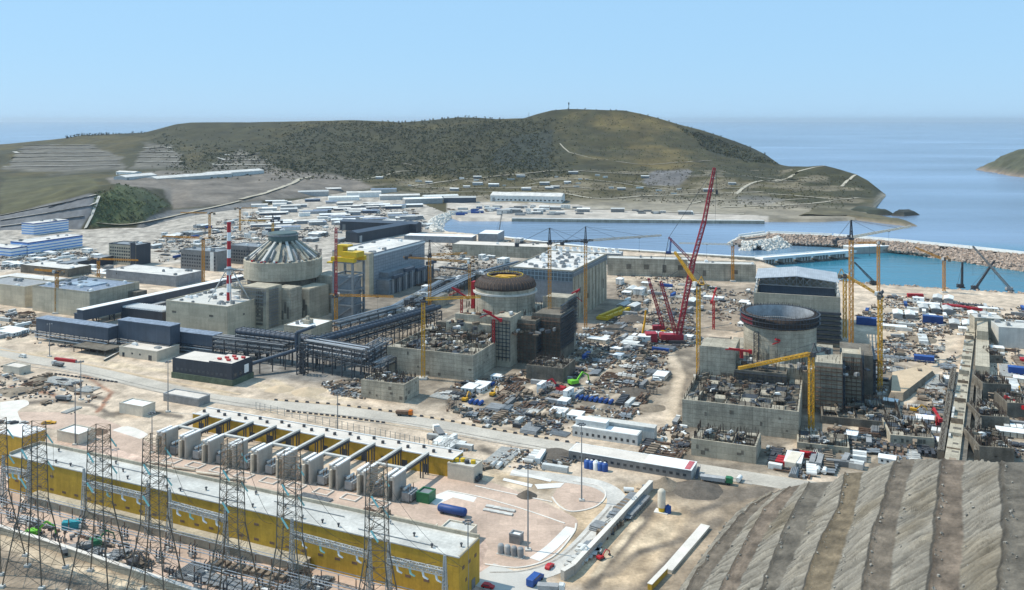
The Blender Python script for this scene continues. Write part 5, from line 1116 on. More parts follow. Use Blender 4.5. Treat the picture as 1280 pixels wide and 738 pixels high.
# walls at the bottom left and lower right
def wall3(label, P, h, th, m, cap=True, name='retaining_wall'):
    t = thing(name, label, 'wall', (0,0,0)); q = MB(); c = MB(); pts = [G(*p) for p in P]
    for a, b in zip(pts, pts[1:]): q.bar(a+Vector((0,0,h/2)), b+Vector((0,0,h/2)), th, h); c.bar(a+Vector((0,0,h+.12)), b+Vector((0,0,h+.12)), th+.3, .2)
    part(t, 'wall', q, m); part(t, 'coping', c, M['kerb']); return t
wall3('long low concrete wall below the switchyard at the bottom left', smoothP([(-20,660),(60,685),(140,712),(215,737),(300,768)], 3), 2.6, 1.2, M['concrete'])
wall3('straight grey retaining wall right of the loop road', [(703,726),(716,718),(814,611)], 3.4, 1.6, M['blast'])
wall3('cream retaining strip at the foot of the terraced slope', [(834,716),(882,660)], 1.0, 3.4, M['creamp'])
wall3('yellow footed wall continuing the cream strip down to the bottom edge', [(812,738),(832,717)], 2.0, 1.5, M['yellowwall'])
wall3('low dark wall at the edge of the galleries yard', [(130,452),(158,437)], 1.2, .6, M['concrete_dark'])
# fence of posts along the road
q = None; k = 0
for P in [(320,512),(420,535),(500,552),(562,566)],: 
    pts = [G(*p) for p in smoothP(P, 12)]
    fr = thing('post_fence', 'long fence of thin concrete posts between the road and yellow hall', 'fence', (0,0,0))
    for i, a in enumerate(pts):
        part(fr, 'post', MB().bar((0,0,0),(0,0,4.2),.3) if i == 0 else fr.children[0].data, M['concrete_pale'], loc=a)
    q = MB()
    for a, b in zip(pts, pts[1:]):
        for z in (1.2, 2.6, 3.9): q.bar(a+Vector((0,0,z)), b+Vector((0,0,z)), .07)
    part(fr, 'rail', q, M['steelgrey'])
# long grey accommodation block by the road
t = box_bldg('site_office', 'long grey single storey site office with pale roof beside the road', 'office', (864,589), 4.3, -24.5, 58, 11, M['greyp'], M['roofpale'], .2, 0, sidewall=M['whitep'])
part(t, 'white_roof_end', MB().box(-22, .2, -.2, 11.2, 4.52, 4.6), M['white']); part(t, 'red_roof_panel', MB().box(-3.2, -.6, .5, 10.5, 4.62, 4.68), mat('red_roof_panel', (.45,.12,.13), .7))
winrows(t, 'front', -55, -3, 18, (1.5,), 1.5, 1.1); part(t, 'stair', MB().bar((1.5,3,0),(1.5,9,3.2),1.4,.3).bar((2.2,3,1),(2.2,9,4.2),.1), M['steel'])
t = thing('blue_tank', 'blue tank leftmost of the group beside the long site office', 'tank', G(734,585), UA, 'tanks beside the site office'); part(t, 'shell', MB().lathe([(1.5,0),(1.5,3),(1,3.6),(.01,3.7)], 20), M['bluep'], smooth=True); part(t, 'lid', MB().lathe([(.5,3.72),(.5,4),(.01,4)], 12), M['white']); bt = t
dup(bt, G(739.5,586), UA, 'blue tank second in the group beside the long site office'); dup(bt, G(750.5,588), UA, 'third blue tank beside the long site office right of the white one'); dup(bt, G(756,589), UA, 'rightmost blue tank beside the long site office')
t = thing('white_tank', 'white tank between blue tanks beside the long site office', 'tank', G(745,587), UA); part(t, 'shell', MB().lathe([(1.5,0),(1.5,3.2),(1,3.8),(.01,3.9)], 20), M['white'], smooth=True); part(t, 'lid', MB().lathe([(.5,3.92),(.5,4.2),(.01,4.2)], 12), M['white'])
t = thing('silo', 'cream upright silo by the trench under the terraced slope', 'silo', G(827,640), UA); part(t, 'shell', MB().lathe([(1.6,2),(1.6,8.4),(1,9.2),(.01,9.3)], 20), M['creamp'], smooth=True); part(t, 'base', MB().lathe([(1.2,.3),(1.5,1.99)], 12), M['yellowp']); part(t, 'slab', MB().box(-2.8,2.8,-2,2,0,.29), M['slab'])
t = thing('tank', 'upright blue tank beside the cream silo', 'tank', G(835,641), UA); part(t, 'shell', MB().lathe([(1.3,0),(1.3,2.6),(.01,3)], 16), M['bluep'], smooth=True); part(t, 'lid', MB().lathe([(.4,2.95),(.4,3.3),(.01,3.3)], 10), M['bluep'])
# dirt piles
def pile(label, base, r, h, m, seed=0):
    n = 28; V = []; rr = random.Random(seed)
    for j in range(9):
        f = j/8
        for i in range(n): a = 2*math.pi*i/n; k = r*f*(1+.22*noise.noise((math.cos(a)*1.3+seed, math.sin(a)*1.3, seed))); V.append((k*math.cos(a), k*math.sin(a)*.9, max(0, h*(1-f)**1.1*(1+.25*noise.noise((math.cos(a)*2*f+seed, math.sin(a)*2*f, 3)))) if j < 8 else -.1))
    mb = MB(); mb.add(V, [(j*n+i, (j+1)*n+i, (j+1)*n+(i+1) % n, j*n+(i+1) % n) for j in range(8) for i in range(n)])
    return solo('dirt_pile', label, 'dirt pile', mb, m, G(*base), group='dirt piles', smooth=True)
for i, (l, b, r_, h, m) in enumerate((('small dark dirt pile beside the light mast on the sandy lot', (659,620), 4.6, 2.6, 'dirtdark'), ('grey brown dirt pile at the head of the grey retaining wall', (832,607), 7, 4, 'dirt'), ('dark dirt bank below the road near the green machine', (870,612), 12, 3, 'dirtdark'),
   ('wide low dark pile beside the row of black boulders', (690,571), 12, 1.6, 'dirtdark'), ('rusty brown stockpile near the cream pitched block', (124,541), 5, 2.6, 'rust'), ('reddish dirt pile left of the road at far left', (50,476), 7, 2.4, 'dirt'), ('long dirt bank across the far left yard', (20,490), 12, 2, 'dirt'),
   ('pale sandy heap in front of the vertical pipe bend', (385,490), 10, 3, 'sandpatch'), ('sandy heap by the road in front of the small grey block', (350,487), 9, 2, 'sandpatch'), ('brown excavation heap beside the unfinished grey block', (560,490), 9, 2.5, 'dirtdark'), ('dark heap among the yards by the crawler crane', (770,412), 15, 4, 'dirtdark'),
   ('dark heap behind the yellow beams', (790,400), 16, 4, 'dirtdark'), ('brown mound near the yellow mast at the right', (1150,425), 12, 3, 'dirt'), ('dark dug earth below the open cylinder unit', (1060,480), 12, 3, 'dirtdark'), ('brown spoil heap in the far right yard', (1240,480), 10, 3, 'dirt'), ('dark rubble heap beside the long strip', (1180,545), 8, 3, 'dirtdark'), ('dark spoil in the middle yard', (790,490), 10, 2.4, 'dirtdark'), ('reddish spoil strip beside the road in the middle yard', (812,510), 9, 2, 'dirt'))): pile(l, b, r_, h, M[m], i*3+1)
# sand platform cut beside the right unit
P = [(1110,502),(1112,472),(1160,462),(1170,470),(1128,503)]
q = [G(x, y) for x, y in P]; c_ = sum(q, Vector())/len(q); mb = MB(); n = len(q)
vs = [tuple(p) for p in q]+[tuple(c_+(p-c_)*.86+Vector((0,0,4))) for p in q]
solo('sand_platform', 'flat topped sand platform with steep brown sides', 'earthwork', mb.add(vs, [(i, (i+1) % n, n+(i+1) % n, n+i) for i in range(n)], 1).add(vs[n:], [tuple(range(n))], 0), [M['sandpatch'], M['dirt']])
for p_ in (mb,): pass
# ------------------------------------------------------------------ cranes
def tower_crane(label, base, yjib, jib=60, az=0, counter=18, col='craney', top=9, kind='flat', luff=35, mast_w=2.0, jcol=None, ztop=None, zb=0, dark=False, name='tower_crane', upper=None):
    """base: photograph pixel of the mast foot; yjib: photograph row of the jib root; az: direction of the jib in degrees from +x"""
    o = G(*base, zb); h = H-(yjib-HY)*o.y/F-zb if ztop is None else ztop
    t = thing(name, label, 'tower crane', (o.x, o.y, zb), 0, 'tower cranes over the building site'); m = M[col]; jm = M[jcol or col]
    part(t, 'foundation', MB().box(-2.6, 2.6, -2.6, 2.6, 0, 1.2), M['concrete_pale'])
    n = max(6, int(h/2.6)); part(t, 'mast', MB().lattice((0,0,1.2), (0,0,h), mast_w, n, up=(1,0,0), leg=.34, brace=.2), m)
    a = R(az); d = Vector((math.cos(a), math.sin(a), 0)); s_ = Vector((-d.y, d.x, 0)); zj = h+1.6
    part(t, 'slewing_ring', MB().lathe([(1.5,h),(1.9,h+.2),(1.9,h+1.2),(1.4,h+1.5)], 14), M['cranedark'])
    part(t, 'cab', MB().rbox(*(s_*2.2+d*1.0)[:2], h+.6, 2.0, 1.6, 2.3, a), M['whitep'] if not dark else M['cranedark'])
    cm = M['cranedark'] if dark else jm
    q = MB().bar((-d*1+Vector((0,0,zj))), (-d*counter+Vector((0,0,zj))), 1.5, .45).bar((-d*1+s_*.9+Vector((0,0,zj+1))), (-d*counter+s_*.9+Vector((0,0,zj+1))), .12).bar((-d*1-s_*.9+Vector((0,0,zj+1))), (-d*counter-s_*.9+Vector((0,0,zj+1))), .12)
    part(t, 'counter_jib', q, cm); part(t, 'counterweight', MB().rbox(*(-d*(counter-1.5))[:2], zj-2.2, 2.6, 2.0, 2.6, a), M['cranedark'] if dark else M['concrete_dark'])
    part(t, 'winch', MB().rbox(*(-d*(counter-5))[:2], zj+.25, 2.2, 1.4, 1.3, a), M['cranedark'])
    if kind == 'luff':
        tip = d*jib*math.cos(R(luff))+Vector((0,0,zj+jib*math.sin(R(luff)))); ap = -d*2.5+Vector((0,0,zj+top))
        part(t, 'jib', MB().lattice(d*1.5+Vector((0,0,zj)), tip, 1.5, int(jib/2), up=(0,0,1) if luff < 70 else (1,0,0), leg=.34, brace=.22, w2=1.0), jm)
        part(t, 'tower_head', MB().bar(d*.5+Vector((0,0,zj)), ap, .4).bar(-d*5+Vector((0,0,zj)), ap, .35), cm)
        part(t, 'tie', MB().bar(ap, tip, .14).bar(ap, -d*(counter-1)+Vector((0,0,zj)), .14), M['cranedark'])
    else:
        tip = d*jib+Vector((0,0,zj)); 
        part(t, 'jib', MB().lattice(d*1.2+Vector((0,0,zj+.3)), tip+Vector((0,0,.3)), 1.5, int(jib/2.2), leg=.32, brace=.2, w2=1.1, tri=True), jm)
        if kind == 'hammer':
            ap = Vector((0,0,zj+top)); part(t, 'tower_head', MB().lattice((0,0,zj), ap, 1.7, 4, up=(1,0,0), leg=.36, brace=.2, w2=.5), cm)
            part(t, 'tie', MB().bar(ap, d*jib*.38+Vector((0,0,zj+1)), .16).bar(ap, d*jib*.75+Vector((0,0,zj+1)), .16).bar(ap, -d*(counter-2)+Vector((0,0,zj)), .2), M['cranedark'])
        tr = d*jib*rnd.uniform(.4, .8); part(t, 'trolley', MB().rbox(*tr[:2], zj-.9, 1.8, 1.4, .5, a), M['cranedark'])
        dp = rnd.uniform(6, 15); part(t, 'hook_block', MB().bar(tr+Vector((0,0,zj-.9)), tr+Vector((0,0,zj-dp)), .1).rbox(*tr[:2], zj-dp-1.2, .7, .5, 1.2, a), M['cranedark'])
    if upper:                                   # striped mast extension
        zt = H-(upper-HY)*o.y/F
        part(t, 'mast_top', MB().lattice((0,0,zj+.3), (0,0,zt-zb), 1.5, 8, up=(1,0,0), leg=.34, brace=.22), M['redp'])
    return t
TC = tower_crane
TC('small yellow crane mast in front of the grey block at the left', (71,392), 342, 24, 160, 8, 'craneo')
TC('yellow crane with short jib by the sandy lot at the left', (123,352), 326, 44, -12, 12, 'craneo')
TC('orange mast crane between the grey offices and the stack', (254,364), 300, 44, 165, 12, 'craneo')
TC('yellow crane behind the ribbed reactor roof with dark head', (341,322), 278, 40, 175, 12, 'craney', 8, 'hammer', dark=True)
t = TC('orange crane with long low jib and red mast top beside the domed reactor', (420,418), 372, 44, -8, 5, 'craneo', upper=285)
TC('yellow crane with dark counter jib left of the brown dome', (537,408), 322, 30, 20, 20, 'craneo', 12, 'hammer', dark=True)
TC('bright yellow crane mast before the unfinished block of the middle unit', (529,474), 378, 36, 12, 12, 'craney', dark=True)
TC('yellow luffing crane behind the brown dome pointing left', (587,372), 330, 60, 178, 8, 'craneo', 5, 'luff', 4)
TC('yellow hammerhead crane with dark jib right of the brown dome', (687,440), 306, 32, 16, 25, 'craneo', 10, 'hammer', jcol='cranedark', dark=True)
TC('yellow hammerhead crane with long pale jib reaching over the harbour', (732,412), 304, 70, 26, 22, 'craneo', 11, 'hammer', jcol='creamp', dark=True)
TC('yellow luffing crane with raised jib left of the open cylinder', (873,472), 358, 26, 128, 8, 'craney', 5, 'luff', 42)
TC('tall yellow hammerhead crane with long pale jib beside the half roofed hall', (1064,442), 300, 92, 42, 24, 'craneo', 12, 'hammer', jcol='creamp', dark=True, mast_w=2.3)
TC('yellow crane with grey upper mast in the right hand yard', (1100,492), 372, 12, 60, 5, 'craney', mast_w=1.9, jcol='cranedark')
TC('yellow crane with jib reaching left over the block of the right unit', (1014,540), 446, 54, 214, 15, 'craney', 5, 'luff', 1, dark=True, mast_w=2.2)
TC('thin orange crane on the shore of the turquoise basin', (1180,366), 326, 26, 150, 6, 'craneo', 3, 'luff', 20)
TC('thin orange crane behind the half roofed hall', (1098,366), 306, 20, 180, 6, 'craneo')
TC('thin pale crane by the quay with its jib over the water', (916,352), 308, 52, 170, 8, 'craneo', jcol='creamp')
t = TC('yellow luffing crane jib hanging low beside the tall hammerhead crane', (1056,425), 348, 30, -40, 5, 'craney', 5, 'luff', -24)
TC('small orange crane in the middle of the far camp', (300,290), 262, 30, 10, 8, 'craneo')
TC('small orange crane left of the far camp', (262,300), 268, 40, 175, 8, 'craneo')
# red concrete placing booms
def placing_boom(label, base, top, yaw, zb=0, name='placing_boom'):
    o = G(*base, zb); h = (base[1]-top)*o.y/F; t = thing(name, label, 'concrete boom', (o.x, o.y, zb), R(yaw), 'red concrete placing booms')
    part(t, 'mast', MB().lattice((0,0,0),(0,0,h*.72), 1.3, 8, up=(1,0,0), leg=.3, brace=.2), M['redp']); z = h*.72
    part(t, 'boom', MB().bar((-4,0,z),(7,0,z+h*.28),1.1).bar((7,0,z+h*.28),(1,0,z+h*.2),.7).bar((1,0,z+h*.2),(9,0,z+1),.5), M['redp']); part(t, 'counterweight', MB().box(-5.6,-4.01,-1,1,z-1.2,z+.8), M['redp']); return t
for l, b, y, a, zb in (('red placing boom in front of the middle turbine hall', (713,424), 362, 10, 0), ('red placing boom left of the brown dome', (577,402), 360, 170, 20), ('red placing boom on the top of the right unit base', (982,452), 423, 200, 20), ('red placing boom left of the open cylinder', (927,448), 436, 180, 28),
   ('red placing boom beside the raised yellow jib', (892,412), 362, 60, 0), ('red placing boom in the yard at the right edge', (1270,520), 500, 110, 0), ('red placing boom by the dark pit in the right yard', (1172,535), 516, 80, 0), ('small red boom over the unfinished middle block', (617,430), 388, 170, 15)): placing_boom(l, b, y, a, zb)
# the big red crawler crane
o = G(845,428); t = thing('crawler_crane', 'giant dark red lattice crawler crane with tall leaning boom', 'crawler crane', o, 0); k_ = o.y/F
def rp(x, y, dy=0): return Vector(((x-845)*k_, dy, (428-y)*k_))
part(t, 'track', MB().box(-6,6,-5.6,-3.4,0,2.2), M['cranedark']); part(t, 'track', MB().box(-6,6,3.4,5.6,0,2.2), M['cranedark'])
part(t, 'body', MB().box(-8,5,-3,3,2.21,6), M['craner']); part(t, 'cab', MB().box(5.02,7.4,-3.2,-1,2.4,5.4), M['whitep']); part(t, 'counterweight', MB().box(-11.5,-8.02,-4,4,2.6,6.5), M['craner'])
part(t, 'main_boom', MB().lattice(rp(848,420), rp(866,328), 3.0, 22, up=(0,1,0), leg=.5, brace=.3), M['craner'])
part(t, 'luffing_jib', MB().lattice(rp(866,328), rp(880,278), 2.6, 14, up=(0,1,0), leg=.45, brace=.28), M['steelgrey']).data.materials[0] = M['craner']
part(t, 'jib_head', MB().lattice(rp(880,278), rp(893,210), 2.4, 18, up=(0,1,0), leg=.45, brace=.28, w2=1.4), M['craner'])
part(t, 'back_strut', MB().lattice(rp(866,328), rp(836,297), 1.8, 10, up=(0,1,0), leg=.35, brace=.2, w2=1), M['craner'])
part(t, 'derrick_mast', MB().lattice(rp(846,422), rp(826,352), 2.4, 16, up=(0,1,0), leg=.45, brace=.25, w2=1.6), M['craner'])
part(t, 'pendant', MB().bar(rp(893,210), rp(836,297), .22).bar(rp(836,297), rp(826,352), .25).bar(rp(836,297), rp(832,318), .3).bar(rp(826,352), rp(822,420), .25).bar(rp(826,352), rp(866,328), .22), M['cranedark'])
part(t, 'hook_block', MB().bar(rp(895,212), rp(896,238), .2).bar(rp(895,212), rp(894,280), .12).rbox(*rp(896,238)[:2], rp(896,238).z-3, 1.4, 1.2, 3, 0), M['cranedark'])
part(t, 'derrick_counterweight', MB().box(-22,-14,-4,4,.8,7), M['craner'])
o = G(838,420); t = thing('crawler_crane', 'second red crawler crane with short boom left of the giant one', 'crawler crane', o+Vector((-6,14,0)), 0); k_ = o.y/F
part(t, 'track', MB().box(-4,4,-3.6,-2.2,0,1.6), M['cranedark']); part(t, 'track', MB().box(-4,4,2.2,3.6,0,1.6), M['cranedark']); part(t, 'body', MB().box(-5,4,-2,2,1.61,4.6), M['craner'])
part(t, 'boom', MB().lattice((3,0,3), (-8,0,40), 2.2, 16, up=(0,1,0), leg=.45, brace=.28, w2=1.3), M['craner']); part(t, 'pendant', MB().bar((-5,0,4.6),(-8,0,40),.2), M['cranedark'])
o = G(806,422); t = thing('mobile_crane', 'yellow mobile crane with upright boom in the middle yard', 'mobile crane', o, R(20)); part(t, 'chassis', MB().box(-6,6,-1.4,1.4,.9,2), M['craney']); part(t, 'cab', MB().box(3.5,6,-1.3,1.3,2.01,3.6), M['craney'])
for x in (-4.5,-2,2,4.5):
    for s_ in (-1.3, 1.3): part(t, 'wheel', MB().rod((x,s_-.25,.7),(x,s_+.25,.7),.7,12), M['rubber'])
part(t, 'boom', MB().bar((-2,0,2.2),(0,0,12),1.2).bar((0,0,12),(.8,0,20),.9), M['craney'])
# slim dark crawler cranes on the shore
def lattice_crane(label, base, tip, col='cranedark', name='crawler_crane'):
    o = G(*base); t = thing(name, label, 'crawler crane', o, 0, 'slim crawler cranes on the shore'); k_ = o.y/F; tp = Vector(((tip[0]-base[0])*k_, 0, (base[1]-tip[1])*k_))
    part(t, 'track', MB().box(-3,3,-2.6,-1.5,0,1.2), M['cranedark']); part(t, 'track', MB().box(-3,3,1.5,2.6,0,1.2), M['cranedark']); part(t, 'body', MB().box(-3.5,2.5,-1.5,1.5,1.21,3.6), M[col])
    part(t, 'boom', MB().lattice((1,0,2), tp, 1.5, max(6, int(tp.length/2.4)), up=(0,1,0), leg=.4, brace=.25, w2=1), M[col]); part(t, 'tie', MB().bar((-3,0,3.6), tp, .18), M['cranedark']); part(t, 'hoist_line', MB().bar(tp, (tp.x, 0, tp.z*.35), .14), M['cranedark'])
for l, b, tp, c in (('dark crawler crane leaning right on the basin shore', (1219,362), (1243,326), 'cranedark'), ('grey crawler crane leaning left at the far right shore', (1262,364), (1216,308), 'greyp'), ('upright dark crawler crane on the basin shore', (1201,360), (1203,328), 'cranedark'),
    ('dark crawler crane leaning left behind the half roofed hall', (1092,356), (1068,328), 'cranedark'), ('crawler crane standing at the harbour corner with thin boom', (622,296), (628,264), 'greyp'), ('blue crawler crane by the red giant', (836,318), (839,298), 'bluep')): lattice_crane(l, b, tp, c)
# yellow bridge crane girders lying in the yard
o = G(754,400); t = thing('bridge_crane_girder', 'pair of long yellow bridge crane girders lying in the yard', 'girder', o, R(57))
part(t, 'girder', MB().box(0,40,-4.5,-2,.4,3.4), M['yellowp']); part(t, 'girder', MB().box(0,40,2,4.5,.4,3.4), M['yellowp']); part(t, 'end_truck', MB().box(-2.5,-.02,-5,5,.4,2.6), M['yellowp']); part(t, 'end_truck', MB().box(40.02,42.5,-5,5,.4,2.6), M['yellowp'])
for k in range(5): part(t, 'walkway_rail', MB().box(1+k*8,1.2+k*8,-5.2,-4.52,3.41,4.6), M['yellowp'])
# ------------------------------------------------------------------ quays, causeway, breakwater
def quay(label, P, wd, z0, z1, m=M['concrete_pale']):
    t = thing('quay_wall', label, 'quay', (0,0,0)); q = MB(); c = MB(); pts = [G(*p) for p in P]
    for a, b in zip(pts, pts[1:]): q.bar(a+Vector((0,0,(z0+z1)/2)), b+Vector((0,0,(z0+z1)/2)), wd, z1-z0); c.bar(a+Vector((0,0,z1+.3)), b+Vector((0,0,z1+.3)), wd*.5, .6)
    part(t, 'wall', q, M['concrete_raw']); part(t, 'coping', c, M['white'])
quay('white topped quay along the near side of the harbour', [(600,293.5),(700,306),(772,313)], 12, -8, .9)
quay('white topped quay in front of the two pump houses', [(772,313),(900,321),(955,324)], 10, -8, 1.4)
quay('pale quay of the far shore terminal', [(640,273.5),(760,275),(955,276.5)], 9, -8, .6)
a, b = G(952,323.5,3), G(1062,312.5,5); d_ = (b-a); L_ = math.hypot(d_.x, d_.y); t = thing('causeway_bridge', 'white decked causeway bridge on piers leading to the breakwater', 'bridge', (a.x, a.y, 0), math.atan2(d_.y, d_.x))
part(t, 'deck', MB().box(-4, L_+4, -7, 7, 2.4, 4.2), M['white']); part(t, 'parapet', MB().box(-4, L_+4, -7.2, -6.6, 4.21, 5.3).box(-4, L_+4, 6.6, 7.2, 4.21, 5.3), M['white'])
for k in range(5):
    x = L_*(.06+k*.2); part(t, 'pier_cap', MB().box(x-9, x+9, -9, 9, -4.6, -2.4), M['concrete_dark'])
    for j in range(4): part(t, 'pier', MB().box(x-7+j*4.2, x-5.4+j*4.2, -5, 5, -2.39, 2.39), M['concrete_pale'])
a, b = G(1062,312.5), G(1130,309.5); d_ = b-a; L_ = math.hypot(d_.x, d_.y); t = thing('caisson_quay', 'grey caisson wall where the causeway meets the breakwater', 'quay', (a.x, a.y, 0), math.atan2(d_.y, d_.x))
part(t, 'wall', MB().box(-2, L_, -8, 10, -9, 3.6), M['blast']); part(t, 'deck', MB().box(-2, L_+10, -8.5, 10.5, 3.61, 4.4), M['white'])
def rubble(P, inner, outer, zt, n, smin, smax, name, label, m, seed, cat='boulders'):
    """armour stones on both flanks of a mound along the line P (world)"""
    r = random.Random(seed); mb = MB(); pts = [Vector(p) for p in P]; ls = [(b-a).length for a, b in zip(pts, pts[1:])]; tot = sum(ls)
    for k in range(n):
        s_ = r.uniform(0, tot); i = 0
        while i < len(ls)-1 and s_ > ls[i]: s_ -= ls[i]; i += 1
        a, b = pts[i], pts[i+1]; f = s_/ls[i]; c = a+(b-a)*f; dn = (b-a).normalized(); sd_ = Vector((dn.y, -dn.x, 0))
        side = r.uniform(-1, 1); w_ = inner+(outer-inner)*abs(side); z = zt+(SEA-1-zt)*abs(side)
        q = c+sd_*(w_ if side > 0 else -w_); z0 = r.uniform(smin, smax); A = [r.uniform(.6, 1.1)*z0 for _ in range(3)]; rot = Matrix.Rotation(r.uniform(0, 6.28), 3, 'Z') @ Matrix.Rotation(r.uniform(-.6, .6), 3, 'X') @ Matrix.Rotation(r.uniform(-.6, .6), 3, 'Y')
        vs = []
        for sx in (-1, 1):
            for sy in (-1, 1):
                for sz in (-1, 1): vs.append(q+Vector((0,0,z))+rot @ Vector((sx*A[0]*r.uniform(.6,1), sy*A[1]*r.uniform(.6,1), sz*A[2]*r.uniform(.6,1))))
        mb.add(vs, [(0,1,3,2),(4,6,7,5),(0,4,5,1),(2,3,7,6),(0,2,6,4),(1,5,7,3)])
    return solo(name, label, cat, mb, m, kind='stuff')
def zr(P, z=4): return [G(x, y, z) for x, y in P]
BW = zr([(928,300),(960,295.5),(1040,299),(1130,307),(1210,315),(1290,324),(1420,339)])
t = thing('breakwater', 'long rubble breakwater with white parapet road on its crest', 'breakwater', (0,0,0)); q = MB(); c = MB(); e = MB()
for a, b in zip(BW, BW[1:]):
    dn = (b-a).normalized(); s_ = Vector((dn.y, -dn.x, 0)); 
    def qd(p, o, z): return (p+s_*o).x, (p+s_*o).y, z
    q.add([qd(a,-24,-9),qd(a,-7,4),qd(a,7,4),qd(a,24,-9),qd(b,-24,-9),qd(b,-7,4),qd(b,7,4),qd(b,24,-9)], [(0,4,5,1),(1,5,6,2),(2,6,7,3),(0,1,2,3),(4,7,6,5)]); c.bar(a+Vector((0,0,4.3))-s_*1, b+Vector((0,0,4.3))-s_*1, 9, .5); e.bar(a+Vector((0,0,5.4))-s_*5.5, b+Vector((0,0,5.4))-s_*5.5, 1.2, 2.6)
part(t, 'core', q, M['rock']); part(t, 'crest_road', c, M['concrete_pale']); part(t, 'parapet', e, M['white'])
rubble(BW[1:], 7, 23, 4.2, 4800, 1.1, 2.3, 'rubble_armour', 'reddish grey armour rock covering the breakwater flanks', M['rock'], 3)
rubble(zr([(924,303),(940,297.5),(972,296.5),(972,304),(945,308),(928,307)], 0), 0, 17, 5.5, 1900, 1.5, 2.8, 'concrete_armour', 'white concrete armour blocks heaped round the breakwater head', M['rockpale'], 4)
rubble(zr([(1128,313),(1180,320),(1240,329),(1300,338)], -1), 0, 9, 2, 900, 1.0, 2.4, 'rubble_armour', 'rubble berm at the inner foot of the breakwater', M['rock'], 6)
rubble(zr([(566,267),(551,271),(543,277),(541,284),(548,290)], 0), 1, 15, 3, 1100, 1.2, 2.6, 'shore_armour', 'pale boulders on the curved harbour corner', M['rockpale'], 5)
t = thing('rock_bund', 'curved pale boulder bund round the harbour corner', 'bund', (0,0,0)); q = MB(); 
cp = [G(x, y) for x, y in smoothP([(566,267),(551,271),(543,277),(541,284),(548,290)], 5)]
for a, b in zip(cp, cp[1:]): q.bar(a+Vector((0,0,.6)), b+Vector((0,0,.6)), 16, 2.4)
part(t, 'core', q, M['rockpale']); q = MB()
for a, b in zip(cp, cp[1:]): q.bar(a+Vector((0,0,2.1)), b+Vector((0,0,2.1)), 6, .4)
part(t, 'track', q, M['track'])
rubble(zr([(1010,345.5),(1060,354),(1120,358),(1280,368.5),(1400,377)], -1), 0, 7, 1, 700, .8, 2, 'shore_armour', 'dark boulders along the near shore of the turquoise basin', M['rock'], 7)
# ------------------------------------------------------------------ trees and bushes
def leafy(mb, c, r, n, rr, m=0, flat=.8):
    for k in range(n):
        th = rr.uniform(0, 6.28); ph = math.acos(rr.uniform(-.5, 1)); q = Vector((math.cos(th)*math.sin(ph), math.sin(th)*math.sin(ph), math.cos(ph)*flat))*r*rr.uniform(.45, 1.05)
        s_ = r*rr.uniform(.25, .5); n_ = Vector((rr.gauss(0,1), rr.gauss(0,1), rr.gauss(0,1))).normalized(); e = n_.orthogonal().normalized()*s_; g = n_.cross(e).normalized()*s_; p = c+q
        mb.add([p-e-g*.6, p+e*.8-g, p+e+g*.7, p-e*.7+g], [(0,1,2,3)], m)
rr = random.Random(9)
F1 = MB(); cnt = 0
fx, fy, fz = np.array(POLYH['forest'], float), None, None
def scatter_forest(P, n, smin, smax, rr, soft=0):
    mb = MB(); xs_ = [p[0] for p in P]; ys_ = [p[1] for p in P]; k = 0; tries = 0; A = np.array(P)
    while k < n and tries < n*40:
        tries += 1; x = rr.uniform(min(xs_)-soft*2, max(xs_)+soft*2); y = rr.uniform(min(ys_)-soft*.4, max(ys_)+soft*.5)
        if y < np.interp(x, RX, RY)+1.5: continue
        if not inpoly(np.array([x]), np.array([y]), P)[0]:
            if not soft or rr.random() > .75*math.exp(-dpoly(np.array([x]), np.array([y]), P)[0]/soft): continue
        if noise.noise((x/14, y/7, 2)) < -.22-.3*rr.random(): continue
        p = HILL(x, y); leafy(mb, p+Vector((0,0,1)), rr.uniform(smin, smax), 6, rr); k += 1
    return mb
solo('forest', 'dark pine and scrub woodland covering the middle of the far hill', 'woodland', scatter_forest(POLYH['forest'], 9000, 1.4, 4.2, rr, 9), M['leaf'], kind='stuff')
solo('scrub', 'scattered dark bushes over the olive slopes of the headland', 'scrub', scatter_forest([(430,224),(560,222),(700,216),(800,206),(960,208),(1060,222),(1090,240),(1050,262),(960,262),(760,250),(560,250)], 2600, .9, 2.2, rr), M['leaf'], kind='stuff')
solo('scrub', 'thin scrub on the round olive summit of the headland', 'scrub', scatter_forest([(690,150),(720,141),(800,144),(900,180),(970,206),(860,205),(720,204)], 900, 1.0, 2.4, rr), M['leaf2'], kind='stuff')
solo('scrub', 'dense dark brush along the right shoulder of the headland', 'scrub', scatter_forest([(845,158),(900,174),(940,189),(978,207),(930,203),(880,185)], 500, 2.5, 5, rr), M['leaf'], kind='stuff')
solo('scrub', 'green bushes covering the mound at the left', 'scrub', scatter_forest(POLYH['mound'], 420, 1.2, 2.8, rr), M['leaf2'], kind='stuff')
def tree(label, base, h, seed, m='leaf', fn=HILL, name='hill_tree'):
    r_ = random.Random(seed); o = fn(*base); t = thing(name, label, 'tree', o, 0, 'trees on the skyline of the far hill')
    part(t, 'trunk', MB().rod((0,0,-1.5),(r_.uniform(-.4,.4),0,h*.6),h*.09,6,r2=h*.04).bar((0,0,h*.4),(h*.2,0,h*.65),h*.03).bar((0,0,h*.35),(-h*.2,.1,h*.6),h*.03), M['rust'])
    q = MB()
    for k in range(7): leafy(q, Vector((r_.uniform(-.3,.3)*h, r_.uniform(-.3,.3)*h, h*r_.uniform(.12,.9))), h*.24, 10, r_)
    part(t, 'crown', q, M[m]); return t
for i in range(16): x = 82+i*3.4+rnd.uniform(-1, 1); tree('round dark tree in the row on the skyline at the left', (x, np.interp(x, RX, RY)+1), rnd.uniform(8, 12), i)
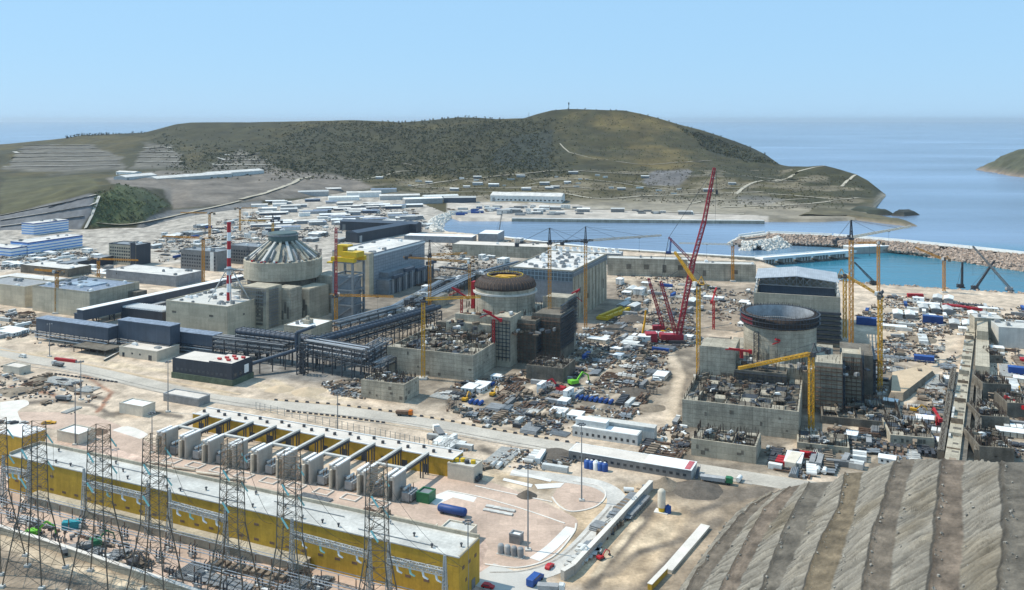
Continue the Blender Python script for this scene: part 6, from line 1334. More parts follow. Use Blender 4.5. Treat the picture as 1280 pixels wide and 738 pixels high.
for i in range(14): x = 128+i*4+rnd.uniform(-2, 2); tree('dark tree on the skyline left of the flat ridge', (x, np.interp(x, RX, RY)+1), rnd.uniform(5, 10), i+40)
for i in range(26): x = 478+i*6+rnd.uniform(-3, 3); tree('small dark tree on the skyline left of the round summit', (x, np.interp(x, RX, RY)+1), rnd.uniform(5, 9), i+80)
for i in range(22): x = 700+i*12+rnd.uniform(-5, 5); tree('small dark tree along the skyline of the round summit', (x, np.interp(x, RX, RY)+1), rnd.uniform(4, 7), i+120)
o = HILL(711,139); k_ = o.y/F; t = thing('radio_mast', 'small dark mast with box head on the summit of the hill', 'mast', o); part(t, 'pole', MB().rod((0,0,-2),(0,0,24),1.1,8,r2=.9), M['cranedark']); part(t, 'head', MB().box(-2,2,-2,2,21,28), M['cranedark'])
o = HILL(661,149); t = thing('radio_mast', 'thin grey mast on the skyline left of the summit', 'mast', o); part(t, 'pole', MB().rod((0,0,-2),(0,0,22),.7,6,r2=.4), M['greyp']); part(t, 'stay', MB().bar((0,0,18),(7,0,-1),.2).bar((0,0,18),(-7,0,-1),.2), M['greyp'])
# ------------------------------------------------------------------ repeated site equipment
def mk_container(m, L_=12.2):
    t = thing('shipping_container', 'x', 'container'); q = MB().box(-L_/2, L_/2, -1.22, 1.22, .1, 2.6)
    for k in range(int(L_/.6)): q.box(-L_/2+.3+k*.6, -L_/2+.5+k*.6, -1.27, -1.225, .25, 2.45).box(-L_/2+.3+k*.6, -L_/2+.5+k*.6, 1.225, 1.27, .25, 2.45)
    part(t, 'body', q, m); part(t, 'door', MB().box(L_/2+.005, L_/2+.06, -1.1, -.05, .25, 2.45).box(L_/2+.005, L_/2+.06, .05, 1.1, .25, 2.45), M['greyp']); return t
def mk_cabin(m, L_=7.5, two=False):
    t = thing('cabin_block' if two else 'site_cabin', 'x', 'cabin'); h = 5.4 if two else 2.7; part(t, 'wall', MB().box(-L_/2, L_/2, -1.3, 1.3, .15, h), m); part(t, 'roof', MB().box(-L_/2-.15, L_/2+.15, -1.45, 1.45, h+.002, h+.2), M['white'])
    for z in ((1.1, 3.8) if two else (1.1,)):
        for x in (-L_*.28, L_*.05): part(t, 'window', MB().box(x-.5, x+.5, -1.36, -1.305, z, z+1), M['glass'])
    part(t, 'door', MB().box(L_*.25, L_*.25+.9, -1.36, -1.305, .2, 2.2), M['greyp']); return t
def mk_tent(): 
    t = thing('store_shed', 'x', 'shed'); part(t, 'wall', MB().box(-8, 8, -3.5, 3.5, 0, 4), M['greyp']); part(t, 'roof', MB().add([(-8.3,-3.8,4),(8.3,-3.8,4),(8.3,3.8,4),(-8.3,3.8,4),(-8.3,0,5.2),(8.3,0,5.2)], [(0,1,5,4),(2,3,4,5),(1,2,5),(3,0,4),(0,3,2,1)]), M['whitep']); return t
def mk_stack(m, nm, cat, kind):
    r_ = random.Random(hash(kind) % 1000 if False else len(kind)*7+len(nm)); t = thing(nm, 'x', cat); q = MB()
    if kind == 'pipes':
        for j in range(3):
            for i in range(6-j): q.rod((-4.5, (i-2.5+j*.5)*.7, .4+j*.6), (4.5, (i-2.5+j*.5)*.7, .4+j*.6), .33, 8)
    elif kind == 'bars':
        for i in range(26): q.bar((-5+r_.uniform(-.5,.5), r_.uniform(-1,1), .3+r_.uniform(0,.7)), (5+r_.uniform(-.5,.5), r_.uniform(-1,1), .3+r_.uniform(0,.7)), .16)
    elif kind == 'planks':
        for i in range(4): q.rbox(r_.uniform(-.2,.2), 0, .15+i*.5, 4.5, 1.6, .42, r_.uniform(-.06,.06))
    elif kind == 'panels':
        for i in range(5): q.rbox(r_.uniform(-1.5,1.5), r_.uniform(-1.5,1.5), .15+i*.28, 4, 2.4, .22, r_.uniform(-.4,.4))
    elif kind == 'beams':
        for i in range(5): q.bar((-5.5, -1.6+i*.8, .45), (5.5, -1.6+i*.8, .45), .35, .6)
    part(t, 'bundle', q, m); part(t, 'bearer', MB().box(-2.2,2.2,-1.5,1.5,0,.14), M['timber']); return t
def mk_car(m, van=False):
    t = thing('parked_car' if not van else 'parked_van', 'x', 'car' if not van else 'van'); L_ = 4.4 if not van else 5.6; hh_ = 1.5 if not van else 2.3
    P = [(-L_/2,.35),(-L_/2,.95),(-L_/2+.15,1.0),(-L_*.36,hh_*.97),(-L_*.1,hh_),(L_*.12,hh_*.97),(L_*.25,1.0 if not van else 1.35),(L_/2-.1,.85 if not van else 1.1),(L_/2,.5),(L_/2,.35)] if not van else [(-L_/2,.35),(-L_/2,2.2),(-L_/2+.2,2.3),(L_*.2,2.3),(L_*.34,1.4),(L_/2-.05,1.1),(L_/2,.6),(L_/2,.35)]
    n = len(P); w_ = .88 if not van else 1.0; q = MB().add([(x,-w_,z) for x, z in P]+[(x,w_,z) for x, z in P], [tuple(range(n)), tuple(reversed(range(n,2*n)))]+[(i,n+i,n+(i+1)%n,(i+1)%n) for i in range(n)])
    part(t, 'body', q, m); zt = hh_*.93; part(t, 'glazing', MB().box(-L_*.3, L_*.16, -w_-.015, w_+.015, zt-.42, zt-.03), M['glass'])
    for x in (-L_*.3, L_*.3):
        for s_ in (-1, 1): part(t, 'wheel', MB().rod((x,s_*w_-.1,.33),(x,s_*w_+.06,.33),.33,10), M['rubber'])
    return t
def mk_truck(m, load):
    t = thing('truck', 'x', 'truck'); part(t, 'chassis', MB().box(-4.5,4.2,-.9,.9,.7,1.1), M['cranedark']); part(t, 'cab', MB().box(2.4,4.4,-1.2,1.2,1.11,3.0).box(2.4,4.0,-1.15,1.15,3.01,3.3), m); part(t, 'windscreen', MB().box(4.41,4.45,-1,1,2,2.8), M['glass'])
    part(t, 'load_body', MB().add([(-4.6,-1.25,1.12),(2.1,-1.25,1.12),(2.1,1.25,1.12),(-4.6,1.25,1.12),(-5.0,-1.3,2.6),(2.2,-1.3,2.8),(2.2,1.3,2.8),(-5.0,1.3,2.6)], [(0,3,2,1),(0,1,5,4),(1,2,6,5),(2,3,7,6),(3,0,4,7),(4,5,6,7)]), load)
    for x in (-3.4,-2.1,3.2):
        for s_ in (-1, 1): part(t, 'wheel', MB().rod((x,s_*1.0-.15,.52),(x,s_*1.0+.2,.52),.52,12), M['rubber'])
    return t
def mk_excavator(m):
    t = thing('excavator', 'x', 'excavator'); part(t, 'track', MB().box(-1.9,1.9,-1.4,-.8,0,.85), M['cranedark']); part(t, 'track', MB().box(-1.9,1.9,.8,1.4,0,.85), M['cranedark']); part(t, 'body', MB().box(-2.2,1.2,-1.3,1.3,.95,2.2), m); part(t, 'cab', MB().box(.0,1.4,.3,1.3,2.21,3.1), M['glass'])
    part(t, 'boom', MB().bar((1,-.2,1.8),(3.6,-.2,4.6),.45,.6).bar((3.6,-.2,4.6),(6,-.2,3.2),.4,.5), m); part(t, 'stick', MB().bar((6,-.2,3.3),(6.6,-.2,.9),.35,.4), m); part(t, 'bucket', MB().rbox(6.3,-.2,.2,1,1.1,.9), M['cranedark']); return t
def mk_tank(m):
    t = thing('storage_tank', 'x', 'tank'); part(t, 'shell', MB().rod((-2.2,0,1.3),(2.2,0,1.3),1.0,14), m); part(t, 'saddle', MB().box(-1.6,-1.3,-.8,.8,0,.8).box(1.3,1.6,-.8,.8,0,.8), M['steel']); return t
def mk_scaffold():
    t = thing('scaffold_frame', 'x', 'scaffold'); q = MB()
    for x in (-3,-1,1,3):
        for y in (-1,1): q.bar((x,y,0),(x,y,4.5),.16)
    for z in (1.5,3,4.5):
        for y in (-1,1): q.bar((-3,y,z),(3,y,z),.14)
    part(t, 'frame', q, M['steel']); part(t, 'deck', MB().box(-3,3,-1,1,3.02,3.12).box(-3,1,-1,1,4.52,4.62), M['timber']); return t
def mk_barrier(): 
    t = thing('road_block', 'x', 'barrier'); part(t, 'block', MB().add([(-1,-.4,0),(1,-.4,0),(1,.4,0),(-1,.4,0),(-.9,-.2,.9),(.9,-.2,.9),(.9,.2,.9),(-.9,.2,.9)], [(0,1,5,4),(1,2,6,5),(2,3,7,6),(3,0,4,7),(4,5,6,7)]), M['cranedark']); part(t, 'foot', MB().box(-1.05,1.05,-.5,.5,0,.1), M['cranedark']); return t
PR = {}
def proto(k):
    if k in PR: return PR[k]
    kind, _, c = k.partition(':'); m = {'white':M['whitep'],'cream':M['creamp'],'blue':M['bluep'],'grey':M['greyp'],'red':M['redp'],'orange':M['orangep'],'yellow':M['craney'],'green':M['greenp'],'lime':M['limep'],'teal':M['tealp'],'rust':M['rust'],'timber':M['timber'],'steel':M['steelgrey'],'dark':M['cranedark'],'pale':M['tarp'],'concrete':M['concrete_pale']}.get(c)
    o = (mk_container(m) if kind == 'container' else mk_container(m, 6.1) if kind == 'short_container' else mk_cabin(m) if kind == 'cabin' else mk_cabin(m, 9, True) if kind == 'two_storey_cabin' else mk_tent() if kind == 'shed'
         else mk_stack(m, 'pipe_stack', 'pipes', 'pipes') if kind == 'pipes' else mk_stack(m, 'rebar_bundle', 'rebar', 'bars') if kind == 'bars' else mk_stack(m, 'timber_stack', 'timber stack', 'planks') if kind == 'planks' else mk_stack(m, {'timber':'formwork_stack','steel':'plate_stack','pale':'sheet_stack'}.get(c,'scrap_heap'), {'timber':'formwork','steel':'steel plates','pale':'sheets'}.get(c,'scrap'), 'panels') if kind == 'panels' else mk_stack(m, 'beam_row', 'beams', 'beams') if kind == 'beams'
         else mk_car(m) if kind == 'car' else mk_car(m, True) if kind == 'van' else mk_truck(m, M['rust'] if c == 'orange' else M['greyp']) if kind == 'truck' else mk_excavator(m) if kind == 'excavator' else mk_tank(m) if kind == 'tank' else mk_scaffold() if kind == 'scaffold' else mk_barrier())
    o['_n'] = 0; PR[k] = o; return o
NM = {'container':'long {} shipping container', 'short_container':'short {} shipping container', 'cabin':'{} site cabin', 'two_storey_cabin':'two storey {} site cabin block', 'shed':'{} store shed with pitched roof', 'pipes':'stack of {} pipes', 'bars':'bundle of {} steel bars', 'planks':'stack of {} planks', 'panels':'heap of {} panels', 'beams':'row of {} beams', 'car':'{} parked car', 'van':'{} parked van', 'truck':'{} tipper truck', 'excavator':'{} excavator', 'tank':'{} storage tank on saddles', 'scaffold':'{} scaffold frame', 'barrier':'{} road block'}
def place(k, xy, rz, where, label=None, z=0, s=None):
    o = proto(k); kind, _, c = k.partition(':'); cw = {'rust':'rusty','timber':'brown','steel':'grey'}.get(c, c or 'dark')
    lab = label or NM[kind].format(cw)+' '+near(xy); grp = lab if not label else NM[kind].format(cw)+' standing alone'
    if o['_n'] == 0: r = o; r.location = (xy[0], xy[1], z); r.rotation_euler.z = rz; r['label'] = lab; r['group'] = grp
    else: r = dup(o, (xy[0], xy[1], z), rz, lab, grp)
    o['_n'] += 1
    if s: r.scale = s
    return r
OCC = []
def free(p, r):
    for q, s_ in OCC:
        if (p[0]-q[0])**2+(p[1]-q[1])**2 < (r+s_)**2: return False
    return True
def blockers():
    for o in COL.objects:
        if o.parent is None and o.get('category') in ('building','hall','reactor','office','shed','foundation','gallery','tower','canopy','earthwork','pipe rack'):
            for c in o.children:
                if c.type != 'MESH' or c.name.split('.')[0] not in ('wall','base_block','annex','deck','floor_slab','lower_bay','frame','plinth','side_wall','recessed_drum'): continue
                bb = [o.matrix_basis @ c.matrix_basis @ Vector(v) for v in c.bound_box]; yield o, c
BL = []
for o, c in blockers():
    inv = (o.matrix_basis @ c.matrix_basis).inverted(); v = [Vector(q) for q in c.bound_box]; BL.append((inv, min(q.x for q in v), max(q.x for q in v), min(q.y for q in v), max(q.y for q in v)))
def clear(p, r):
    w_ = Vector((p[0], p[1], 0))
    for inv, a, b, c, d in BL:
        q = inv @ w_
        if a-r < q.x < b+r and c-r < q.y < d+r: return False
    return True
LMK = [((845,428),'the giant red crane'),((631,400),'the brown domed reactor'),((975,440),'the open cylinder reactor'),((1050,405),'the half roofed hall'),((770,395),'the yellow girders'),((704,470),'the low dark open block'),((585,478),'the unfinished middle block'),((640,462),'the middle block side wall'),
 ((930,545),'the unfinished right block'),((873,472),'the raised yellow jib crane'),((797,560),'the long site office'),((797,545),'the striped cabin rack'),((1140,485),'the sand platform'),((1100,492),'the grey topped yellow mast'),((1189,575),'the near end of the pale strip'),((1200,500),'the middle of the pale strip'),((1213,420),'the far end of the pale strip'),
 ((1130,530),'the dark reinforced pit'),((1264,561),'the pit with yellow formwork'),((1262,481),'the grey frame at right'),((1256,400),'the pale block near the shore'),((1186,384),'the red container row'),((1180,366),'the thin orange shore crane'),((1219,362),'the dark shore cranes'),((1098,366),'the orange crane behind the hall'),
 ((806,422),'the yellow mobile crane'),((718,482),'the lime green excavator'),((740,400),'the middle turbine hall'),((868,335),'the left pump house'),((945,335),'the right pump house'),((730,440),'the harbour jib crane'),((687,440),'the dark jib crane'),((1014,545),'the crane with jib reaching left'),((1020,575),'the roadside red container'),((1060,560),'the foot of the terraced slope'),
 ((1172,535),'the red boom in the pit'),((905,575),'the low roadside block'),((505,505),'the small grey block'),((460,437),'the open pipe frame'),((378,468),'the pipe tower'),((529,474),'the bright yellow mast'),((620,520),'the main road middle'),((660,500),'the middle track'),((760,470),'the dirt bank in the yard'),((790,490),'the dark spoil heap'),((720,520),'the roadside yard corner'),
 ((467,365),'the left turbine hall'),((590,297),'the harbour shed'),((690,320),'the ribbed pump hall'),((776,318),'the fan housings'),((100,316),'the blue banded offices'),((30,325),'the left edge camp'),((84,333),'the long dark shed'),((37,370),'the white canopy'),((20,410),'the concrete hall at left'),((165,332),'the dark office'),((220,359),'the long shed'),((150,375),'the grey block'),
 ((254,364),'the orange mast crane'),((240,340),'the grey office'),((300,290),'the small far crane'),((341,322),'the crane behind the ribbed roof'),((430,290),'the dark workshop court'),((520,275),'the harbour corner'),((300,262),'the far earth slope'),((24,461),'the cream hut'),((98,545),'the cream pitched block'),((101,500),'the dirt lot light mast'),((62,446),'the gallery light mast'),
 ((210,515),'the blue headed light mast'),((592,600),'the beige store'),((660,620),'the sandy lot light mast'),((548,555),'the end of the post fence'),((43,680),'the lime lifting machine'),((124,700),'the third pylon'),((193,715),'the fourth pylon'),((290,720),'the fifth pylon'),((362,735),'the sixth pylon'),((471,745),'the rightmost pylon'),((330,605),'the fifth blast wall'),((400,618),'the eighth blast wall'),((493,635),'the last blast wall'),((250,592),'the third blast wall'),
 ((716,718),'the near end of the grey retaining wall'),((765,662),'the middle of the grey retaining wall'),((808,612),'the far end of the grey retaining wall'),((660,262),'the far shore terminal'),((740,265),'the right part of the terminal quay'),((820,268),'the far quay'),((590,266),'the far harbour corner'),((480,228),'the hill track'),((700,236),'the foreland tracks'),((860,236),'the rocky grey patch')]
LMW = [(G(*b) if b[1] > 285 else HILL(*b), n) for b, n in LMK]
def near(xy):
    b, n = min(LMW, key=lambda l: (l[0].x-xy[0])**2+(l[0].y-xy[1])**2); dx = (xy[0]-b.x); dy = (xy[1]-b.y)
    side = ('right of' if dx > 0 else 'left of') if abs(dx) > abs(dy) else ('behind' if dy > 0 else 'in front of')
    r_ = math.hypot(dx, dy); return ('close ' if r_ < 14 else 'well ' if r_ > 34 else '')+side+' '+n.replace('the near end of the grey retaining wall','the near retaining wall end').replace('the far end of the grey retaining wall','the far retaining wall end')
RAD = {'container':4.6, 'short_container':2.9, 'cabin':3.4, 'two_storey_cabin':4, 'shed':7.2, 'pipes':3.6, 'bars':3.4, 'planks':2.2, 'panels':2.4, 'beams':4, 'car':2.1, 'van':2.6, 'truck':4, 'excavator':3.6, 'tank':2.2, 'scaffold':2.8}
LANE = [(np.array([G(a, b)[:2] for a, b in P]), wd) for P, wd in TRK]
def onlane(x, y, k):
    for P, wd in LANE:
        if dpoly(np.array([x]), np.array([y]), P, False)[0] < k*wd*.62*MPP(H*F/y+HY): return True
    return False
def debris(A, n, where, seed):
    """loose scrap, offcuts and small materials that nobody could count"""
    r_ = random.Random(seed+500); mb = MB(); ax = [a[0] for a in A]; ay = [a[1] for a in A]; X = np.array([r_.uniform(min(ax), max(ax)) for _ in range(n*2)]); Y = np.array([r_.uniform(min(ay), max(ay)) for _ in range(n*2)])
    ok = inpoly(X, Y, A) & (fbm(X/20+seed, Y/20, 3) > .40)
    for x, y in zip(X[ok], Y[ok]):
        if not clear((x, y), .5) or onlane(x, y, .7): continue
        l = r_.choice((.6, .8, 1, 1.5, 2.5, 4)); m = r_.choices(range(7), (5, 3, 4, 1.4, 3, 2, 1))[0]
        mb.rbox(x, y, -.05, l, min(l, r_.uniform(.3, 1.4)), r_.uniform(.2, 1.3), R(-24)+r_.choice((0, 1.57, r_.uniform(0, 3))), m)
    solo('site_debris', 'loose scrap and small building materials strewn '+where, 'debris', mb, [M['cranedark'], M['timber'], M['concrete_dark'], M['whitep'], M['rust'], M['steelgrey'], M['tarp']], kind='stuff')
def yard(P, n, mix, where, seed, ang=-24, gap=.78):
    r_ = random.Random(seed); xs_ = [p[0] for p in P]; ys_ = [p[1] for p in P]; W_ = [G(*p) for p in P]; wx = [p.x for p in W_]; wy = [p.y for p in W_]; A = [(p.x, p.y) for p in W_]
    keys = [k for k, _ in mix]; wts = [w_ for _, w_ in mix]; k = 0; tr = 0; last = None
    while k < n and tr < n*30:
        tr += 1
        if last and last[0].split(':')[0] not in ('excavator','truck','car','van','scaffold') and r_.random() < .62:       # continue a row of the same thing
            kk, (lx, ly), a = last; st = 3.0 if kk.split(':')[0] not in ('shed',) else 9; s_ = r_.choice((-1, 1)); x = lx-math.sin(a)*st*s_; y = ly+math.cos(a)*st*s_
        else:
            x, y = r_.uniform(min(wx), max(wx)), r_.uniform(min(wy), max(wy)); kk = r_.choices(keys, wts)[0]; a = R(ang+r_.choice((0, 90, 90))+r_.gauss(0, 3))
        if not inpoly(np.array([x]), np.array([y]), A)[0] or onlane(x, y, 1.0): continue
        rd = RAD[kk.split(':')[0]]*gap*(.45 if last and (x-last[1][0])**2+(y-last[1][1])**2 < 100 else .8)
        if not free((x, y), rd*.7) or not clear((x, y), rd*.8): continue
        place(kk, (x, y), a, where); OCC.append(((x, y), rd*.7)); last = (kk, (x, y), a); k += 1
    debris(A, int(n*17), where, seed)
MIXC = [('container:white',1.6),('container:blue',.4),('container:grey',2),('short_container:red',.5),('short_container:white',1.2),('cabin:white',2.4),('cabin:cream',1.4),('two_storey_cabin:white',.5),('pipes:steel',2),('bars:rust',6),('planks:timber',5),('panels:timber',5),('panels:steel',4),('panels:pale',2.4),('beams:concrete',2),('beams:steel',2),('car:white',2),('van:white',1.4),('truck:white',1),('excavator:yellow',.6),('tank:blue',.6),('tank:white',.6),('scaffold:steel',4),('shed:white',.25),('planks:dark',2),('panels:dark',4)]
MIXF = [('container:white',3),('shed:white',2),('cabin:white',3),('two_storey_cabin:white',1.6),('container:blue',.8),('container:grey',2),('cabin:cream',2),('beams:concrete',2),('panels:pale',2),('panels:dark',3),('planks:timber',3),('bars:rust',2),('truck:white',1),('van:white',1)]
yard([(560,515),(640,470),(715,490),(700,545),(620,538)], 95, MIXC, 'in the yard below the unfinished middle block', 1)
yard([(640,470),(740,430),(840,420),(835,470),(800,520),(720,545),(690,520)], 190, MIXC, 'in the crowded yard between the middle and right units', 2)
yard([(700,430),(775,395),(860,385),(880,430),(840,440),(760,440)], 110, MIXC, 'in the yard around the giant red crane', 3)
yard([(775,330),(800,325),(900,362),(945,365),(930,410),(860,390),(775,395),(770,360)], 110, MIXF, 'on the ground behind the giant red crane', 4)
yard([(1070,395),(1110,370),(1280,385),(1290,410),(1200,420),(1110,415)], 130, MIXF, 'in the yard along the shore of the turquoise basin', 5)
yard([(1110,415),(1180,412),(1180,450),(1120,470),(1080,450)], 70, MIXC, 'in the yard right of the half roofed hall', 6)
yard([(1232,420),(1300,415),(1300,570),(1226,575)], 130, MIXC, 'in the yard right of the long pale strip', 7)
yard([(1020,560),(1060,505),(1100,500),(1150,510),(1185,500),(1185,575),(1080,585),(1000,600)], 190, MIXC, 'in the yard in front of the terraced slope', 8)
yard([(1130,470),(1165,470),(1195,440),(1190,500),(1150,505)], 45, MIXC, 'beside the sand platform', 9)
yard([(1060,450),(1100,440),(1110,490),(1060,520),(1030,530)], 60, [('panels:dark',4),('bars:rust',4),('scaffold:steel',3),('planks:timber',2),('beams:steel',2),('panels:steel',3)], 'on the dark ground beside the open cylinder unit', 10)
yard([(960,560),(1010,565),(1030,590),(1000,596),(960,585)], 22, MIXC, 'by the road below the right unit', 11)
yard([(440,475),(480,478),(455,500),(420,495),(400,480)], 22, MIXC, 'beside the small grey block', 12)
yard([(530,500),(570,480),(640,470),(560,515)], 34, MIXC, 'under the wall of the unfinished middle block', 13)
yard([(800,560),(850,520),(862,560),(850,580),(815,580)], 30, [('panels:dark',3),('bars:rust',4),('tank:white',1),('planks:timber',2),('truck:white',.6)], 'by the road beside the low dark block', 14)
yard([(520,345),(600,315),(640,330),(590,345),(545,380),(520,375)], 60, MIXF, 'on the ground between the left and middle turbine halls', 15)
yard([(640,320),(700,310),(640,300),(560,305),(540,320),(570,330)], 50, MIXF, 'behind the brown dome near the harbour', 16)
yard([(0,312),(120,312),(130,328),(70,335),(0,338)], 80, [('cabin:white',6),('container:white',3),('shed:white',1.5),('container:blue',.5),('van:white',1)], 'in the camp below the blue banded offices', 17, gap=.95)
yard([(0,390),(45,392),(50,415),(20,425),(0,425)], 40, MIXC, 'in the yard at the far left edge', 18)
yard([(90,330),(135,322),(140,350),(100,352)], 24, MIXF, 'by the dark office at the left', 19)
yard([(120,355),(170,365),(205,372),(150,380)], 22, MIXF, 'behind the front galleries at the left', 20)
yard([(275,345),(310,330),(330,350),(290,360)], 14, MIXF, 'behind the stack by the domed unit', 21)
yard([(190,300),(330,262),(360,300),(300,312),(200,330)], 170, MIXF, 'on the far ground behind the grey offices', 22, gap=1.0)
yard([(350,300),(430,262),(520,262),(540,288),(430,290),(360,312)], 130, MIXF, 'on the far ground behind the domed unit', 23, gap=1.0)
yard([(410,330),(425,300),(470,295),(420,310)], 12, MIXF, 'beside the left turbine hall', 24)
yard([(40,430),(130,440),(150,430),(90,425)], 14, [('panels:dark',3),('bars:rust',4),('planks:timber',2),('beams:steel',2)], 'in front of the dark galleries', 25)
yard([(0,455),(60,465),(130,490),(90,520),(0,500)], 26, [('panels:timber',3),('bars:rust',3),('planks:timber',2),('beams:concrete',2),('van:white',1),('truck:white',.5)], 'on the dirt lot at the left', 26)
yard([(585,590),(640,560),(720,578),(700,590),(640,585)], 16, [('beams:concrete',2),('panels:pale',2),('container:white',1),('tank:white',1)], 'on the sandy lot below the road', 27)
yard([(535,548),(560,552),(590,565),(560,562)], 9, [('container:white',3),('tank:blue',1),('cabin:white',1)], 'by the road beside the fence', 28)
yard([(20,650),(240,700),(520,740),(330,745),(120,700)], 46, [('panels:steel',3),('beams:steel',2),('panels:timber',2),('bars:rust',3),('planks:timber',2),('pipes:steel',1)], 'on the ground of the switchyard', 29)
yard([(230,600),(470,640),(510,630),(500,650),(440,650),(250,612)], 24, [('panels:timber',2),('bars:rust',3),('planks:timber',2),('panels:pale',2),('beams:steel',2)], 'on the paving before the blast walls', 30)
yard([(718,715),(775,655),(812,610),(808,606),(765,648),(712,706)], 34, [('panels:pale',4),('planks:timber',2),('beams:concrete',3),('pipes:steel',2),('panels:steel',2),('tank:white',1)], 'on the strip along the grey retaining wall', 31, ang=55, gap=.6)
yard([(640,250),(720,258),(870,266),(870,270),(640,270)], 60, [('shed:white',1),('cabin:white',3),('container:white',3),('panels:dark',2),('container:grey',2),('panels:timber',2)], 'on the far shore of the harbour', 32, gap=1.1) if 0 else None
# far shore of the harbour and far white camp: things standing on the hill's foot
def shore(P, n, keys, where, seed, ang=-5):
    r_ = random.Random(seed); k = 0; xs_ = [p[0] for p in P]; ys_ = [p[1] for p in P]
    while k < n:
        x, y = r_.uniform(min(xs_), max(xs_)), r_.uniform(min(ys_), max(ys_))
        if not inpoly(np.array([x]), np.array([y]), P)[0]: continue
        p = HILL(x, y); s_ = r_.uniform(.9, 1.5); place(r_.choice(keys), p, R(ang+r_.gauss(0, 4)), where, z=p.z, s=(s_,)*3); k += 1
shore([(610,257),(720,260),(760,268),(640,270),(600,268)], 50, ['cabin:white','container:white','shed:white','container:grey','panels:dark','two_storey_cabin:white'], 'on the terminal quay across the harbour', 3)
shore([(765,263),(850,266),(870,269),(770,267)], 16, ['shed:white','container:grey','cabin:white','panels:dark'], 'on the far quay left of the red boom', 4)
shore([(440,224),(640,218),(760,214),(900,226),(960,240),(860,244),(700,238),(540,240)], 44, ['cabin:white','container:white','shed:white','panels:pale'], 'scattered on the olive foreland below the hill', 5)
shore([(560,262),(620,258),(640,266),(575,270)], 26, ['cabin:white','container:white','panels:timber','container:blue'], 'at the corner of the far quay', 6)
# white roofed halls of the far camp
CAMP = [(392,246,62,20),(412,241,50,18),(430,251,60,18),(455,247,70,20),(500,250,80,22),(530,255,74,20),(552,250,70,20),(575,254,62,20),(480,242,54,16)]
_r = random.Random(31)
for _ in range(64):
    x_ = _r.uniform(322, 520); y_ = _r.uniform(250+abs(x_-430)*.05, 291 if x_ < 400 else 280)
    CAMP.append((x_, y_, _r.uniform(18, 46), _r.uniform(8, 15)))
for i, (x, y, l, wd) in enumerate(CAMP):
    b_ = G(x, y) if not (y < 256 and x > 470) else HILL(x, y); t = thing('camp_hall' if wd > 15.9 else 'camp_shed', ('large white roofed hall %s of the far workers camp' % ('at the harbour end' if x > 490 else 'in the middle')) if wd > 15.9 else ('pale roofed shed in the far workers camp '+near((b_.x, b_.y))), 'hall', (b_.x, b_.y, b_.z-.5), R(16+rnd.gauss(0, 4)), 'white roofed halls of the far camp'); h = rnd.uniform(7, 11) if wd > 15.9 else rnd.uniform(3.5, 7)
    part(t, 'wall', MB().box(-l/2, l/2, 0, wd, 0, h), rnd.choice([M['whitep'], M['greymetal'], M['blueclad'], M['greyp']])); part(t, 'roof', MB().add([(-l/2-.5,-.5,h),(l/2+.5,-.5,h),(l/2+.5,wd+.5,h),(-l/2-.5,wd+.5,h),(-l/2-.5,wd/2,h+wd*.12),(l/2+.5,wd/2,h+wd*.12)], [(0,1,5,4),(2,3,4,5),(1,2,5),(3,0,4),(0,3,2,1)]), rnd.choice([M['white'], M['whiteroof'], M['whitep'], M['greyroof'], M['whiteroof']]))
# ------------------------------------------------------------------ single vehicles and pieces
place('truck:orange', G(506,520), R(-12), 'driving on the road below the small grey block', 'orange tipper truck driving on the main road'); place('truck:white', G(548,545), R(110), '', 'white truck with teal load at the roadside by the fence', s=(1.3,1.3,1.3))
place('truck:white', G(72,458), R(155), '', 'white truck driving on the main road at the far left')
place('van:white', G(28,447), R(155), '', 'white van on the main road at the left edge')
for i, x in enumerate((4,11,18,30)): place('car:dark' if i % 2 == 0 else 'car:white', G(x, 529+i*.3), R(35), '', ['dark car leftmost in the row on the white slab','white car second in the row on the white slab','dark car third in the row on the white slab','white car at the right end of the row on the white slab'][i])
place('car:yellow', G(61,530), R(10), '', 'yellow car parked beside the white slab', s=(1.6,1.3,1))
place('car:dark', G(80,477), R(-10), '', 'dark pickup parked on the dirt lot', s=(1.3,1.1,1.1)); place('truck:white', G(80,501), R(-12), '', 'parked white truck on the dirt lot behind the light mast')
place('car:red', G(687,710), R(60), '', 'red car driving on the loop road'); place('car:red', G(610,735), R(-20), '', 'dark red car by the end of the yellow hall') ; place('van:blue', G(669,728), R(60), '', 'blue topped van at the bottom of the loop road', s=(1.5,1.3,1.2)) ; place('truck:white', G(690,741), R(-10), '', 'white truck at the bottom edge below the loop road')
place('excavator:red', G(751,699), R(40), '', 'red excavator in the trench beside the retaining wall', s=(.7,.7,.6)); place('truck:green', G(897,604), R(-20), '', 'dark green machine parked on the road edge below the site office', s=(1.5,1.2,1)); place('tank:white', G(924,602), R(60), '', 'white tank beside the dark green machine'); place('tank:white', G(786,616), R(-10), '', 'white tank lying on the gravel by the loop road')
place('container:teal', G(91,660), R(15), '', 'teal container standing in the switchyard', s=(.62,1.2,1.1)); place('excavator:lime', G(43,671), R(0), '', 'lime green lifting machine in the switchyard', s=(1.3,1.3,1.3)); place('truck:green', G(103,689), R(28), '', 'green truck crane at the low wall of the switchyard'); place('excavator:green', G(120,680), R(20), '', 'green excavator behind the green truck crane')
place('excavator:lime', G(718,482), R(30), '', 'lime green excavator in the middle yard', s=(1.6,1.6,1.6)); place('excavator:red', G(700,490), R(150), '', 'red excavator left of the lime green one', s=(1.5,1.5,1.5)); place('excavator:dark', G(168,712), R(-30), '', 'dark excavator with raised arm at the foot of the switchyard wall', s=(1,1,1.5))
for i, (x, y) in enumerate(((1083,406),(1166,404))): place('container:blue', G(x, y), R(-24), '', ['blue container stack beside the half roofed hall','blue container block at the head of the right yard'][i], s=(1.2,2.4,2.2))
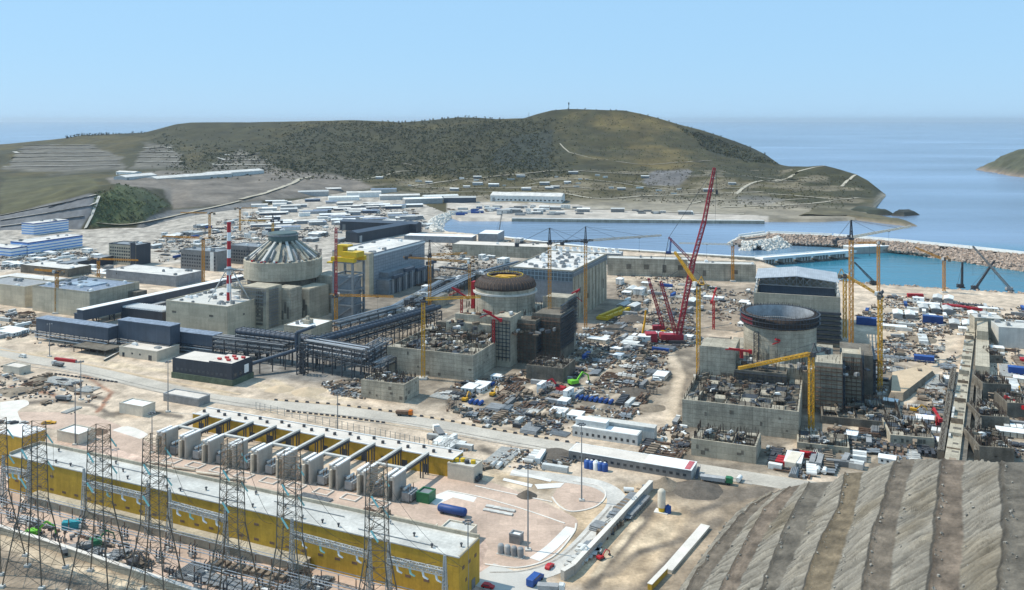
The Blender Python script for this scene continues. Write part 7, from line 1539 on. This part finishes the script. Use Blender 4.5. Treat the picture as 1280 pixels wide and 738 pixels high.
place('container:blue', G(1155,452), R(-24), '', 'blue container by the pale strip in the right yard', s=(1,2,1.5)); place('container:blue', G(1274,468), R(-24), '', 'blue container at the right edge', s=(1,2,1.8)); place('container:red', G(1010,572), R(-20), '', 'red container by the road below the right unit', s=(.6,1,1)) 
for i in range(9): place('container:red', G(1186+i*4.4, 384+i*.6), R(-20+10*math.sin(i)), 'in the red row by the basin shore', 'red container in the red row along the basin shore', s=(.8,1,1))
place('container:red', G(1144,372), R(-10), '', 'lone red container left of the red row by the basin', s=(1.1,1.5,1.3)); place('container:cream', G(992,580), R(60), '', 'long cream container laid across the roadside yard', s=(1.2,2,1.2))
t = box_bldg('storage_rack', 'white striped rack of stacked cabins beside the road', 'cabin block', (797,545), 5, -24, 34, 8, M['whitep'], M['white'], 0, 0); part(t, 'upper_row', MB().box(-33, -17, 2, 7.5, 5.2, 8), M['whitep']); part(t, 'upper_roof', MB().box(-33.2, -16.8, 1.8, 7.7, 8.01, 8.3), M['white']); part(t, 'back_row', MB().box(-30, 6, 9, 14, 0, 6.5).box(-30.2,6.2,8.8,14.2,6.51,6.8), M['concrete_pale'])
winrows(t, 'front', -32, -2, 11, (1.2,), 1.3, 1.4)
for i in range(16): place('barrier', G(668+i*3.6, 577-4*math.sin(i/15*3.1)), R(20*math.cos(i)), 'round the dark pile by the road', 'black boulder like road block in the arc round the dark pile')
for i in range(30): x = 345+i*13; place('barrier', G(x, np.interp(x, [340,420,500,560,640,730], [500.5,506,516.5,526.5,541.5,556.5])), R(-15), 'along the far kerb of the main road', 'dark road block in the line along the far side of the main road')
for i in range(18): x = 360+i*7; place('barrier', G(x, np.interp(x, [340,420,500], [513,521,532])), R(-15), 'along the near kerb of the main road', 'dark road block in the line along the near side of the main road')
for i in range(16): x = 70+i*5; place('barrier', G(x, np.interp(x, [60,150], [467,479])), R(-15), 'along the road at the left', 'dark road block in the line beside the road at the left')
# overhead grey canopy of the gallery yard
p = G(132,441,3); t = thing('mesh_canopy', 'flat grey mesh canopy on posts in front of the galleries', 'canopy', (p.x, p.y, 0), R(-24)); part(t, 'roof', MB().box(-32, 0, 0, 16, 4, 4.4), M['concrete_dark']) ; 
for k in range(10): part(t, 'post', MB().box(-31+(k % 5)*7.4, -30.6+(k % 5)*7.4, .5+(k//5)*14.6, .9+(k//5)*14.6, 0, 3.99), M['steel'])
place('container:red', G(82,452), R(-20), '', 'dark red container under the grey mesh canopy', s=(1.5,.7,.7))
for k, o in PR.items():
    if '_n' in o: del o['_n']
for o in COL.objects:
    if '_n' in o: del o['_n']

# overhead conductors from the pylon arms down to the gantries
for i, (b, w_) in enumerate(PL[:6]):
    o = G(*b); q = MB(); rot = Matrix.Rotation(UA+.35, 3, 'Z')
    for z, s_ in ((37.2, 1), (37.2, -1), (47.4, 1)):
        a = o+rot @ Vector((1.8, s_*8.2, z-2.4)); e = XY(hv0[0]-200+i*38+s_*4+z*.2, hv0[1]-3.5, 14); P_ = [a+(e-a)*k/10-Vector((0,0,math.sin(math.pi*k/10)*3)) for k in range(11)]
        for c_, d_ in zip(P_, P_[1:]): q.bar(c_, d_, .09)
    solo('overhead_conductor', 'thin dark wires running from the pylon %s to the hall' % w_, 'wires', q, M['cranedark'], group='overhead wires')
# ------------------------------------------------------------------ the air
hz = bpy.data.materials.new('haze_air'); hz.use_nodes = True; t = hz.node_tree; t.nodes.remove(t.nodes['Principled BSDF'])
pv = _n(t, 'ShaderNodeVolumePrincipled'); pv.inputs['Color'].default_value = (.74,.88,1,1); pv.inputs['Density'].default_value = 0.000025; pv.inputs['Anisotropy'].default_value = .2
t.links.new(pv.outputs[0], t.nodes['Material Output'].inputs['Volume'])
hb = solo('haze', 'pale blue sea haze filling the air over the bay', 'haze', MB().box(-61000,61000,-600,81000,-17,262), hz, kind='stuff')
